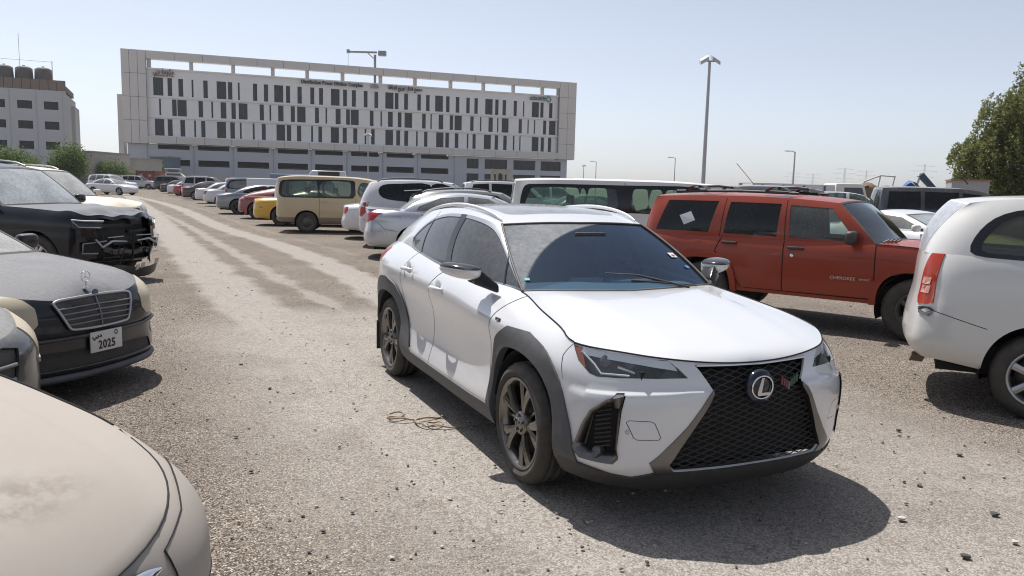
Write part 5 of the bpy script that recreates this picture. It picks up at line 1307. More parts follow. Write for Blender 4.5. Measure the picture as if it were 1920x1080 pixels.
# ------------------------------------------------------------------ the other vehicles
G_DARK = glass('glass_dark', (.012, .014, .016), .03, (.4, .4, .4), ior=1.4); G_CLEAR = glass('glass_green', (.50, .62, .56), .12, (.5, .5, .48))
G_DUST = glass('glass_dusty', (.25, .28, .28), .74, (.50, .50, .48)); G_FILM = glass('glass_film', (.12, .14, .15), .38, (.48, .48, .46))
CHROME = plain('chrome', (.75, .76, .78), .12, 1.0, .03); MATT = plain('matt_black', (.02, .02, .021), .55, 0, .2, 25, .2, dust=.10)
GLOSSB = plain('gloss_black', (.012, .012, .013), .18); RED = plain('tail_red', (.42, .02, .02), .12); REDO = plain('tail_orange_red', (.36, .035, .015), .14)
LAMPY = plain('lamp_yellowed', (.52, .45, .32), .35, 0, .1, 6, dust=.35, dustcol=(.55, .48, .37)); LAMPC = plain('lamp_clear_plastic', (.55, .57, .58), .12)
def box_at(car, name, c, d, mat, bevel=.0, rz=0.0):
    b = MB(); b.box((0, 0, 0), d, rz); return b.build(name, mat, car, c, bevel=bevel)
def side_text(car, body, x, z, y, size, mat, bold=0.0, xs=1.0, sd=-1, name='door_lettering'):
    m = Matrix(((1, 0, 0, x), (0, 0, -1 if sd < 0 else 1, y*sd), (0, 1, 0, z), (0, 0, 0, 1))) if sd < 0 else Matrix(((-1, 0, 0, x), (0, 0, 1, y), (0, 1, 0, z), (0, 0, 0, 1)))
    o = text_mesh(body, size, mat, name, car, .002, m, bold, 1.0, 1.0); w = max(v.co.x for v in o.data.vertices)-min(v.co.x for v in o.data.vertices)
    for v in o.data.vertices: v.co.x *= xs/w
    return o
def sedan(**k):
    s = dict(W=.90, wb=2.75, fo=.92, ro=1.08, r=.325, zb=.22, nr=1.0, tr=.9, xc=-.35, xd=-2.95, deck=True, hin=.84, bin=.90, din=.82, xh=-1.15, zh=1.355, wr=.60,
             belt=[(.92, .66), (.8, .75), (.4, .86), (-.1, .93), (-.35, .955), (-1.2, .965), (-2.4, .985), (-2.95, 1.0), (-3.5, 1.0), (-3.83, .97)],
             roof=[(-1.6, 1.405), (-2.1, 1.395), (-2.45, 1.34)], rcrown=.045, rgb=.14, glass=G_DARK, wheel='plain', mirror=(-.68, 1.02),
             win=[[(-.62, 1.0), (-1.2, 1.33), (-1.62, 1.37), (-1.66, 1.0)], [(-1.74, 1.0), (-1.70, 1.37), (-2.2, 1.34), (-2.62, 1.14), (-2.72, 1.03)]], wsmooth=False,
             seams=[[(-.50, .95), (-.52, .3)], [(-1.68, .96), (-1.68, .3)], [(-2.62, .98), (-2.55, .75), (-2.3, .5)]], handles=[(-1.45, .86), (-2.35, .87)])
    s.update(k); return s
def suv(**k):
    s = dict(W=.94, wb=2.79, fo=.88, ro=1.05, r=.37, zb=.32, nr=.7, tr=.55, xc=-.60, xd=-3.9, hin=.88, bin=.93, xh=-1.25, zh=1.72, wr=.70,
             belt=[(.88, .98), (.78, 1.05), (.3, 1.12), (-.6, 1.17), (-1.5, 1.18), (-3.0, 1.2), (-3.9, 1.2)], roof=[(-1.7, 1.78), (-2.6, 1.80), (-3.3, 1.77), (-3.62, 1.72)], rcrown=.04,
             glass=G_DARK, wheel='plain', mirror=(-.80, 1.26), wsmooth=False, rails=True,
             win=[[(-.85, 1.22), (-1.3, 1.67), (-1.75, 1.72), (-1.75, 1.22)], [(-1.85, 1.22), (-1.85, 1.72), (-2.65, 1.73), (-2.65, 1.22)], [(-2.75, 1.22), (-2.75, 1.73), (-3.35, 1.69), (-3.5, 1.25)]],
             seams=[[(-.72, 1.1), (-.68, .4)], [(-1.80, 1.17), (-1.80, .4)], [(-2.70, 1.18), (-2.66, .85), (-2.4, .5)]], handles=[(-1.55, 1.05), (-2.45, 1.06)])
    s.update(k); return s
def van(**k):
    s = dict(W=.95, wb=3.1, fo=.85, ro=1.0, r=.335, zb=.30, nr=.8, tr=.25, xc=-.15, xd=-4.1, hin=.90, bin=.965, xh=-.95, zh=1.70, wr=.80, wsb=.25,
             belt=[(.85, .88), (.75, .95), (.3, 1.06), (-.15, 1.12), (-1., 1.12), (-4.1, 1.12)], roof=[(-1.5, 1.78), (-2.6, 1.80), (-3.7, 1.79), (-4.0, 1.76)], rcrown=.05, tail=(.06, .0, 0, .0, .01, .015), rrc=.03,
             glass=G_CLEAR, wheel='steel', mirror=(-.45, 1.2), wsmooth=True, mirh=.22, seats=True, seatx=(-.95, -1.9, -2.8), zseat=.62,
             win=[], seams=[[(-.30, 1.1), (-.30, .4)], [(-1.35, 1.12), (-1.35, .4)], [(-2.45, 1.12), (-2.45, .4)]], handles=[(-1.15, .98)])
    s.update(k); return s
def rearwheel(P, head, s):
    """front-axle origin of a car whose rear right tyre stands on P"""
    a = math.radians(head); x, y = -s['wb'], -s['W']*.97
    return (P[0]-(math.cos(a)*x-math.sin(a)*y), P[1]-(math.sin(a)*x+math.cos(a)*y))
# ---- red boxy off-roader
def red_jeep():
    red = paint('faded_red_paint', (.26, .034, .012), .38, 0, .08, .12, .35, wear=.22, dustcol=(.30, .17, .13), spec=.35)
    s = dict(W=.865, wb=2.576, fo=.74, ro=.98, r=.365, zb=.40, nr=.35, tr=.3, xc=-.47, xd=-3.5, hin=.95, bin=.945, xh=-.93, zh=1.54, wr=.715, wsb=.03, whf=.99, hdc=.03, paint=red, glass=G_DARK,
             belt=[(.74, .98), (.55, 1.02), (0, 1.07), (-.47, 1.085), (-1.5, 1.065), (-2.5, 1.06), (-3.56, 1.06)], roof=[(-1.6, 1.585), (-2.6, 1.59), (-3.33, 1.565)], rcrown=.045, rrc=.02, rtap=.02,
             wf=(.955, .985, 1.0, 1.0, .985), tail=(.05, .0, 0, .0, .01, .02), nose=(.05, 0, 0, 0, .0, .02), wsmooth=False, seamw=.014, step=.07, seats=False, crown=.03,
             win=[[(-3.27, 1.115), (-3.14, 1.515), (-2.42, 1.52), (-2.52, 1.115)], [(-2.31, 1.11), (-2.26, 1.515), (-1.60, 1.51), (-1.62, 1.105)], [(-1.46, 1.10), (-1.49, 1.50), (-.99, 1.475), (-.72, 1.15), (-.74, 1.10)]],
             seams=[[(-.455, 1.07), (-.44, .46)], [(-1.515, 1.06), (-1.50, .44)], [(-2.33, 1.06), (-2.40, .88), (-2.14, .60), (-2.03, .45)], [(-.45, .45), (-2.0, .44)]],
             gseams=[[(-1.515, 1.06), (-1.535, 1.56)], [(-2.36, 1.07), (-2.32, 1.56)]], handles=[(-1.36, .985), (-2.21, 1.0)], winglass={2: glass('glass_jeep_front', (.62, .72, .66), .16, (.45, .48, .46), ior=1.4)}, handlemat=MATT, mirror=(-.70, 1.15), mirmat=MATT, mirw=.22, mirh=.16,
             flare=.075, flareoff=.030, ra=.415, apow=2.7, sill=.44, sillmat=red, wy=.96, rr=.20, rim=plain('rim_dusty', (.10, .095, .09), .7, .3), tw=.23)
    car, I = make_car('red_offroader', 'faded red boxy off-roader with roof rack and white paper on a rear side window', (5.027, 9.409), -38.1, s)
    low, green = I['low'], I['green']; yl = float(low.P(*low.inv([(-.7, .668)], 'S').T)[0][1])+.004
    side_text(car, 'CHEROKEE', -.79, .668, yl, .050, plain('lettering_pale', (.62, .52, .46), .4), .0, .285)
    side_text(car, 'SPORT', -.545, .668, yl, .032, plain('lettering_pale', (.62, .52, .46), .4), .0, .12)
    ab = green.inv([(-2.945, 1.315), (-2.79, 1.375), (-2.715, 1.26), (-2.87, 1.195)], 'S'); P = green.P(ab[:, 0], ab[:, 1])+green.N(ab[:, 0], ab[:, 1])*.004
    st = MB(); st.add([(p[0], -p[1], p[2]) for p in P], [(0, 1, 2, 3)]); st.build('window_paper', plain('paper_white', (.62, .63, .66), .7), car)
    for sd in (1, -1):
        b = MB(); b.tube([(-3.1, sd*.60, 1.635), (-2.2, sd*.61, 1.655), (-1.45, sd*.61, 1.64)], .02, 6); b.build('roof_rail', MATT, car)
        for x in (-2.80, -1.72):
            t = MB(); t.grid(lambda u, v: (x-.17+.34*u, sd*(.63-.14*v), 1.635+.085*abs(math.sin(math.pi*u))**.6), 9, 3); t.build('rack_foot', MATT, car)
    for x in (-2.80, -1.72):
        b = MB(); b.tube([(x, -.56, 1.70), (x+.03, 0, 1.715), (x, .56, 1.70)], .018, 6); b.build('cross_bar', MATT, car)
    wp = MB()
    for i in range(4): wp.tube([(-.43+.03*i, -.62+.05*i, 1.10), (-.36+.03*i, -.66+.05*i, 1.135)], .012, 4)
    wp.build('cowl_vent', plain('vent_pale', (.25, .22, .2), .7), car)
    lk = MB(); lk.lathe([(.001, -.006), (.022, -.004), (.024, .004)], 12, 'y', (-1.40, -.868, .89)); lk.build('door_lock', CHROME, car)
    box_at(car, 'dashboard', (-.80, 0, 1.0), (.40, 1.4, .16), plain('cabin_plastic', (.05, .06, .07), .6), .05)
    for y in (.36, -.36): seat(car, -1.45, y, .62, plain('cabin_grey', (.10, .10, .10), .8), .5, .55)
    return car
red_jeep()
# ---- white people carrier at the right edge
def mpv():
    wh = paint('old_white_paint', (.62, .615, .595), .3, 0, .14, .30, .8, wear=.25)
    s = dict(W=.885, wb=2.75, fo=.85, ro=.93, r=.325, zb=.30, nr=.9, tr=.62, xc=-.45, xd=-3.55, hin=.86, bin=.93, xh=-1.2, zh=1.585, wr=.69, gbulge=.008, paint=wh, glass=G_FILM, rearglass=(.03, .04, .02), step=.06,
             rglass=glass('glass_pale', (.25, .28, .3), .62, (.50, .52, .56)), sglass=glass('glass_olive', (.30, .32, .18), .10, (.5, .5, .4)),
             belt=[(.85, .80), (.7, .92), (.2, 1.03), (-.45, 1.10), (-1.2, 1.12), (-2.6, 1.17), (-3.3, 1.21), (-3.68, 1.20)], roof=[(-1.8, 1.635), (-2.6, 1.65), (-3.15, 1.625), (-3.30, 1.60)], rcrown=.03, rrc=.10, rci=2, dbx=-.03,
             tail=(.08, .0, .0, .045, .06, .075), rise=.08, wsmooth=True, win=[[(-3.20, 1.25), (-3.15, 1.38), (-3.02, 1.50), (-2.80, 1.53), (-2.2, 1.535), (-2.0, 1.52), (-2.0, 1.23), (-2.3, 1.215), (-3.0, 1.225)]],
             black=[(-3.275, 1.235), (-3.22, 1.40), (-3.07, 1.525), (-2.80, 1.575), (-1.2, 1.575), (-.9, 1.3), (-1.0, 1.16), (-2.3, 1.175), (-3.1, 1.195)],
             seams=[[(-3.50, .77), (-3.40, .745), (-3.12, .665)], [(-1.9, 1.1), (-1.9, .4)]], seamw=.006, handles=[(-1.6, 1.0)], mirror=(-.8, 1.2), seats=True, seatx=(-1.3, -2.2), seatmat=plain('cabin_beige', (.35, .30, .22), .8), zseat=.55,
             lowparts=[('tail_lamp', REDO, '3', [(-3.44, .79, 1.235), (-3.53, .725, 1.215), (-3.60, .70, 1.05), (-3.645, .685, .86), (-3.63, .72, .81), (-3.55, .79, .81), (-3.48, .815, .82), (-3.47, .80, 1.0)], .008)],
             wstyle='plain', spokes=6, rim=plain('rim_silver', (.42, .42, .43), .35, .8, dust=.15), ra=.385)
    car, I = make_car('white_people_carrier', 'old white people carrier with tall orange-red tail lamp and scuffed rear bumper', (6.76, 5.25), -26.5, s)
    low = I['low']
    for z0, z1, m in ((.895, .955, 'tail_clear'), (.965, 1.02, 'tail_clear')):
        ab = low.inv3(dense(np.array([(-3.585, .735, z1), (-3.60, .72, z0), (-3.53, .80, z0), (-3.515, .80, z1)]), .03))
        for sd in (1, -1):
            P = low.P(ab[:, 0], ab[:, 1])+low.N(ab[:, 0], ab[:, 1])*.011; b = MB(); b.add([(p[0], p[1]*sd, p[2]) for p in P], [tuple(range(len(P)))]); b.build('reverse_lamp', plain(m, (.62, .33, .28), .12), car)
    sc = MB(); ab = low.inv3(dense(np.array([(-3.60, .735, .785), (-3.585, .76, .735), (-3.50, .815, .72), (-3.46, .825, .765), (-3.50, .815, .79)]), .03)); P = low.P(ab[:, 0], ab[:, 1])+low.N(ab[:, 0], ab[:, 1])*.008
    sc.add([(p[0], -p[1], p[2]) for p in P], [tuple(range(len(P)))]); sc.build('bumper_scuff', plain('bare_plastic', (.07, .07, .075), .7), car)
    b = MB(); b.tube([(-3.3, -.2, 1.75), (-3.34, -.2, 1.80)], .006, 5); b.build('aerial', MATT, car)
    b = MB(); b.hexa([(-3.60, -.55, .36), (-3.50, -.55, .36), (-3.5, -.42, .36), (-3.6, -.42, .36), (-3.62, -.52, .30), (-3.52, -.52, .30), (-3.52, -.45, .30), (-3.62, -.45, .30)]); b.build('tow_eye', plain('rusty_steel', (.14, .09, .07), .7), car)
    return car
mpv()
# ---- dusty black saloon with the number plate
def merc():
    bk = paint('dusty_black_paint', (.008, .009, .012), .28, 0, 1.0, .05, .5, dustcol=(.24, .238, .245), face=(.62, .97), spec=.3)
    s = sedan(W=.925, wb=2.965, fo=.90, ro=1.15, r=.325, nr=1.15, paint=bk, glass=G_DUST, xc=-.55, xd=-3.2, xh=-1.45, zh=1.36, step=.05,
              belt=[(.90, .735), (.80, .78), (.5, .85), (0, .90), (-.55, .955), (-1.3, .965), (-3.2, 1.0), (-4.1, .95)], roof=[(-1.9, 1.40), (-2.4, 1.395), (-2.75, 1.34)],
              win=[[(-.85, 1.0), (-1.45, 1.32), (-1.85, 1.36), (-1.9, 1.0)], [(-2.0, 1.0), (-1.95, 1.36), (-2.45, 1.33), (-2.9, 1.1)]], seams=[[(-.72, .95), (-.7, .3)], [(-1.95, .96), (-1.95, .3)]], handles=[(-1.75, .86)], mirror=(-.95, 1.02), crown=.055,
              nose=(.06, -.01, .0, .0, .02, .06), zb=.17,
              lowparts=[('headlight', LAMPY, '3', [(.74, .515, .755), (.63, .62, .80), (.50, .735, .79), (.43, .79, .72), (.46, .82, .62), (.58, .78, .555), (.70, .66, .53), (.79, .52, .545), (.81, .47, .60), (.79, .47, .70)], .006),
                        ('air_intake', plain('intake_mesh', (.02, .02, .02), .7, dust=.06), 'F', [(0, .245), (0, .36), (.30, .36), (.56, .345), (.60, .26)], -.012),
                        ('fog_lamp_recess', MATT, 'F', [(.60, .40), (.62, .455), (.80, .45), (.82, .37), (.66, .355)], -.006)],
              seatmat=plain('cabin_grey', (.10, .10, .10), .8))
    car, I = make_car('black_saloon', 'dust-covered black saloon with louvred chrome grille and number plate 2025', (-3.942, 6.107), -17.7, s)
    low = I['low']
    gp = smooth_poly([(-.335, .742), (-.27, .752), (0, .762), (.27, .752), (.335, .742), (.35, .722), (.275, .555), (.235, .535), (0, .527), (-.235, .535), (-.275, .555), (-.35, .722)], 3)
    def on(y, z, off=0.0):
        ab = low.inv([(abs(y), z)], 'F'); p = low.P(ab[:, 0], ab[:, 1])[0]; return (p[0]+off, y, z)
    xs = .0
    pk = MB(); pts = [on(p[0], p[1], .012) for p in gp]; cen = on(0, .63, .015); pk.add(pts+[cen], [(i, (i+1) % len(pts), len(pts)) for i in range(len(pts))]); go = pk.build('grille', plain('grille_dark', (.02, .021, .023), .6, dust=.2), car)
    fm = MB(); fm.tube([on(p[0], p[1], .02) for p in gp]+[on(gp[0][0], gp[0][1], .02)], .011, 6, False); fm.build('grille_frame', plain('grille_chrome_dusty', (.42, .44, .48), .35, .7, dust=.2), go)
    for i in range(4):
        z = .572+.039*i; w = .272+.06*i/3.0+.004; b = MB(); b.tube([on(y, z+.006*(1-abs(y)/w), .022) for y in np.linspace(-w, w, 13)], .0065, 5); b.build('grille_slat', plain('slat_grey', (.20, .21, .23), .4, .6, dust=.2), go)
    b = MB(); b.tube([on(0, z, .026) for z in np.linspace(.53, .76, 6)], .006, 5); b.build('grille_bar', plain('slat_grey', (.30, .315, .34), .4, .6, dust=.2), go)
    # ornament
    hx, hz = .80, .808
    o = MB(); pts = [(hx-.02+.0*math.cos(a), .040*math.cos(a), hz+.085+.040*math.sin(a)) for a in np.linspace(0, 2*math.pi, 25)]; o.tube(pts, .0038, 5, False)
    for a in (90, 210, 330): o.tube([(hx-.02, 0, hz+.085), (hx-.02, .038*math.cos(math.radians(a)), hz+.085+.038*math.sin(math.radians(a)))], [.006, .003], 5)
    o.tube([(hx-.02, 0, hz+.045), (hx-.02, 0, hz-.01)], .006, 5); o.lathe([(.022, 0), (.012, .014), (.004, .02)], 12, 'z', (hx-.02, 0, hz-.005)); o.build('bonnet_ornament', CHROME, car)
    em = MB(); em.lathe([(.001, .004), (.028, .004), (.03, 0)], 16, 'x', (.865, 0, .775)); em.build('bonnet_badge', plain('badge_blue', (.08, .10, .16), .3), car)
    # plate
    p = on(.03, .42, .0); pl = box_at(car, 'number_plate', (p[0]+.022, .03, .415), (.012, .30, .155), plain('plate_white', (.62, .62, .60), .5, dust=.2), .004)
    m = lambda y, z: Matrix(((0, 0, 1, .008), (1, 0, 0, y), (0, 1, 0, z), (0, 0, 0, 1)))
    ink = plain('plate_ink', (.02, .02, .022), .6)
    text_mesh('2025', .088, ink, 'plate_digits', pl, .001, m(.0, -.028), .002, 1.1, .85)
    text_mesh(arabic('دبي'), .04, ink, 'plate_emirate', pl, .001, m(-.09, .045), .0015, 1.0, 1.5)
    r = MB(); r.tube([(.008, .09+.013*math.cos(a), .05+.017*math.sin(a)) for a in np.linspace(0, 2*math.pi, 19)], .0032, 4, False); r.build('plate_code', ink, pl)
    bx = MB(); w = .905
    bx.tube([on(y, .478+.01*(abs(y) > .5), .012) for y in np.linspace(-.82, .82, 25)], .014, 5); bx.build('bumper_strip', plain('strip_dusty', (.035, .036, .04), .4, dust=.08), car)
    lp_ = MB(); lp_.tube([on(y, .185+.02*abs(y), .03) for y in np.linspace(-.84, .84, 25)], .028, 6); lp_.build('front_lip', plain('lip_dusty', (.05, .055, .065), .6, dust=.25, dustcol=(.28, .28, .30)), car)
    return car
merc()
# ---- grey saloon showing one lamp
def grey_corner():
    gp_ = paint('grey_dusty_paint', (.06, .063, .068), .3, .3, .9, .14, .7, dustcol=(.29, .285, .28), face=(.2, .95))
    s = sedan(W=.875, fo=.93, nr=1.2, paint=gp_, glass=G_DUST, zb=.20, step=.05, belt=[(.93, .74), (.8, .79), (.4, .885), (-.1, .95), (-.35, .98), (-1.2, .99), (-2.95, 1.01), (-3.83, .98)], xh=-1.15, zh=1.37,
              lowparts=[('headlight', LAMPY, '3', [(.74, .55, .80), (.60, .66, .86), (.46, .755, .87), (.36, .80, .84), (.42, .815, .74), (.52, .785, .65), (.62, .73, .60), (.70, .65, .60), (.73, .58, .68)], .006),
                        ('grille', plain('grille_dark', (.02, .021, .023), .6, dust=.2), 'F', [(0, .40), (0, .70), (.34, .72), (.44, .70), (.36, .42)], -.02),
                        ('chrome_bumper_trim', plain('bumper_trim_pale', (.50, .48, .45), .4, .2, dust=.3), '3', [(.70, .66, .585), (.60, .755, .60), (.50, .81, .655), (.52, .82, .635), (.62, .765, .575), (.71, .67, .56)], .01)])
    car, I = make_car('grey_saloon', 'dusty grey saloon showing one yellowed headlamp beside the black saloon', (-3.62, 4.02), -15.5, s)
    low = I['low']
    for i in range(3):
        b = MB(); z = .47+.075*i; ab = low.inv([(y, z) for y in np.linspace(.02, .36+.02*i, 7)], 'F'); P = low.P(ab[:, 0], ab[:, 1])
        b.tube([(p[0]-.004, -p[1], p[2]) for p in P[::-1]]+[(p[0]-.004, p[1], p[2]) for p in P], .012, 5); b.build('grille_slat', plain('slat_grey', (.30, .315, .34), .4, .6, dust=.2), car)
    return car
grey_corner()
# ---- beige saloon under the camera
def cream_front():
    cr = paint('sand_coated_white', (.345, .31, .275), .6, 0, .85, .3, .05, dustcol=(.365, .325, .285), stain=[(.62, .26, .12, .24, .6), (.66, .05, .10, .22, .5)])
    def hf_(p, a, b):
        y = np.abs(p[:, 1]); w = np.sin(np.pi*np.clip(b, 0, 1))**.6
        return np.stack([0*a, 0*a, w*(.030/(1+np.exp((y-.52-.12*b)/.018)))], 1)*(1-np.clip((a-.92)/.08, 0, 1))[:, None]
    s = sedan(mirror=None, W=.89, fo=.94, nr=1.25, paint=cr, glass=G_DUST, zb=.20, step=.035, hin=.86, hoodfn=hf_, crown=.06, belt=[(.94, .78), (.84, .835), (.55, .90), (.2, .95), (-.35, 1.01), (-1.2, 1.02), (-2.95, 1.03), (-3.83, 1.0)], xh=-1.15, zh=1.38, nose=(.08, .0, 0, 0, .012, .055),
              lowparts=[('headlight', cr, '3', [(.82, .46, .785), (.72, .575, .80), (.58, .68, .835), (.48, .755, .845), (.43, .80, .83), (.46, .83, .77), (.55, .80, .69), (.68, .71, .64), (.80, .55, .64), (.83, .47, .68)], .004),
                        ('grille', plain('grille_dark', (.02, .021, .023), .6, dust=.2), 'F', [(0, .56), (0, .74), (.30, .745), (.42, .725), (.36, .58)], -.025)])
    car, I = make_car('beige_saloon', 'sand-coated beige saloon bonnet with wiped dust smears beside the lane', (-1.735, 1.655), -26.0, s)
    low, hood = I['low'], I['hood']
    ch = MB(); ab = low.inv([(y, .775) for y in np.linspace(0, .43, 9)], 'F'); P = low.P(ab[:, 0], ab[:, 1])
    pts = [(p[0]+.010, -p[1], p[2]) for p in P[::-1]]+[(p[0]+.010, p[1], p[2]) for p in P[1:]]
    ch.tube(pts, [.006]+[.021]*(len(pts)-2)+[.006], 8); ch.build('grille_strip', CHROME, car)
    sm = plain('lamp_gap', (.02, .02, .02), .9)
    lp = np.array([(.82, .46, .785), (.72, .575, .80), (.58, .68, .835), (.48, .755, .845), (.43, .80, .83), (.46, .83, .77), (.55, .80, .69), (.68, .71, .64), (.80, .55, .64), (.83, .47, .68)])
    ab = low.inv3(dense(lp, .03)); P = low.P(ab[:, 0], ab[:, 1])+low.N(ab[:, 0], ab[:, 1])*.004
    for sd in (1, -1):
        b = MB(); b.tube([(p[0], p[1]*sd, p[2]) for p in P]+[(P[0][0], P[0][1]*sd, P[0][2])], .0022, 4, False); b.build('headlight_gap', sm, car)
    h = I['hood']; P = h.c0(np.linspace(0, 1, 20)); b = MB(); b.tube([(p[0]+.003, p[1], p[2]-.0005) for p in P[:-1]], .0028, 4); b.build('bonnet_front_gap', sm, car)
    return car
cream_front()
# ---- wrecked dark SUV
def crumple(amp, x0, x1, seed=3, zlo=.35):
    r = np.random.default_rng(seed); K = r.normal(0, 1, (7, 3))*5.5; ph = r.random(7)*6.28; D = r.normal(0, 1, (7, 3))*[1, .6, .8]
    def f(V, N_):
        w = np.clip((V[:, 0]-x0)/(x1-x0), 0, 1)**1.3*np.clip((V[:, 2]-zlo)/.2, .2, 1)
        o = sum(np.sin(V@k+p)[:, None]*d for k, p, d in zip(K, ph, D))/7
        return o*(w*amp)[:, None]
    return f
def wreck():
    dk = paint('dark_navy_paint', (.006, .007, .011), .22, 0, .35, .03, .5, dustcol=(.25, .25, .26), face=(.6, .97), spec=.3)
    hole = plain('wreck_cavity', (.010, .010, .011), .8)
    s = suv(paint=dk, glass=glass('glass_dust_wreck', (.2, .22, .23), .80, (.42, .44, .46)), W=.935, fo=.84, r=.385, rails=True, railmat=plain('rail_silver', (.55, .56, .57), .35, .6), step=.05, disp=crumple(.17, .30, .85), nr=.55,
            hoodpaint=paint('dusty_navy_bonnet', (.010, .012, .018), .3, 0, 1.0, .05, .4, dustcol=(.22, .225, .24), face=(.5, .97), spec=.3), belt=[(.86, 1.06), (.76, 1.09), (.3, 1.13), (-.6, 1.17), (-1.5, 1.18), (-3.0, 1.2), (-3.9, 1.2)],
            lowparts=[('grille_cavity', hole, 'F', [(0, .58), (0, 1.02), (.50, 1.02), (.62, .98), (.58, .60)], -.10), ('lower_cavity', hole, 'F', [(0, .34), (0, .50), (.55, .50), (.62, .36)], -.08)],
            wstyle='twin', rim=plain('rim_silver_bright', (.55, .55, .56), .3, .8, dust=.1), sglass=G_DARK)
    car, I = make_car('wrecked_suv', 'dark SUV with smashed front end, crumpled bonnet and hanging bumper', (-6.80, 12.35), -11.0, s)
    ch = plain('chrome_scuffed', (.38, .39, .41), .3, .9)
    def bent(pts, r, nm, m): b = MB(); b.tube(pts, r, 6); b.build(nm, m, car)
    for sd in (1, -1):      # spindle chrome and lamps
        bent([(.93, sd*.12, .66), (.92, sd*.42, .68), (.90, sd*.62, .60), (.87, sd*.72, .72)], [.010, .018, .022, .015], 'grille_chrome', ch)
        bent([(.90, sd*.15, .74), (.91, sd*.5, .735)], .008, 'grille_chrome', ch)
        b = MB(); b.hexa([(.60, sd*.86, .86), (.84, sd*.55, .86), (.84, sd*.55, .98), (.60, sd*.86, 1.02), (.66, sd*.90, .88), (.90, sd*.58, .87), (.88, sd*.56, .96), (.64, sd*.89, 1.0)]); h = b.build('headlight', plain('lamp_housing', (.02, .021, .023), .35), car, bevel=.015)
        c = MB(); c.tube([(.64, sd*.915, 1.0), (.76, sd*.77, .985), (.91, sd*.585, .98)], .014, 5); c.tube([(.66, sd*.92, .985), (.72, sd*.86, .90), (.88, sd*.62, .885)], .010, 5); c.build('lamp_chrome', ch, h)
        bent([(.76, sd*.84, .66), (.88, sd*.62, .68), (.895, sd*.52, .69)], .009, 'fog_surround', ch); bent([(.76, sd*.84, .66), (.755, sd*.85, .52), (.86, sd*.66, .51)], .009, 'fog_surround', ch)
        fl = MB(); fl.hexa([(.76, sd*.82, .53), (.86, sd*.62, .53), (.86, sd*.62, .66), (.76, sd*.82, .66), (.77, sd*.83, .53), (.87, sd*.63, .53), (.87, sd*.63, .66), (.77, sd*.83, .66)]); fl.build('fog_pocket', hole, car)
    b = MB(); r = np.random.default_rng(5)
    b.grid(lambda u, v: (.90+.05*math.sin(3*math.pi*u)+.05*v-.12*(2*u-1)**2, (u-.5)*1.55, .10+.16*v+.05*math.sin(7*u)+.04*u), 22, 5); o = b.build('hanging_bumper', plain('torn_plastic', (.015, .016, .018), .4, dust=.2), car)
    for i in range(9):
        y = -.6+.14*i; bent([(.78+.06*r.random(), y, .45+.3*r.random()), (.84+.06*r.random(), y+.1*r.normal(), .3+.3*r.random()), (.86, y+.15*r.normal(), .25+.2*r.random())], .006+.010*r.random(), 'torn_bracket', plain('wreck_dark_metal', (.022, .022, .025), .5, .5))
    for y, z, d in ((.35, .80, (.08, .5, .05)), (-.1, .90, (.06, .9, .06)), (.1, .66, (.05, .7, .12)), (.3, .95, (.1, .3, .1))):
        box_at(car, 'crash_beam', (.74, y, z), d, plain('wreck_dark_metal', (.022, .022, .025), .5, .5), .01, .1)
    for y, z in ((.18, .22), (.05, .2), (.52, .26)):
        b = MB(); b.hexa([(.93, y, z), (.95, y+.06, z+.02), (.95, y+.08, z+.09), (.93, y+.03, z+.08), (.94, y, z), (.96, y+.06, z+.02), (.96, y+.08, z+.09), (.94, y+.03, z+.08)]); b.build('torn_scrap', plain('scrap_pale', (.5, .45, .4), .6), car)
    return car
wreck()
def windows_three(x):  # tidy helper for estate-like side glass
    return x
cream = paint('cream_dusty_paint', (.62, .56, .46), .35, 0, .55, .3, .5, dustcol=(.62, .54, .44))
c, I = make_car('cream_suv', 'cream dusty SUV parked just behind the wrecked dark SUV', (-9.35, 17.6), -14.0, suv(paint=cream, glass=glass('glass_dust_cream', (.2, .22, .22), .78, (.46, .47, .46)), W=.95, fo=.9, rails=True, railmat=plain('rail_silver', (.55, .56, .57), .35, .6), step=.07, sill=.5, sillmat=plain('brown_trim', (.16, .135, .115), .7, dust=.3),
    lowparts=[('headlight', LAMPC, '3', [(.80, .52, 1.0), (.62, .74, 1.02), (.5, .84, .98), (.52, .86, .82), (.70, .76, .80), (.82, .55, .84)], .01), ('grille', MATT, 'F', [(0, .70), (0, .95), (.45, .95), (.42, .70)], -.02), ('fog_lamp_recess', MATT, 'F', [(.55, .50), (.55, .62), (.78, .62), (.80, .50)], -.02)]))
box_at(c, 'bull_bar', (.95, 0, .55), (.10, 1.5, .16), plain('brown_trim', (.16, .135, .115), .7, dust=.3), .03)
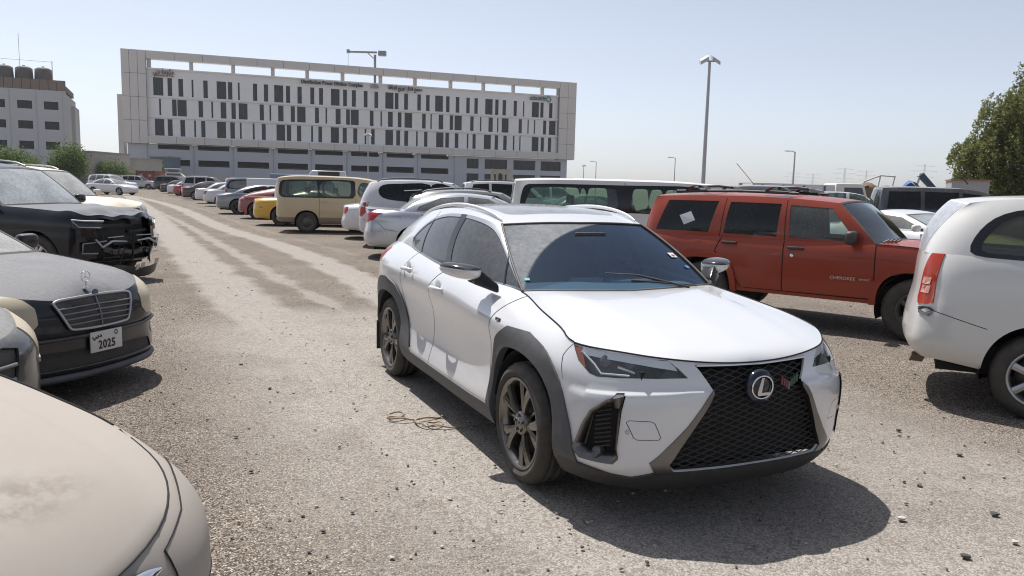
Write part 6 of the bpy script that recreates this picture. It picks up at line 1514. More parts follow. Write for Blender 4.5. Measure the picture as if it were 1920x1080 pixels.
# ---- right-hand row, near to far
silver = paint('silver_paint', (.52, .54, .58), .25, .55, .12, .25, .9); white2 = paint('white_paint_row', (.66, .66, .675), .25, 0, .10, .25, .9)
SED_TAIL = lambda m, z0=.80, z1=.97: ('tail_lamp', m, '3', [(-3.50, .86, z1), (-3.64, .79, z1), (-3.78, .66, z1-.01), (-3.82, .60, z1-.06), (-3.82, .62, z0), (-3.74, .75, z0+.01), (-3.60, .83, z0+.08)], .008)
s = sedan(paint=silver, glass=G_FILM, W=.925, wb=2.83, fo=.95, ro=1.12, r=.34, xd=-3.05, step=.06, belt=[(.95, .66), (.8, .75), (.4, .88), (-.1, .96), (-.35, .98), (-1.2, .99), (-2.4, 1.02), (-3.05, 1.05), (-3.6, 1.07), (-3.95, 1.06)], tail=(.10, .01, -.01, .03, .05, .03), tr=.85, xh=-1.15, zh=1.375, roof=[(-1.6, 1.425), (-2.1, 1.42), (-2.62, 1.33)],
    win=[[(-.62, 1.03), (-1.2, 1.345), (-1.66, 1.385), (-1.70, 1.03)], [(-1.78, 1.03), (-1.74, 1.385), (-2.25, 1.35), (-2.72, 1.16), (-2.78, 1.07)]], seams=[[(-.5, .97), (-.52, .3)], [(-1.72, .98), (-1.72, .3)], [(-2.66, 1.01), (-2.6, .75), (-2.4, .5)], [(-3.60, .80), (-3.45, .66), (-3.2, .62)]],
    lowparts=[('tail_lamp', RED, '3', [(-3.50, .855, 1.0), (-3.68, .80, 1.0), (-3.86, .66, .985), (-3.88, .66, .80), (-3.80, .74, .80), (-3.66, .815, .86)], .008), ('number_plate', plain('plate_white', (.62, .62, .60), .5, dust=.2), 'R', [(0, .72), (0, .84), (.26, .84), (.26, .72)], .006)], mirror=(-.7, 1.05))
c, I = make_car('silver_saloon', 'silver saloon with wedge-shaped red tail lamp and round fuel flap behind the white crossover', (0, 0), 0, s)
H = 6.0; p = rearwheel((-2.15, 17.05), H, s); c.location = (p[0], p[1], 0); c.rotation_euler = (0, 0, math.radians(H))
b = MB(); b.tube([(-3.18+.085*math.cos(a), -.915-.004*0+.012*math.sin(a)*0, .86+.085*math.sin(a)) for a in np.linspace(0, 2*math.pi, 25)], .006, 4, False); o = b.build('fuel_flap', plain('flap_line', (.14, .15, .17), .5), c); o.location.y = .015
b = MB(); b.grid(lambda u, v: (-3.55-.33*v, (u-.5)*1.5*(1-.05*v), 1.085+.03*v-.02*(2*u-1)**2), 9, 4); b.build('boot_spoiler', silver, c)
gr = paint('graphite_paint', (.14, .145, .15), .25, .5, .25, .2, .9)
s = suv(paint=gr, glass=G_DARK, W=.90, wb=2.66, fo=.9, ro=.85, r=.335, zb=.26, xd=-3.3, zh=1.45, xh=-1.2, wr=.62, belt=[(.9, .80), (.7, .92), (.2, 1.0), (-.6, 1.05), (-2, 1.06), (-3.5, 1.12)], roof=[(-1.7, 1.50), (-2.4, 1.50), (-3.05, 1.43), (-3.25, 1.39)], rails=True,
    win=[[(-.85, 1.09), (-1.3, 1.41), (-1.75, 1.45), (-1.75, 1.09)], [(-1.85, 1.09), (-1.85, 1.45), (-2.6, 1.42), (-2.9, 1.17)]], seams=[[(-1.8, 1.05), (-1.8, .4)]], handles=[(-1.55, .97)], mirror=(-.8, 1.12))
c, I = make_car('graphite_hatchback', 'graphite hatchback with white roof spoiler between the silver saloon and the white estate', (.82, 19.6), 6.0, s)
b = MB(); b.grid(lambda u, v: (-3.08-.42*v, (u-.5)*1.15, 1.50-.03*v+.012*math.sin(math.pi*u)), 7, 4); b.build('roof_spoiler', white2, c)
TALL = [('tail_lamp', RED, '3', [(-3.36, .885, 1.16), (-3.50, .82, 1.14), (-3.54, .79, 1.02), (-3.56, .78, .82), (-3.50, .83, .78), (-3.44, .87, .86), (-3.38, .89, 1.0)], .010)]
s = suv(paint=white2, glass=G_DARK, W=.94, wb=2.74, fo=.86, ro=.93, r=.365, xd=-3.66, zh=1.66, belt=[(.86, .95), (.75, 1.02), (.3, 1.09), (-.6, 1.13), (-1.5, 1.14), (-3.0, 1.16), (-3.66, 1.18)], roof=[(-1.7, 1.70), (-2.6, 1.71), (-3.1, 1.68), (-3.32, 1.63)], wsmooth=True, step=.06,
    win=[[(-.85, 1.19), (-1.3, 1.6), (-1.75, 1.63), (-1.75, 1.19)], [(-1.82, 1.19), (-1.82, 1.63), (-2.55, 1.64), (-3.0, 1.60), (-3.12, 1.45), (-3.0, 1.27), (-2.6, 1.2)]], seams=[[(-1.8, 1.13), (-1.8, .4)], [(-3.5, .72), (-3.1, .66)]], lowparts=TALL, handles=[(-1.55, 1.03)])
c, I = make_car('white_estate_suv', 'white SUV with tall red and clear tail lamp and dark rounded rear side glass', (-.45, 21.4), 6.0, s)
low = I['low']; ab = low.inv3(dense(np.array([(-3.37, .885, 1.15), (-3.49, .825, 1.13), (-3.53, .80, 1.03), (-3.40, .88, 1.01)]), .04)); P = low.P(ab[:, 0], ab[:, 1])+low.N(ab[:, 0], ab[:, 1])*.013
for sd in (1, -1): b = MB(); b.add([(q[0], q[1]*sd, q[2]) for q in P], [tuple(range(len(P)))]); b.build('reverse_lamp', LAMPC, c)
s = sedan(paint=white2, glass=G_FILM, W=.90, tail=(.12, .0, -.02, .04, .06, .05), lowparts=[('tail_lamp', RED, '3', [(-3.60, .80, .96), (-3.72, .74, .95), (-3.78, .69, .86), (-3.77, .70, .76), (-3.68, .78, .74), (-3.60, .82, .82)], .014)])
c, I = make_car('white_saloon', 'white saloon with oval dark red tail lamp beside the tan van', (0, 0), 0, s); H = 6.; p = rearwheel((-3.95, 22.9), H, s); c.location = (p[0], p[1], 0); c.rotation_euler = (0, 0, math.radians(H))
tan = paint('tan_paint', (.50, .39, .23), .35, 0, .16, .35, .6, wear=.2)
s = van(paint=tan, glass=G_CLEAR, W=.94, wb=3.2, fo=.85, ro=.98, r=.335, zh=1.66, roof=[(-1.5, 1.75), (-2.6, 1.79), (-3.7, 1.78), (-4.05, 1.73)], xd=-4.15, seats=True, step=.07, wstyle='steel', rim=plain('steel_wheel_dark', (.05, .05, .05), .6, .3, dust=.3),
    black=[(-4.03, 1.19), (-4.05, 1.45), (-3.95, 1.66), (-3.0, 1.70), (-1.75, 1.695), (-1.68, 1.5), (-1.75, 1.13), (-2.8, 1.10), (-3.8, 1.11)],
    win=[[(-3.93, 1.22), (-3.94, 1.45), (-3.86, 1.62), (-3.0, 1.65), (-2.88, 1.63), (-2.86, 1.2), (-3.0, 1.17), (-3.7, 1.17)], [(-2.72, 1.2), (-2.70, 1.63), (-1.95, 1.65), (-1.82, 1.6), (-1.84, 1.2), (-2.0, 1.17)], [(-1.55, 1.2), (-1.52, 1.6), (-1.25, 1.62), (-1.0, 1.52), (-.62, 1.25), (-.75, 1.17)]],
    seams=[[(-2.80, 1.11), (-2.80, .42)], [(-1.66, 1.11), (-1.66, .42)]], gseams=[[(-2.80, 1.12), (-2.80, 1.72)]], sill=.50, sillmat=plain('tan_lower_trim', (.22, .165, .11), .6, dust=.2), handles=[(-2.65, 1.0)])
c, I = make_car('tan_van', 'faded tan passenger van with dark-framed side windows', (0, 0), 0, s, 'van'); H = 9.; p = rearwheel((-6.62, 25.3), H, s); c.location = (p[0], p[1], 0); c.rotation_euler = (0, 0, math.radians(H))
yel = paint('yellow_paint', (.62, .36, .01), .22, 0, .10, .2, 1.0)
COUPE = dict(xd=-2.75, xh=-1.25, zh=1.24, roof=[(-1.6, 1.285), (-1.95, 1.27), (-2.2, 1.22)], belt=[(.92, .66), (.8, .74), (.4, .85), (-.1, .92), (-.35, .94), (-1.2, .945), (-2.4, .98), (-2.75, 1.0), (-3.4, 1.0), (-3.8, .96)], win=[[(-.65, .98), (-1.25, 1.22), (-1.75, 1.25), (-1.95, 1.0)]], seams=[[(-.5, .94), (-.52, .3)], [(-1.95, .96), (-1.95, .3)]], handles=[(-1.75, .86)], r=.35)
s = sedan(paint=yel, W=.955, wb=2.82, **{k: v for k, v in COUPE.items()}, lowparts=[('tail_lamp', plain('tail_dark_red', (.25, .02, .02), .15), '3', [(-3.72, .72, .88), (-3.84, .5, .88), (-3.84, .5, .78), (-3.72, .72, .78)], .008), ('side_marker', RED, 'S', [(-3.45, .66), (-3.45, .69), (-3.60, .69), (-3.60, .66)], .006)], wstyle='twin', rim=GLOSSB)
c, I = make_car('yellow_coupe', 'bright yellow sports coupe tucked behind the tan van', (0, 0), 0, s); H = 8.; p = rearwheel((-8.45, 28.75), H, s); c.location = (p[0], p[1], 0); c.rotation_euler = (0, 0, math.radians(H))
s = van(paint=white2, glass=G_CLEAR, W=.90, wb=2.9, ro=.9, xd=-3.75, roof=[(-1.5, 1.78), (-2.6, 1.80), (-3.4, 1.79), (-3.62, 1.74)], step=.10, win=[[(-3.5, 1.2), (-3.5, 1.6), (-3.4, 1.66), (-2.6, 1.66), (-2.5, 1.6), (-2.5, 1.2)], [(-2.35, 1.2), (-2.35, 1.64), (-1.5, 1.64), (-1.5, 1.2)]], seams=[[(-2.42, 1.1), (-2.42, .4)]])
c, I = make_car('white_van', 'white van showing only its rear window behind the tan van', (-5.85, 32.6), 8.0, s, 'van')
mar = paint('dusty_rose_red_paint', (.24, .055, .055), .3, .3, .35, .2, .8, dustcol=(.42, .28, .26))
s = sedan(paint=mar, W=.92, wb=2.55, ro=.85, tr=1.1, **{**COUPE, 'xd': -3.05, 'roof': [(-1.6, 1.28), (-2.0, 1.25), (-2.35, 1.17)], 'belt': [(.92, .62), (.8, .7), (.4, .82), (-.1, .9), (-.35, .92), (-2.4, .98), (-3.05, .96), (-3.4, .84)]}, lowparts=[('tail_lamp', RED, '3', [(-3.18, .80, .86), (-3.30, .72, .84), (-3.30, .74, .76), (-3.16, .83, .79)], .008)], wstyle='twin', rim=GLOSSB)
c, I = make_car('rose_red_coupe', 'dusty rose-red sports coupe with black wheels next to the yellow coupe', (0, 0), 0, s); H = 10.; p = rearwheel((-10.84, 33.4), H, s); c.location = (p[0], p[1], 0); c.rotation_euler = (0, 0, math.radians(H))
gm_ = paint('gunmetal_paint', (.20, .215, .24), .22, .5, .10, .2, 1.0)
s = sedan(paint=gm_, W=.94, wb=3.05, ro=1.1, xd=-3.2, r=.35, step=.08, belt=[(.92, .64), (.8, .72), (.4, .85), (-.1, .93), (-.35, .95), (-2.4, 1.0), (-3.2, 1.01), (-4.15, .93)], roof=[(-1.7, 1.38), (-2.2, 1.37), (-2.65, 1.30)], wsmooth=True, win=[[(-.65, 1.0), (-1.2, 1.30), (-1.66, 1.34), (-1.70, 1.0)], [(-1.78, 1.0), (-1.74, 1.34), (-2.3, 1.30), (-2.75, 1.12), (-2.8, 1.03)]], lowparts=[('tail_lamp', RED, '3', [(-3.95, .74, .88), (-4.08, .6, .88), (-4.08, .6, .78), (-3.96, .75, .78)], .008)], wstyle='twin', rim=MATT)
c, I = make_car('gunmetal_saloon', 'low gunmetal grey saloon parked beside the rose-red coupe', (0, 0), 0, s); H = 10.; p = rearwheel((-13.1, 37.6), H, s); c.location = (p[0], p[1], 0); c.rotation_euler = (0, 0, math.radians(H))
blu = paint('blue_grey_paint', (.15, .18, .23), .25, .5, .12, .2, 1.0)
FAR = dict(step=.13, seats=False)
s = van(paint=blu, glass=G_FILM, W=.98, wb=3.0, ro=1.1, xd=-4.1, zh=1.62, roof=[(-1.5, 1.70), (-2.6, 1.72), (-3.6, 1.68), (-3.85, 1.63)], tr=.5, step=.09, black=[(-3.85, 1.15), (-3.8, 1.5), (-3.6, 1.62), (-1.3, 1.64), (-.6, 1.25), (-.8, 1.13)], win=[[(-3.7, 1.2), (-3.65, 1.52), (-2.7, 1.58), (-2.7, 1.2)], [(-2.6, 1.2), (-2.6, 1.58), (-1.75, 1.58), (-1.75, 1.2)], [(-1.65, 1.2), (-1.65, 1.58), (-1.35, 1.58), (-.8, 1.25)]], seams=[[(-1.7, 1.12), (-1.7, .4)], [(-2.65, 1.12), (-2.65, .4)]], lowparts=[('tail_lamp', RED, '3', [(-3.85, .95, 1.08), (-4.0, .88, 1.08), (-4.06, .8, .92), (-3.92, .93, .90)], .01)], wstyle='plain', seats=False)
c, I = make_car('blue_grey_minivan', 'blue-grey minivan with red tail lamps beyond the gunmetal saloon', (-11.9, 44.6), 11.0, s, 'van')
def far(nm, lb, P, H, base, **k):
    s = base(**{**FAR, **k}); c, I = make_car(nm, lb, (0, 0), 0, s); p = rearwheel(P, H, s); c.location = (p[0], p[1], 0); c.rotation_euler = (0, 0, math.radians(H)); return c
drk = paint('dark_maroon_paint', (.05, .018, .02), .25, .2, .15, .2, 1.0); blk_ = paint('black_paint_far', (.015, .015, .017), .22, 0, .15, .15, 1.0); slv = paint('silver_far', (.45, .46, .48), .3, .5, .12, .2, .8); rd = paint('bright_red_paint', (.35, .02, .02), .25, 0, .1, .2, 1.0)
far('white_saloon', 'white saloon with silver wheels beyond the blue-grey minivan', (-20.2, 52.8), 12, sedan, paint=white2, glass=G_FILM, lowparts=[SED_TAIL(RED)])
far('white_saloon', 'white car with red and black damaged tail next to the blue-grey minivan', (-17.6, 47.6), 12, sedan, paint=white2, glass=G_FILM, lowparts=[SED_TAIL(plain('tail_dark_red', (.25, .02, .02), .15), .7, 1.0)])
far('maroon_saloon', 'dark maroon saloon far down the row', (-24.3, 60.5), 12, sedan, paint=drk, glass=G_FILM, lowparts=[SED_TAIL(RED)])
far('silver_suv', 'silver SUV with red tail lamps far down the row', (-26.5, 65.6), 12, suv, paint=slv, glass=G_DARK, W=.92, lowparts=[('tail_lamp', RED, '3', [(-3.55, .9, 1.15), (-3.75, .8, 1.15), (-3.78, .78, .95), (-3.6, .9, .93)], .01)])
far('red_hatchback', 'bright red car squeezed between far white cars', (-28.9, 69.6), 12, sedan, paint=rd, glass=G_FILM, W=.86)
far('white_saloon', 'far white saloon just before the bright red car', (-31.5, 74.4), 12, sedan, paint=white2, glass=G_FILM, lowparts=[SED_TAIL(RED)])
far('black_saloon', 'far black saloon with red lamps and white roof glare', (-36.2, 83.5), 12, sedan, paint=blk_, glass=G_FILM, lowparts=[SED_TAIL(RED)])
far('black_suv', 'small dark SUV at the far end of the row by the container', (-41.0, 92.5), 12, suv, paint=blk_, glass=G_DARK)
far('white_suv', 'white SUV behind the far white saloons, only roof and glass showing', (-28.2, 80.0), 12, suv, paint=white2, glass=G_DARK)
far('white_suv', 'white SUV with dark glass behind the maroon saloon', (-19.5, 66.5), 12, suv, paint=white2, glass=G_DARK)
far('white_van', 'white van roof with round vents behind the blue-grey minivan', (-12.5, 56.0), 12, van, paint=white2, glass=G_DARK)
far('pale_suv', 'pale SUV roof behind the gunmetal saloon', (-9.0, 44.5), 10, suv, paint=slv, glass=G_DARK)
# left side, far
def farl(nm, lb, loc, H, base, **k): s = base(**{**FAR, **k}); c, I = make_car(nm, lb, loc, H, s); return c
farl('silver_suv', 'silver SUV seen broadside in front of the red container', (-49.6, 108.5), 3, suv, paint=slv, glass=G_DARK, rails=True)
farl('dark_suv', 'dark estate just left of the broadside silver SUV', (-53.0, 112), 3, suv, paint=paint('slate_paint', (.10, .11, .12), .3, .4, .3, .2, .8), glass=G_DARK)
farl('white_pickup', 'white SUV with dark windscreen facing the lane beyond the cream SUV', (-38.4, 78.5), -14, suv, paint=white2, glass=G_FILM)
farl('white_hatchback', 'second white car facing the lane at the far left', (-35.2, 72.0), -14, sedan, paint=white2, glass=G_FILM)
farl('white_hatchback', 'third white car, farthest of those facing the lane at left', (-42.5, 87.5), -14, sedan, paint=white2, glass=G_FILM)
# ---- long white van behind the red off-roader
wv = paint('van_white_paint', (.72, .71, .67), .35, 0, .20, .3, .6)
s = van(paint=wv, glass=glass('glass_green_clear', (.52, .68, .58), .10, (.5, .52, .5)), W=.95, wb=3.4, fo=.9, ro=1.05, xc=-.10, xd=-4.5, zh=1.72, xh=-.85, wr=.80, belt=[(.9, .9), (.75, .98), (.3, 1.08), (-.1, 1.14), (-1, 1.15), (-4.5, 1.15)], roof=[(-1.5, 1.78), (-2.6, 1.80), (-3.9, 1.79), (-4.36, 1.76)], step=.07, seats=True, seatx=(-1.1, -2.1, -3.0), seatmat=plain('cabin_dark', (.03, .03, .035), .8),
    black=[(-4.28, 1.18), (-4.26, 1.55), (-4.15, 1.70), (-2.6, 1.715), (-1.35, 1.71), (-1.30, 1.5), (-1.32, 1.18), (-2.6, 1.165), (-4.1, 1.165)],
    win=[[(-4.16, 1.22), (-4.13, 1.55), (-4.05, 1.64), (-3.30, 1.645), (-3.22, 1.6), (-3.22, 1.22)], [(-3.16, 1.22), (-3.16, 1.6), (-3.1, 1.645), (-2.75, 1.645), (-2.70, 1.6), (-2.70, 1.22)], [(-2.42, 1.22), (-2.42, 1.6), (-2.35, 1.645), (-2.0, 1.645), (-1.95, 1.6), (-1.95, 1.22)], [(-1.88, 1.22), (-1.88, 1.6), (-1.8, 1.645), (-1.48, 1.645), (-1.42, 1.6), (-1.42, 1.22)], [(-1.15, 1.2), (-1.15, 1.58), (-1.05, 1.64), (-.80, 1.62), (-.35, 1.25), (-.45, 1.18)]],
    seams=[[(-2.56, 1.14), (-2.56, .4)], [(-1.25, 1.14), (-1.25, .4)]], gseams=[[(-2.56, 1.14), (-2.56, 1.77)], [(-1.22, 1.14), (-1.22, 1.75)]])
f_ = 1.22      # long wheelbase: stretch the cabin behind the front doors
for key in ('win', 'seams', 'gseams'): s[key] = [[(x*f_, z_) for x, z_ in q] for q in s[key]]
for key in ('black', 'roof'): s[key] = [(x*f_, z_) for x, z_ in s[key]]
s.update(wb=4.35, ro=1.08, xd=-5.5, xh=-1.0, belt=[(.9, .9), (.75, .98), (.3, 1.08), (-.1, 1.14), (-1, 1.15), (-5.6, 1.15)], seatx=(-1.3, -2.5, -3.7))
c, I = make_car('long_white_van', 'long white passenger van with greenish see-through windows behind the red off-roader', (5.35, 16.9), 0.0, s, 'van')
b = MB(); b.tube([(-.45, -.6, 1.80), (-.85, -.65, 2.22)], .006, 4); b.build('aerial', MATT, c)
# ---- behind the red off-roader, right
s = sedan(paint=white2, glass=G_FILM, wglass=glass('glass_dust_light', (.3, .33, .33), .55, (.42, .46, .47)), W=.90, wb=2.76, **{**COUPE, 'zh': 1.27, 'roof': [(-1.6, 1.325), (-2.0, 1.31), (-2.35, 1.24)]}, step=.08, lowparts=[('headlight', LAMPC, '3', [(.72, .45, .70), (.5, .74, .76), (.45, .8, .68), (.7, .55, .62)], .01)])
c, I = make_car('white_coupe', 'white coupe facing forward between the red off-roader and the white people carrier', (9.1, 15.4), -64.0, s)
s = suv(paint=paint('black_navy_paint', (.012, .014, .02), .2, 0, .25, .15, 1.0), glass=G_DARK, W=.97, wb=3.0, step=.09, wsmooth=False, rails=False, zh=1.78, roof=[(-1.7, 1.86), (-2.6, 1.885), (-3.5, 1.88), (-3.85, 1.86)], ro=1.05, xd=-4.05, rrc=.02, belt=[(.88, 1.02), (.78, 1.08), (.3, 1.16), (-.6, 1.22), (-4.1, 1.24)], win=[[(-1.0, 1.3), (-1.4, 1.72), (-1.85, 1.76), (-1.85, 1.3)], [(-1.95, 1.3), (-1.95, 1.77), (-2.8, 1.78), (-2.8, 1.3)], [(-2.9, 1.3), (-2.9, 1.78), (-3.7, 1.77), (-3.75, 1.3)]], mirmat=plain('rail_silver', (.55, .56, .57), .35, .6), mirror=(-.85, 1.36), mirh=.2)
c, I = make_car('black_suv', 'big black SUV with square rear beyond the white coupe', (14.2, 22.0), -14.0, s)
s = suv(paint=gr, glass=G_CLEAR, W=.95, wb=2.9, step=.09, zh=1.72, rails=False, roof=[(-1.7, 1.78), (-2.6, 1.80), (-3.3, 1.78), (-3.7, 1.72)])
c, I = make_car('grey_suv', 'dark grey SUV whose roof shows over the red off-roader', (9.0, 20.5), -4.0, s)
s = suv(paint=white2, glass=G_CLEAR, W=.92, wb=2.9, step=.10, zh=1.62, rails=False, roof=[(-1.7, 1.70), (-2.6, 1.70), (-3.2, 1.66), (-3.5, 1.6)])
c, I = make_car('white_pickup', 'white vehicle with clear windows glimpsed left of the big black SUV', (13.2, 27.5), -8.0, s)
far('white_suv', 'white SUV roof between the tan van and the white estate', (-1.0, 30.5), 8, suv, paint=white2, glass=G_DARK)
far('grey_hatchback', 'grey hatchback with light roof left of the long white van', (1.6, 25.5), 8, sedan, paint=gr, glass=G_CLEAR)
far('white_suv', 'white SUV behind the light grey hatchback roof', (.6, 34), 8, suv, paint=white2, glass=G_CLEAR, zh=1.6, roof=[(-1.7, 1.66), (-2.6, 1.68), (-3.3, 1.66), (-3.62, 1.6)])
# ------------------------------------------------------------------ yard clutter beyond the cars
def container():
    T = thing('shipping_container', 'rust-red shipping container with doors facing the lane', 'container', (-53.6, 115.5, 0), math.radians(10)); rd_ = plain('container_red', (.22, .055, .035), .6, 0, .15, 2)
    m = MB(); m.box((0, 3, 1.32), (2.44, 6.0, 2.5)); m.build('box', rd_, T)
    for sx in (-.6, .6):
        d = MB(); d.box((sx, -.05, 1.3), (1.14, .07, 2.35)); o = d.build('door', rd_, T)
        for q in (-.25, .25):
            b = MB(); b.tube([(sx+q, -.12, .2), (sx+q, -.12, 2.4)], .025, 5); b.build('lock_rod', plain('rod_grey', (.3, .2, .18), .5), o)
    for sx in (-1.2, 1.2): b = MB(); b.box((sx, -.06, 1.32), (.12, .1, 2.6)); b.build('corner_post', plain('container_dark_red', (.13, .03, .022), .6), T)
    for x, z in ((-.55, 1.95), (.65, 1.9)): b = MB(); b.box((x, -.10, z), (.35, .02, .3)); b.build('door_placard', plain('placard_pale', (.5, .42, .38), .6), T)
container()
def boat():
    w = plain('gelcoat_white', (.74, .73, .70), .3, 0, .04); T = thing('motor_boat', 'white motor yacht on blocks rising above the far parked cars', 'boat', (-51.3, 121, 0), math.radians(14)); T.scale = (.62, .62, .66)
    h = MB()
    def hull(u, v):
        x = -4.2+8.6*u; wd = 1.55*(1-max(0, (u-.55)/.45)**2.2); return (x, wd*(math.sin(v*math.pi-math.pi/2)), .9+1.7*abs(2*v-1)**1.5+.35*u*abs(2*v-1))
    h.grid(hull, 16, 13); h.build('hull', w, T)
    d = MB(); d.box((-.2, 0, 2.75), (7.4, 2.6, .18)); d.build('deck', w, T)
    c = MB(); c.hexa([(-2.6, -1.15, 2.8), (1.9, -1.15, 2.8), (1.9, 1.15, 2.8), (-2.6, 1.15, 2.8), (-2.4, -1., 3.75), (.7, -1., 3.75), (.7, 1., 3.75), (-2.4, 1., 3.75)]); co = c.build('cabin', w, T)
    g = MB(); g.hexa([(-2.2, -1.16, 3.05), (1.2, -1.16, 3.05), (1.2, 1.16, 3.05), (-2.2, 1.16, 3.05), (-2.2, -1.08, 3.5), (.8, -1.08, 3.5), (.8, 1.08, 3.5), (-2.2, 1.08, 3.5)]); g.build('cabin_window', plain('boat_glass', (.10, .09, .09), .2), co)
    t = MB(); t.box((-.9, 0, 4.55), (3.6, 2.1, .16)); t.build('hard_top', w, T, bevel=.06)
    for x in (-2.4, .6):
        for y in (-.9, .9): p = MB(); p.tube([(x, y, 3.7), (x, y, 4.5)], .05, 5); p.build('top_post', w, T)
    s = MB(); s.box((0, 0, 2.35), (8.2, 3.02, .12)); s.build('hull_stripe', plain('stripe_red', (.3, .06, .05), .4), T)
    for x in (-2.5, 2.0): k = MB(); k.box((x, 0, .5), (.5, 1.6, 1.0)); k.build('keel_block', plain('timber_block', (.2, .15, .1), .8), T)
boat()
def forklift():
    c = plain('mast_cream', (.42, .38, .28), .6, 0, .15); T = thing('forklift', 'cream forklift mast standing left of the long white van', 'forklift', (-.85, 47.0, 0), math.radians(-8))
    for sx in (-.48, .48): m = MB(); m.box((sx, 0, 1.35), (.16, .22, 2.6)); m.build('mast_rail', c, T)
    for sx in (-.2, .2): m = MB(); m.box((sx, .02, 1.45), (.12, .14, 2.2)); m.build('lift_chain_guard', c, T)
    for z in (2.55, .9): m = MB(); m.box((0, .02, z), (1.15, .16, .16)); m.build('cross_beam', c, T)
    m = MB(); m.tube([(0, -.1, 1.9), (0, -.1, 2.4)], .05, 6); m.build('hydraulic_ram', MATT, T)
    b = MB(); b.box((0, 1.3, .8), (1.1, 1.8, 1.0)); b.build('body', c, T, bevel=.08); o = MB(); o.box((0, 1.2, 1.95), (1.0, 1.3, .08)); o.build('overhead_guard', MATT, T)
    for y in (.5, 1.9):
        for sx in (-.5, .5): w = MB(); w.lathe([(.28, -.1), (.3, -.06), (.3, .06), (.28, .1), (.1, .1)], 16, 'x', (sx, y, .3)); w.build('wheel', tyre_mat(), T)
forklift()
def ac_unit():
    T = thing('roof_air_conditioner', 'white box cooling unit on a truck roof behind the tan van', 'cooling unit', (-11.0, 43, -.2), math.radians(10)); w = white2
    m = MB(); m.hexa([(-.2, -1, 1.95), (1.9, -1, 1.95), (1.9, 1, 1.95), (-.2, 1, 1.95), (.1, -.95, 2.42), (1.85, -.95, 2.42), (1.85, .95, 2.42), (.1, .95, 2.42)]); m.build('housing', w, T, bevel=.05)
    g = MB(); g.box((1.0, -1.0, 2.2), (1.1, .06, .34)); g.build('vent_grille', MATT, T)
    b = MB(); b.box((-.6, 0, 1.05), (5.2, 1.95, 1.75)); b.build('truck_body', w, T, bevel=.05)
    for x in (-2.4, 1.2):
        for sy in (-.9, .9): q = MB(); q.lathe([(.34, -.1), (.36, 0), (.34, .1), (.1, .1)], 16, 'y', (x, sy, .36)); q.build('wheel', tyre_mat(), T)
ac_unit()
def lorry(nm, lb, loc, H, L, hgt, box, cab=(.7, .68, .62), flat=False):
    T = thing(nm, lb, 'truck', (loc[0], loc[1], 0), math.radians(H)); bm_ = plain(nm+'_body', box, .6, 0, .15, 1.5); cm = plain(nm+'_cab', cab, .5, 0, .1, 1.5)
    if flat: m = MB(); m.box((-L/2, 0, 1.1), (L, 2.3, .2)); m.build('flat_bed', bm_, T)
    else:
        m = MB(); m.box((-L/2, 0, 1.0+(hgt-1)/2), (L, 2.3, hgt-1)); m.build('cargo_box', bm_, T)
        for i in range(4): r = MB(); r.box((-L*(i+.5)/4, -1.17, 1.0+(hgt-1)/2), (.08, .06, hgt-1.1)); r.build('box_rib', plain('rib_dark', (.12, .12, .12), .6), T)
    c = MB(); c.hexa([(.1, -1.05, .6), (1.9, -1.05, .6), (1.9, 1.05, .6), (.1, 1.05, .6), (.1, -1., 2.2), (1.45, -1., 2.2), (1.45, 1., 2.2), (.1, 1., 2.2)]); co = c.build('cab', cm, T, bevel=.06)
    g = MB(); g.hexa([(.5, -1.06, 1.35), (1.55, -1.06, 1.35), (1.55, 1.06, 1.35), (.5, 1.06, 1.35), (.5, -1.03, 2.0), (1.35, -1.03, 2.0), (1.35, 1.03, 2.0), (.5, 1.03, 2.0)]); g.build('cab_window', plain('cab_glass', (.05, .055, .06), .15), co)
    for x in (-L*.8, 1.0):
        for sy in (-.95, .95): w = MB(); w.lathe([(.42, -.12), (.45, 0), (.42, .12), (.15, .12)], 16, 'y', (x, sy, .45)); w.build('wheel', tyre_mat(), T)
    return T
lorry('white_box_truck', 'white box truck with dark door frame beyond the red off-roader roof', (15.9, 40.5), -4, 4.0, 2.1, (.66, .66, .68))
lorry('brown_truck', 'brown and teal lorry on the skyline above the long van', (20.6, 60), 2, 3.4, 2.35, (.22, .11, .05), (.12, .24, .26))
lorry('white_lorry', 'white lorry cab near the grey kiosk on the skyline', (31.5, 58), -8, 4.5, 2.2, (.6, .58, .52), flat=True)
lorry('rusty_truck', 'rusty brown tipper truck beside the tow frame', (26.0, 62), -6, 4.5, 2.3, (.20, .12, .075), (.3, .22, .14))
def scrap(nm, lb, loc, col, seed, sz=(2.6, 1.6, .9), z0=1.4):
    r = np.random.default_rng(seed); T = thing(nm, lb, 'scrap pile', (loc[0], loc[1], 0))
    b = MB(); b.grid(lambda u, v: ((u-.5)*sz[0], (v-.5)*sz[1], (z0+sz[2]*(math.sin(math.pi*u)*math.sin(math.pi*v))**.5+.12*math.sin(9*u+3*v)) if .01 < u < .99 and .01 < v < .99 else 0), 12, 8); b.build('heap', plain(nm+'_mat', col, .8, 0, .4, 3, .4), T)
    for i in range(7):
        p = np.array([(r.random()-.5)*sz[0], (r.random()-.5)*sz[1], z0+sz[2]*.6]); q = p+r.normal(0, .5, 3)*[1, .5, .5]; t = MB(); t.hexa([tuple(p+d) for d in ((0, 0, 0), (.5, .1, .1), (.5, .5, .1), (0, .4, 0), (.05, 0, .08), (.55, .1, .2), (.5, .5, .22), (0, .4, .1))]); t.build('scrap_panel', plain(nm+'_panel', [c*.7 for c in col], .7, .2), T)
scrap('rust_heap', 'rusty brown canvas-covered heap on the skyline beyond the parked cars', (24.0, 55), (.20, .135, .085), 3, z0=1.6)
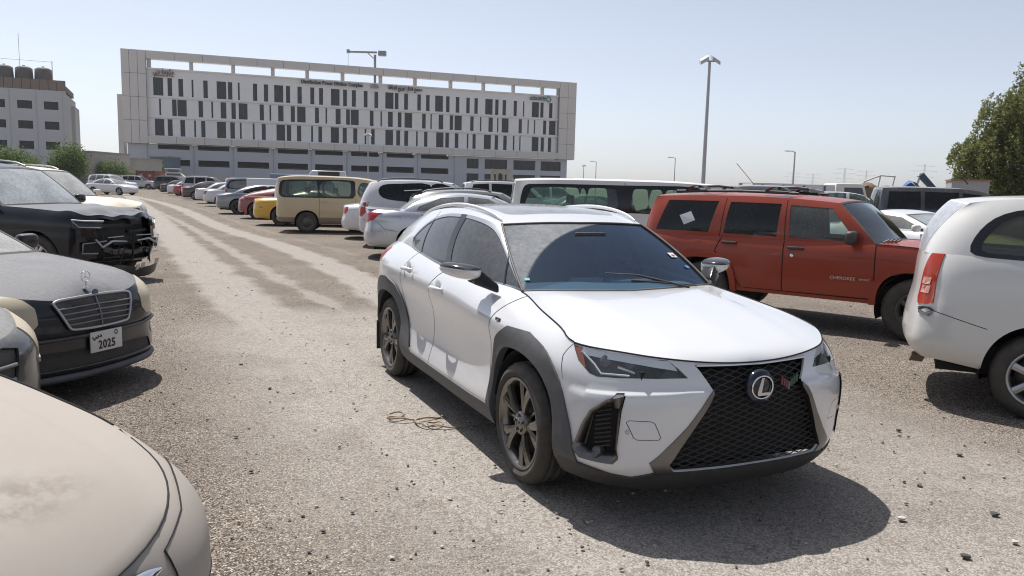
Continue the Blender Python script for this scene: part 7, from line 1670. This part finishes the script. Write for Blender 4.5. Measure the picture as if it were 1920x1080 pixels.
scrap('orange_heap', 'orange-brown heap behind the dark grey SUV roof', (15.6, 52), (.30, .14, .05), 4, (3.0, 1.5, .5), 1.6)
def tow_frame():
    T = thing('tow_frame', 'white tubular tow frame with blue tarpaulin on the skyline', 'frame', (22.9, 50, 0)); w = plain('tube_white', (.6, .6, .6), .4)
    for x in (-1.0, .0, .9): b = MB(); b.tube([(x-.5, 0, 0), (x, 0, 2.5+.4*(x > -.5))], .05, 5); b.build('post', w, T)
    b = MB(); b.tube([(-1.0, 0, 2.5), (0, 0, 2.9), (.9, 0, 2.85)], .05, 5); b.build('top_bar', w, T)
    t = MB(); t.grid(lambda u, v: (1.6+1.3*u, .6*v, 2.05+.55*(1-abs(2*u-1)**2)*(.6+.4*math.sin(5*u))+.1*v), 9, 4); t.grid(lambda u, v: (1.6+1.3*u, .0, 1.3+1.2*v*(.8+.2*math.sin(6*u))), 9, 4); t.build('blue_tarpaulin', plain('tarp_blue', (.03, .09, .30), .6), T)
tow_frame()
def crane_arm():
    T = thing('truck_crane_arm', 'dark blue folded truck crane arm sticking up beyond the black SUV', 'crane', (27.6, 54, 0)); m = plain('crane_blue', (.05, .09, .16), .5)
    b = MB(); b.tube([(-.6, 0, 0), (-.6, 0, 1.6)], .16, 6); b.build('column', plain('tube_white', (.6, .6, .6), .4), T); b = MB(); b.tube([(-.6, 0, 1.6), (-.2, 0, 3.2)], .09, 6); b.build('lower_arm', plain('tube_white', (.6, .6, .6), .4), T)
    b = MB(); b.hexa([(-.35, -.15, 3.0), (-.05, -.15, 3.25), (-.05, .15, 3.25), (-.35, .15, 3.0), (.85, -.12, 1.9), (1.1, -.12, 2.1), (1.1, .12, 2.1), (.85, .12, 1.9)]); b.build('upper_arm', m, T)
crane_arm()
def kiosk():
    T = thing('grey_kiosk', 'grey metal cabin with rusty roof edge beside the weeping tree', 'cabin', (20.7, 36.5, 0), math.radians(-20)); g = plain('cabin_grey_sheet', (.36, .355, .36), .6, 0, .1, 2)
    m = MB(); m.box((0, 0, 1.2), (1.5, 1.6, 2.4)); m.build('wall', g, T); m = MB(); m.box((0, -.02, 2.43), (1.6, 1.7, .06)); m.build('roof', plain('roof_rust', (.30, .17, .08), .7), T); d = MB(); d.box((-.25, -.82, 1.0), (.7, .04, 1.9)); d.build('door', plain('cabin_door', (.22, .20, .19), .6), T)
kiosk()
def canopy():
    T = thing('blue_canopy_truck', 'blue-grey covered flatbed in front of the office block wall', 'truck', (-25.5, 92, 0), math.radians(14)); m = plain('canopy_blue', (.16, .20, .27), .6)
    b = MB(); b.box((0, 0, 1.9), (5.2, 2.2, 1.0)); b.build('canopy', m, T, bevel=.1); b = MB(); b.box((0, 0, 1.2), (5.6, 2.2, .25)); b.build('bed', MATT, T)
    for x in (-1.8, 1.8):
        for sy in (-.9, .9): w = MB(); w.lathe([(.42, -.12), (.45, 0), (.42, .12), (.15, .12)], 14, 'y', (x, sy, .45)); w.build('wheel', tyre_mat(), T); p = MB(); p.tube([(x, sy, .45), (x, sy, 1.2)], .06, 5); p.build('axle_post', MATT, T)
canopy()
def rack():
    T = thing('white_railing_rack', 'white railed trailer rack left of the long white van', 'trailer', (1.3, 46, 0), math.radians(5)); w = plain('tube_white', (.6, .6, .6), .4)
    for z in (1.55, 1.95): b = MB(); b.tube([(-1.4, 0, z), (1.4, 0, z)], .035, 5); b.build('rail', w, T)
    for x in (-1.4, -.7, 0, .7, 1.4): b = MB(); b.tube([(x, 0, .5), (x, 0, 2.1)], .035, 5); b.build('upright', w, T)
    b = MB(); b.box((0, .8, .75), (3.0, 1.8, .25)); b.build('bed', MATT, T)
    for sy in (0, 1.6): q = MB(); q.lathe([(.32, -.1), (.34, 0), (.32, .1), (.1, .1)], 14, 'y', (0, sy, .34)); q.build('wheel', tyre_mat(), T)
rack()
# ------------------------------------------------------------------ small things on the ground
def rope():
    T = thing('frayed_rope', 'frayed tan rope lying on the ground beside the white crossover', 'rope', (-.72, 5.3, 0)); m = plain('rope_tan', (.36, .28, .19), .85, 0, .25, 60, .5)
    b = MB()
    a = [(-.03, .18), (-.10, .16), (-.13, .08), (-.07, .02), (.0, .06), (.02, .14), (-.02, .17)]
    def run(pts, r): q = smooth_poly(pts, 5, False); b.tube([(p[0], p[1], .012+.006*math.sin(i*.9)) for i, p in enumerate(q)], r, 6)
    run([(-.12, .10), (-.14, .17), (-.05, .20), (-.02, .14), (-.06, .09), (-.13, .07), (-.02, .05), (.10, .06), (.22, .11), (.27, .14)], .0068)
    b.build('strand', m, T); b = MB(); run([(.06, .05), (.09, -.02), (.14, -.08), (.20, -.10), (.27, -.05), (.22, .0), (.16, -.04), (.22, -.10), (.34, -.11), (.44, -.08), (.52, -.02), (.58, .02), (.68, -.01)], .0062); b.build('strand', m, T)
    b = MB(); run([(.47, -.06), (.46, -.11), (.48, -.13)], .004); run([(.10, .06), (.06, .0)], .004); b.build('frayed_end', m, T)
rope()
def rock_mesh(seed, flat=.6):
    r = np.random.default_rng(seed); bm = bmesh.new(); bmesh.ops.create_icosphere(bm, subdivisions=1, radius=1.0)
    for v in bm.verts: v.co *= (.72+.5*r.random()); v.co.z *= flat
    me = bpy.data.meshes.new('stone'); bm.to_mesh(me); bm.free(); return me
ROCKS = [rock_mesh(i) for i in range(5)]
STM = [plain('stone_grey', (.16, .15, .14), .9, 0, .2, 20), plain('stone_pale', (.46, .42, .37), .9, 0, .2, 20), plain('stone_dark', (.07, .065, .06), .9, 0, .2, 20)]
def stones():
    # loose stones one can pick out near the camera
    spots = [(2.02, 3.86, .020, 1), (2.36, 4.35, .018, 0), (2.12, 3.45, .022, 2), (1.78, 3.20, .016, 0), (2.45, 3.62, .016, 1), (-.62, 2.62, .014, 2), (-.25, 2.75, .013, 0), (-.86, 3.55, .012, 2), (.30, 2.88, .014, 0), (-1.45, 4.3, .013, 2), (-1.75, 4.9, .013, 0), (-1.9, 6.1, .016, 2), (-2.4, 6.9, .018, 0), (1.15, 2.92, .013, 1), (2.55, 3.95, .02, 2), (2.9, 4.9, .02, 0), (3.1, 4.4, .018, 1), (2.75, 5.4, .018, 2), (-1.05, 4.75, .012, 2), (-.5, 3.3, .012, 1)]
    for i, (x, y, s, m) in enumerate(spots):
        me = ROCKS[i % 5].copy(); me.materials.append(STM[m]); o = link('stone', me, None, None, (x, y, s*.35), (0, 0, i*1.3)); o.scale = (s*1.3, s, s)
        tag(o, ('grey', 'pale', 'dark')[m]+' loose stone lying on the dusty gravel ground', 'stone', ('grey', 'pale', 'dark')[m]+' loose stones on the gravel')
    # the uncountable rest: pebbles strewn over the lot
    r = np.random.default_rng(21); V, Fc, mi = [], [], []; base = [(np.array([v.co[:] for v in m.vertices]), [tuple(p.vertices) for p in m.polygons]) for m in ROCKS]
    N = 5200; d = 1.6+16*r.random(N)**1.8; an = np.radians(-38+78*r.random(N)); X, Y = d*np.sin(an), d*np.cos(an); Vv, Ff, mm = [], [], []; k = 0
    for i in range(N):
        s = (.0022+.0068*r.random()**3.5)*(1+.05*d[i]); bv, bf = base[i % 5]; a = r.random()*6.28; c, sn = math.cos(a), math.sin(a)
        p = bv*[s*1.3, s, s]; p = np.stack([p[:, 0]*c-p[:, 1]*sn+X[i], p[:, 0]*sn+p[:, 1]*c+Y[i], p[:, 2]+s*.25], 1); Vv.append(p); Ff.append(np.array(bf)+k); k += len(bv); mm += [int(r.choice(3, p=(.45, .38, .17)))]*len(bf)
    Vv = np.concatenate(Vv); Ff = np.concatenate(Ff); me = bpy.data.meshes.new('pebbles'); me.vertices.add(len(Vv)); me.vertices.foreach_set('co', Vv.ravel()); me.loops.add(Ff.size); me.loops.foreach_set('vertex_index', Ff.ravel().astype(np.int32)); me.polygons.add(len(Ff)); me.polygons.foreach_set('loop_start', np.arange(0, Ff.size, 3, dtype=np.int32))
    for m in STM: me.materials.append(m)
    me.polygons.foreach_set('material_index', np.array(mm, np.int32)); me.update(calc_edges=True)
    o = link('pebbles', me); tag(o, 'loose pebbles strewn over the gravel lot', 'gravel', kind='stuff')
stones()
# ------------------------------------------------------------------ desert haze over the whole yard
def haze():
    b = MB(); b.box((-.3, 5.5, 34.0), (4200, 4200, 72.0)); t = NT('haze_air'); v = t.n('VolumePrincipled')
    v.inputs['Color'].default_value = (.93, .95, 1.0, 1); v.inputs['Density'].default_value = 0.00018; v.inputs['Anisotropy'].default_value = .35
    t.l(v.outputs[0], t.out.inputs['Volume']); o = b.build('haze', t.m); tag(o, 'thin pale dust haze filling the air', 'haze', kind='stuff')
haze()
SC.cycles.volume_bounces = 1
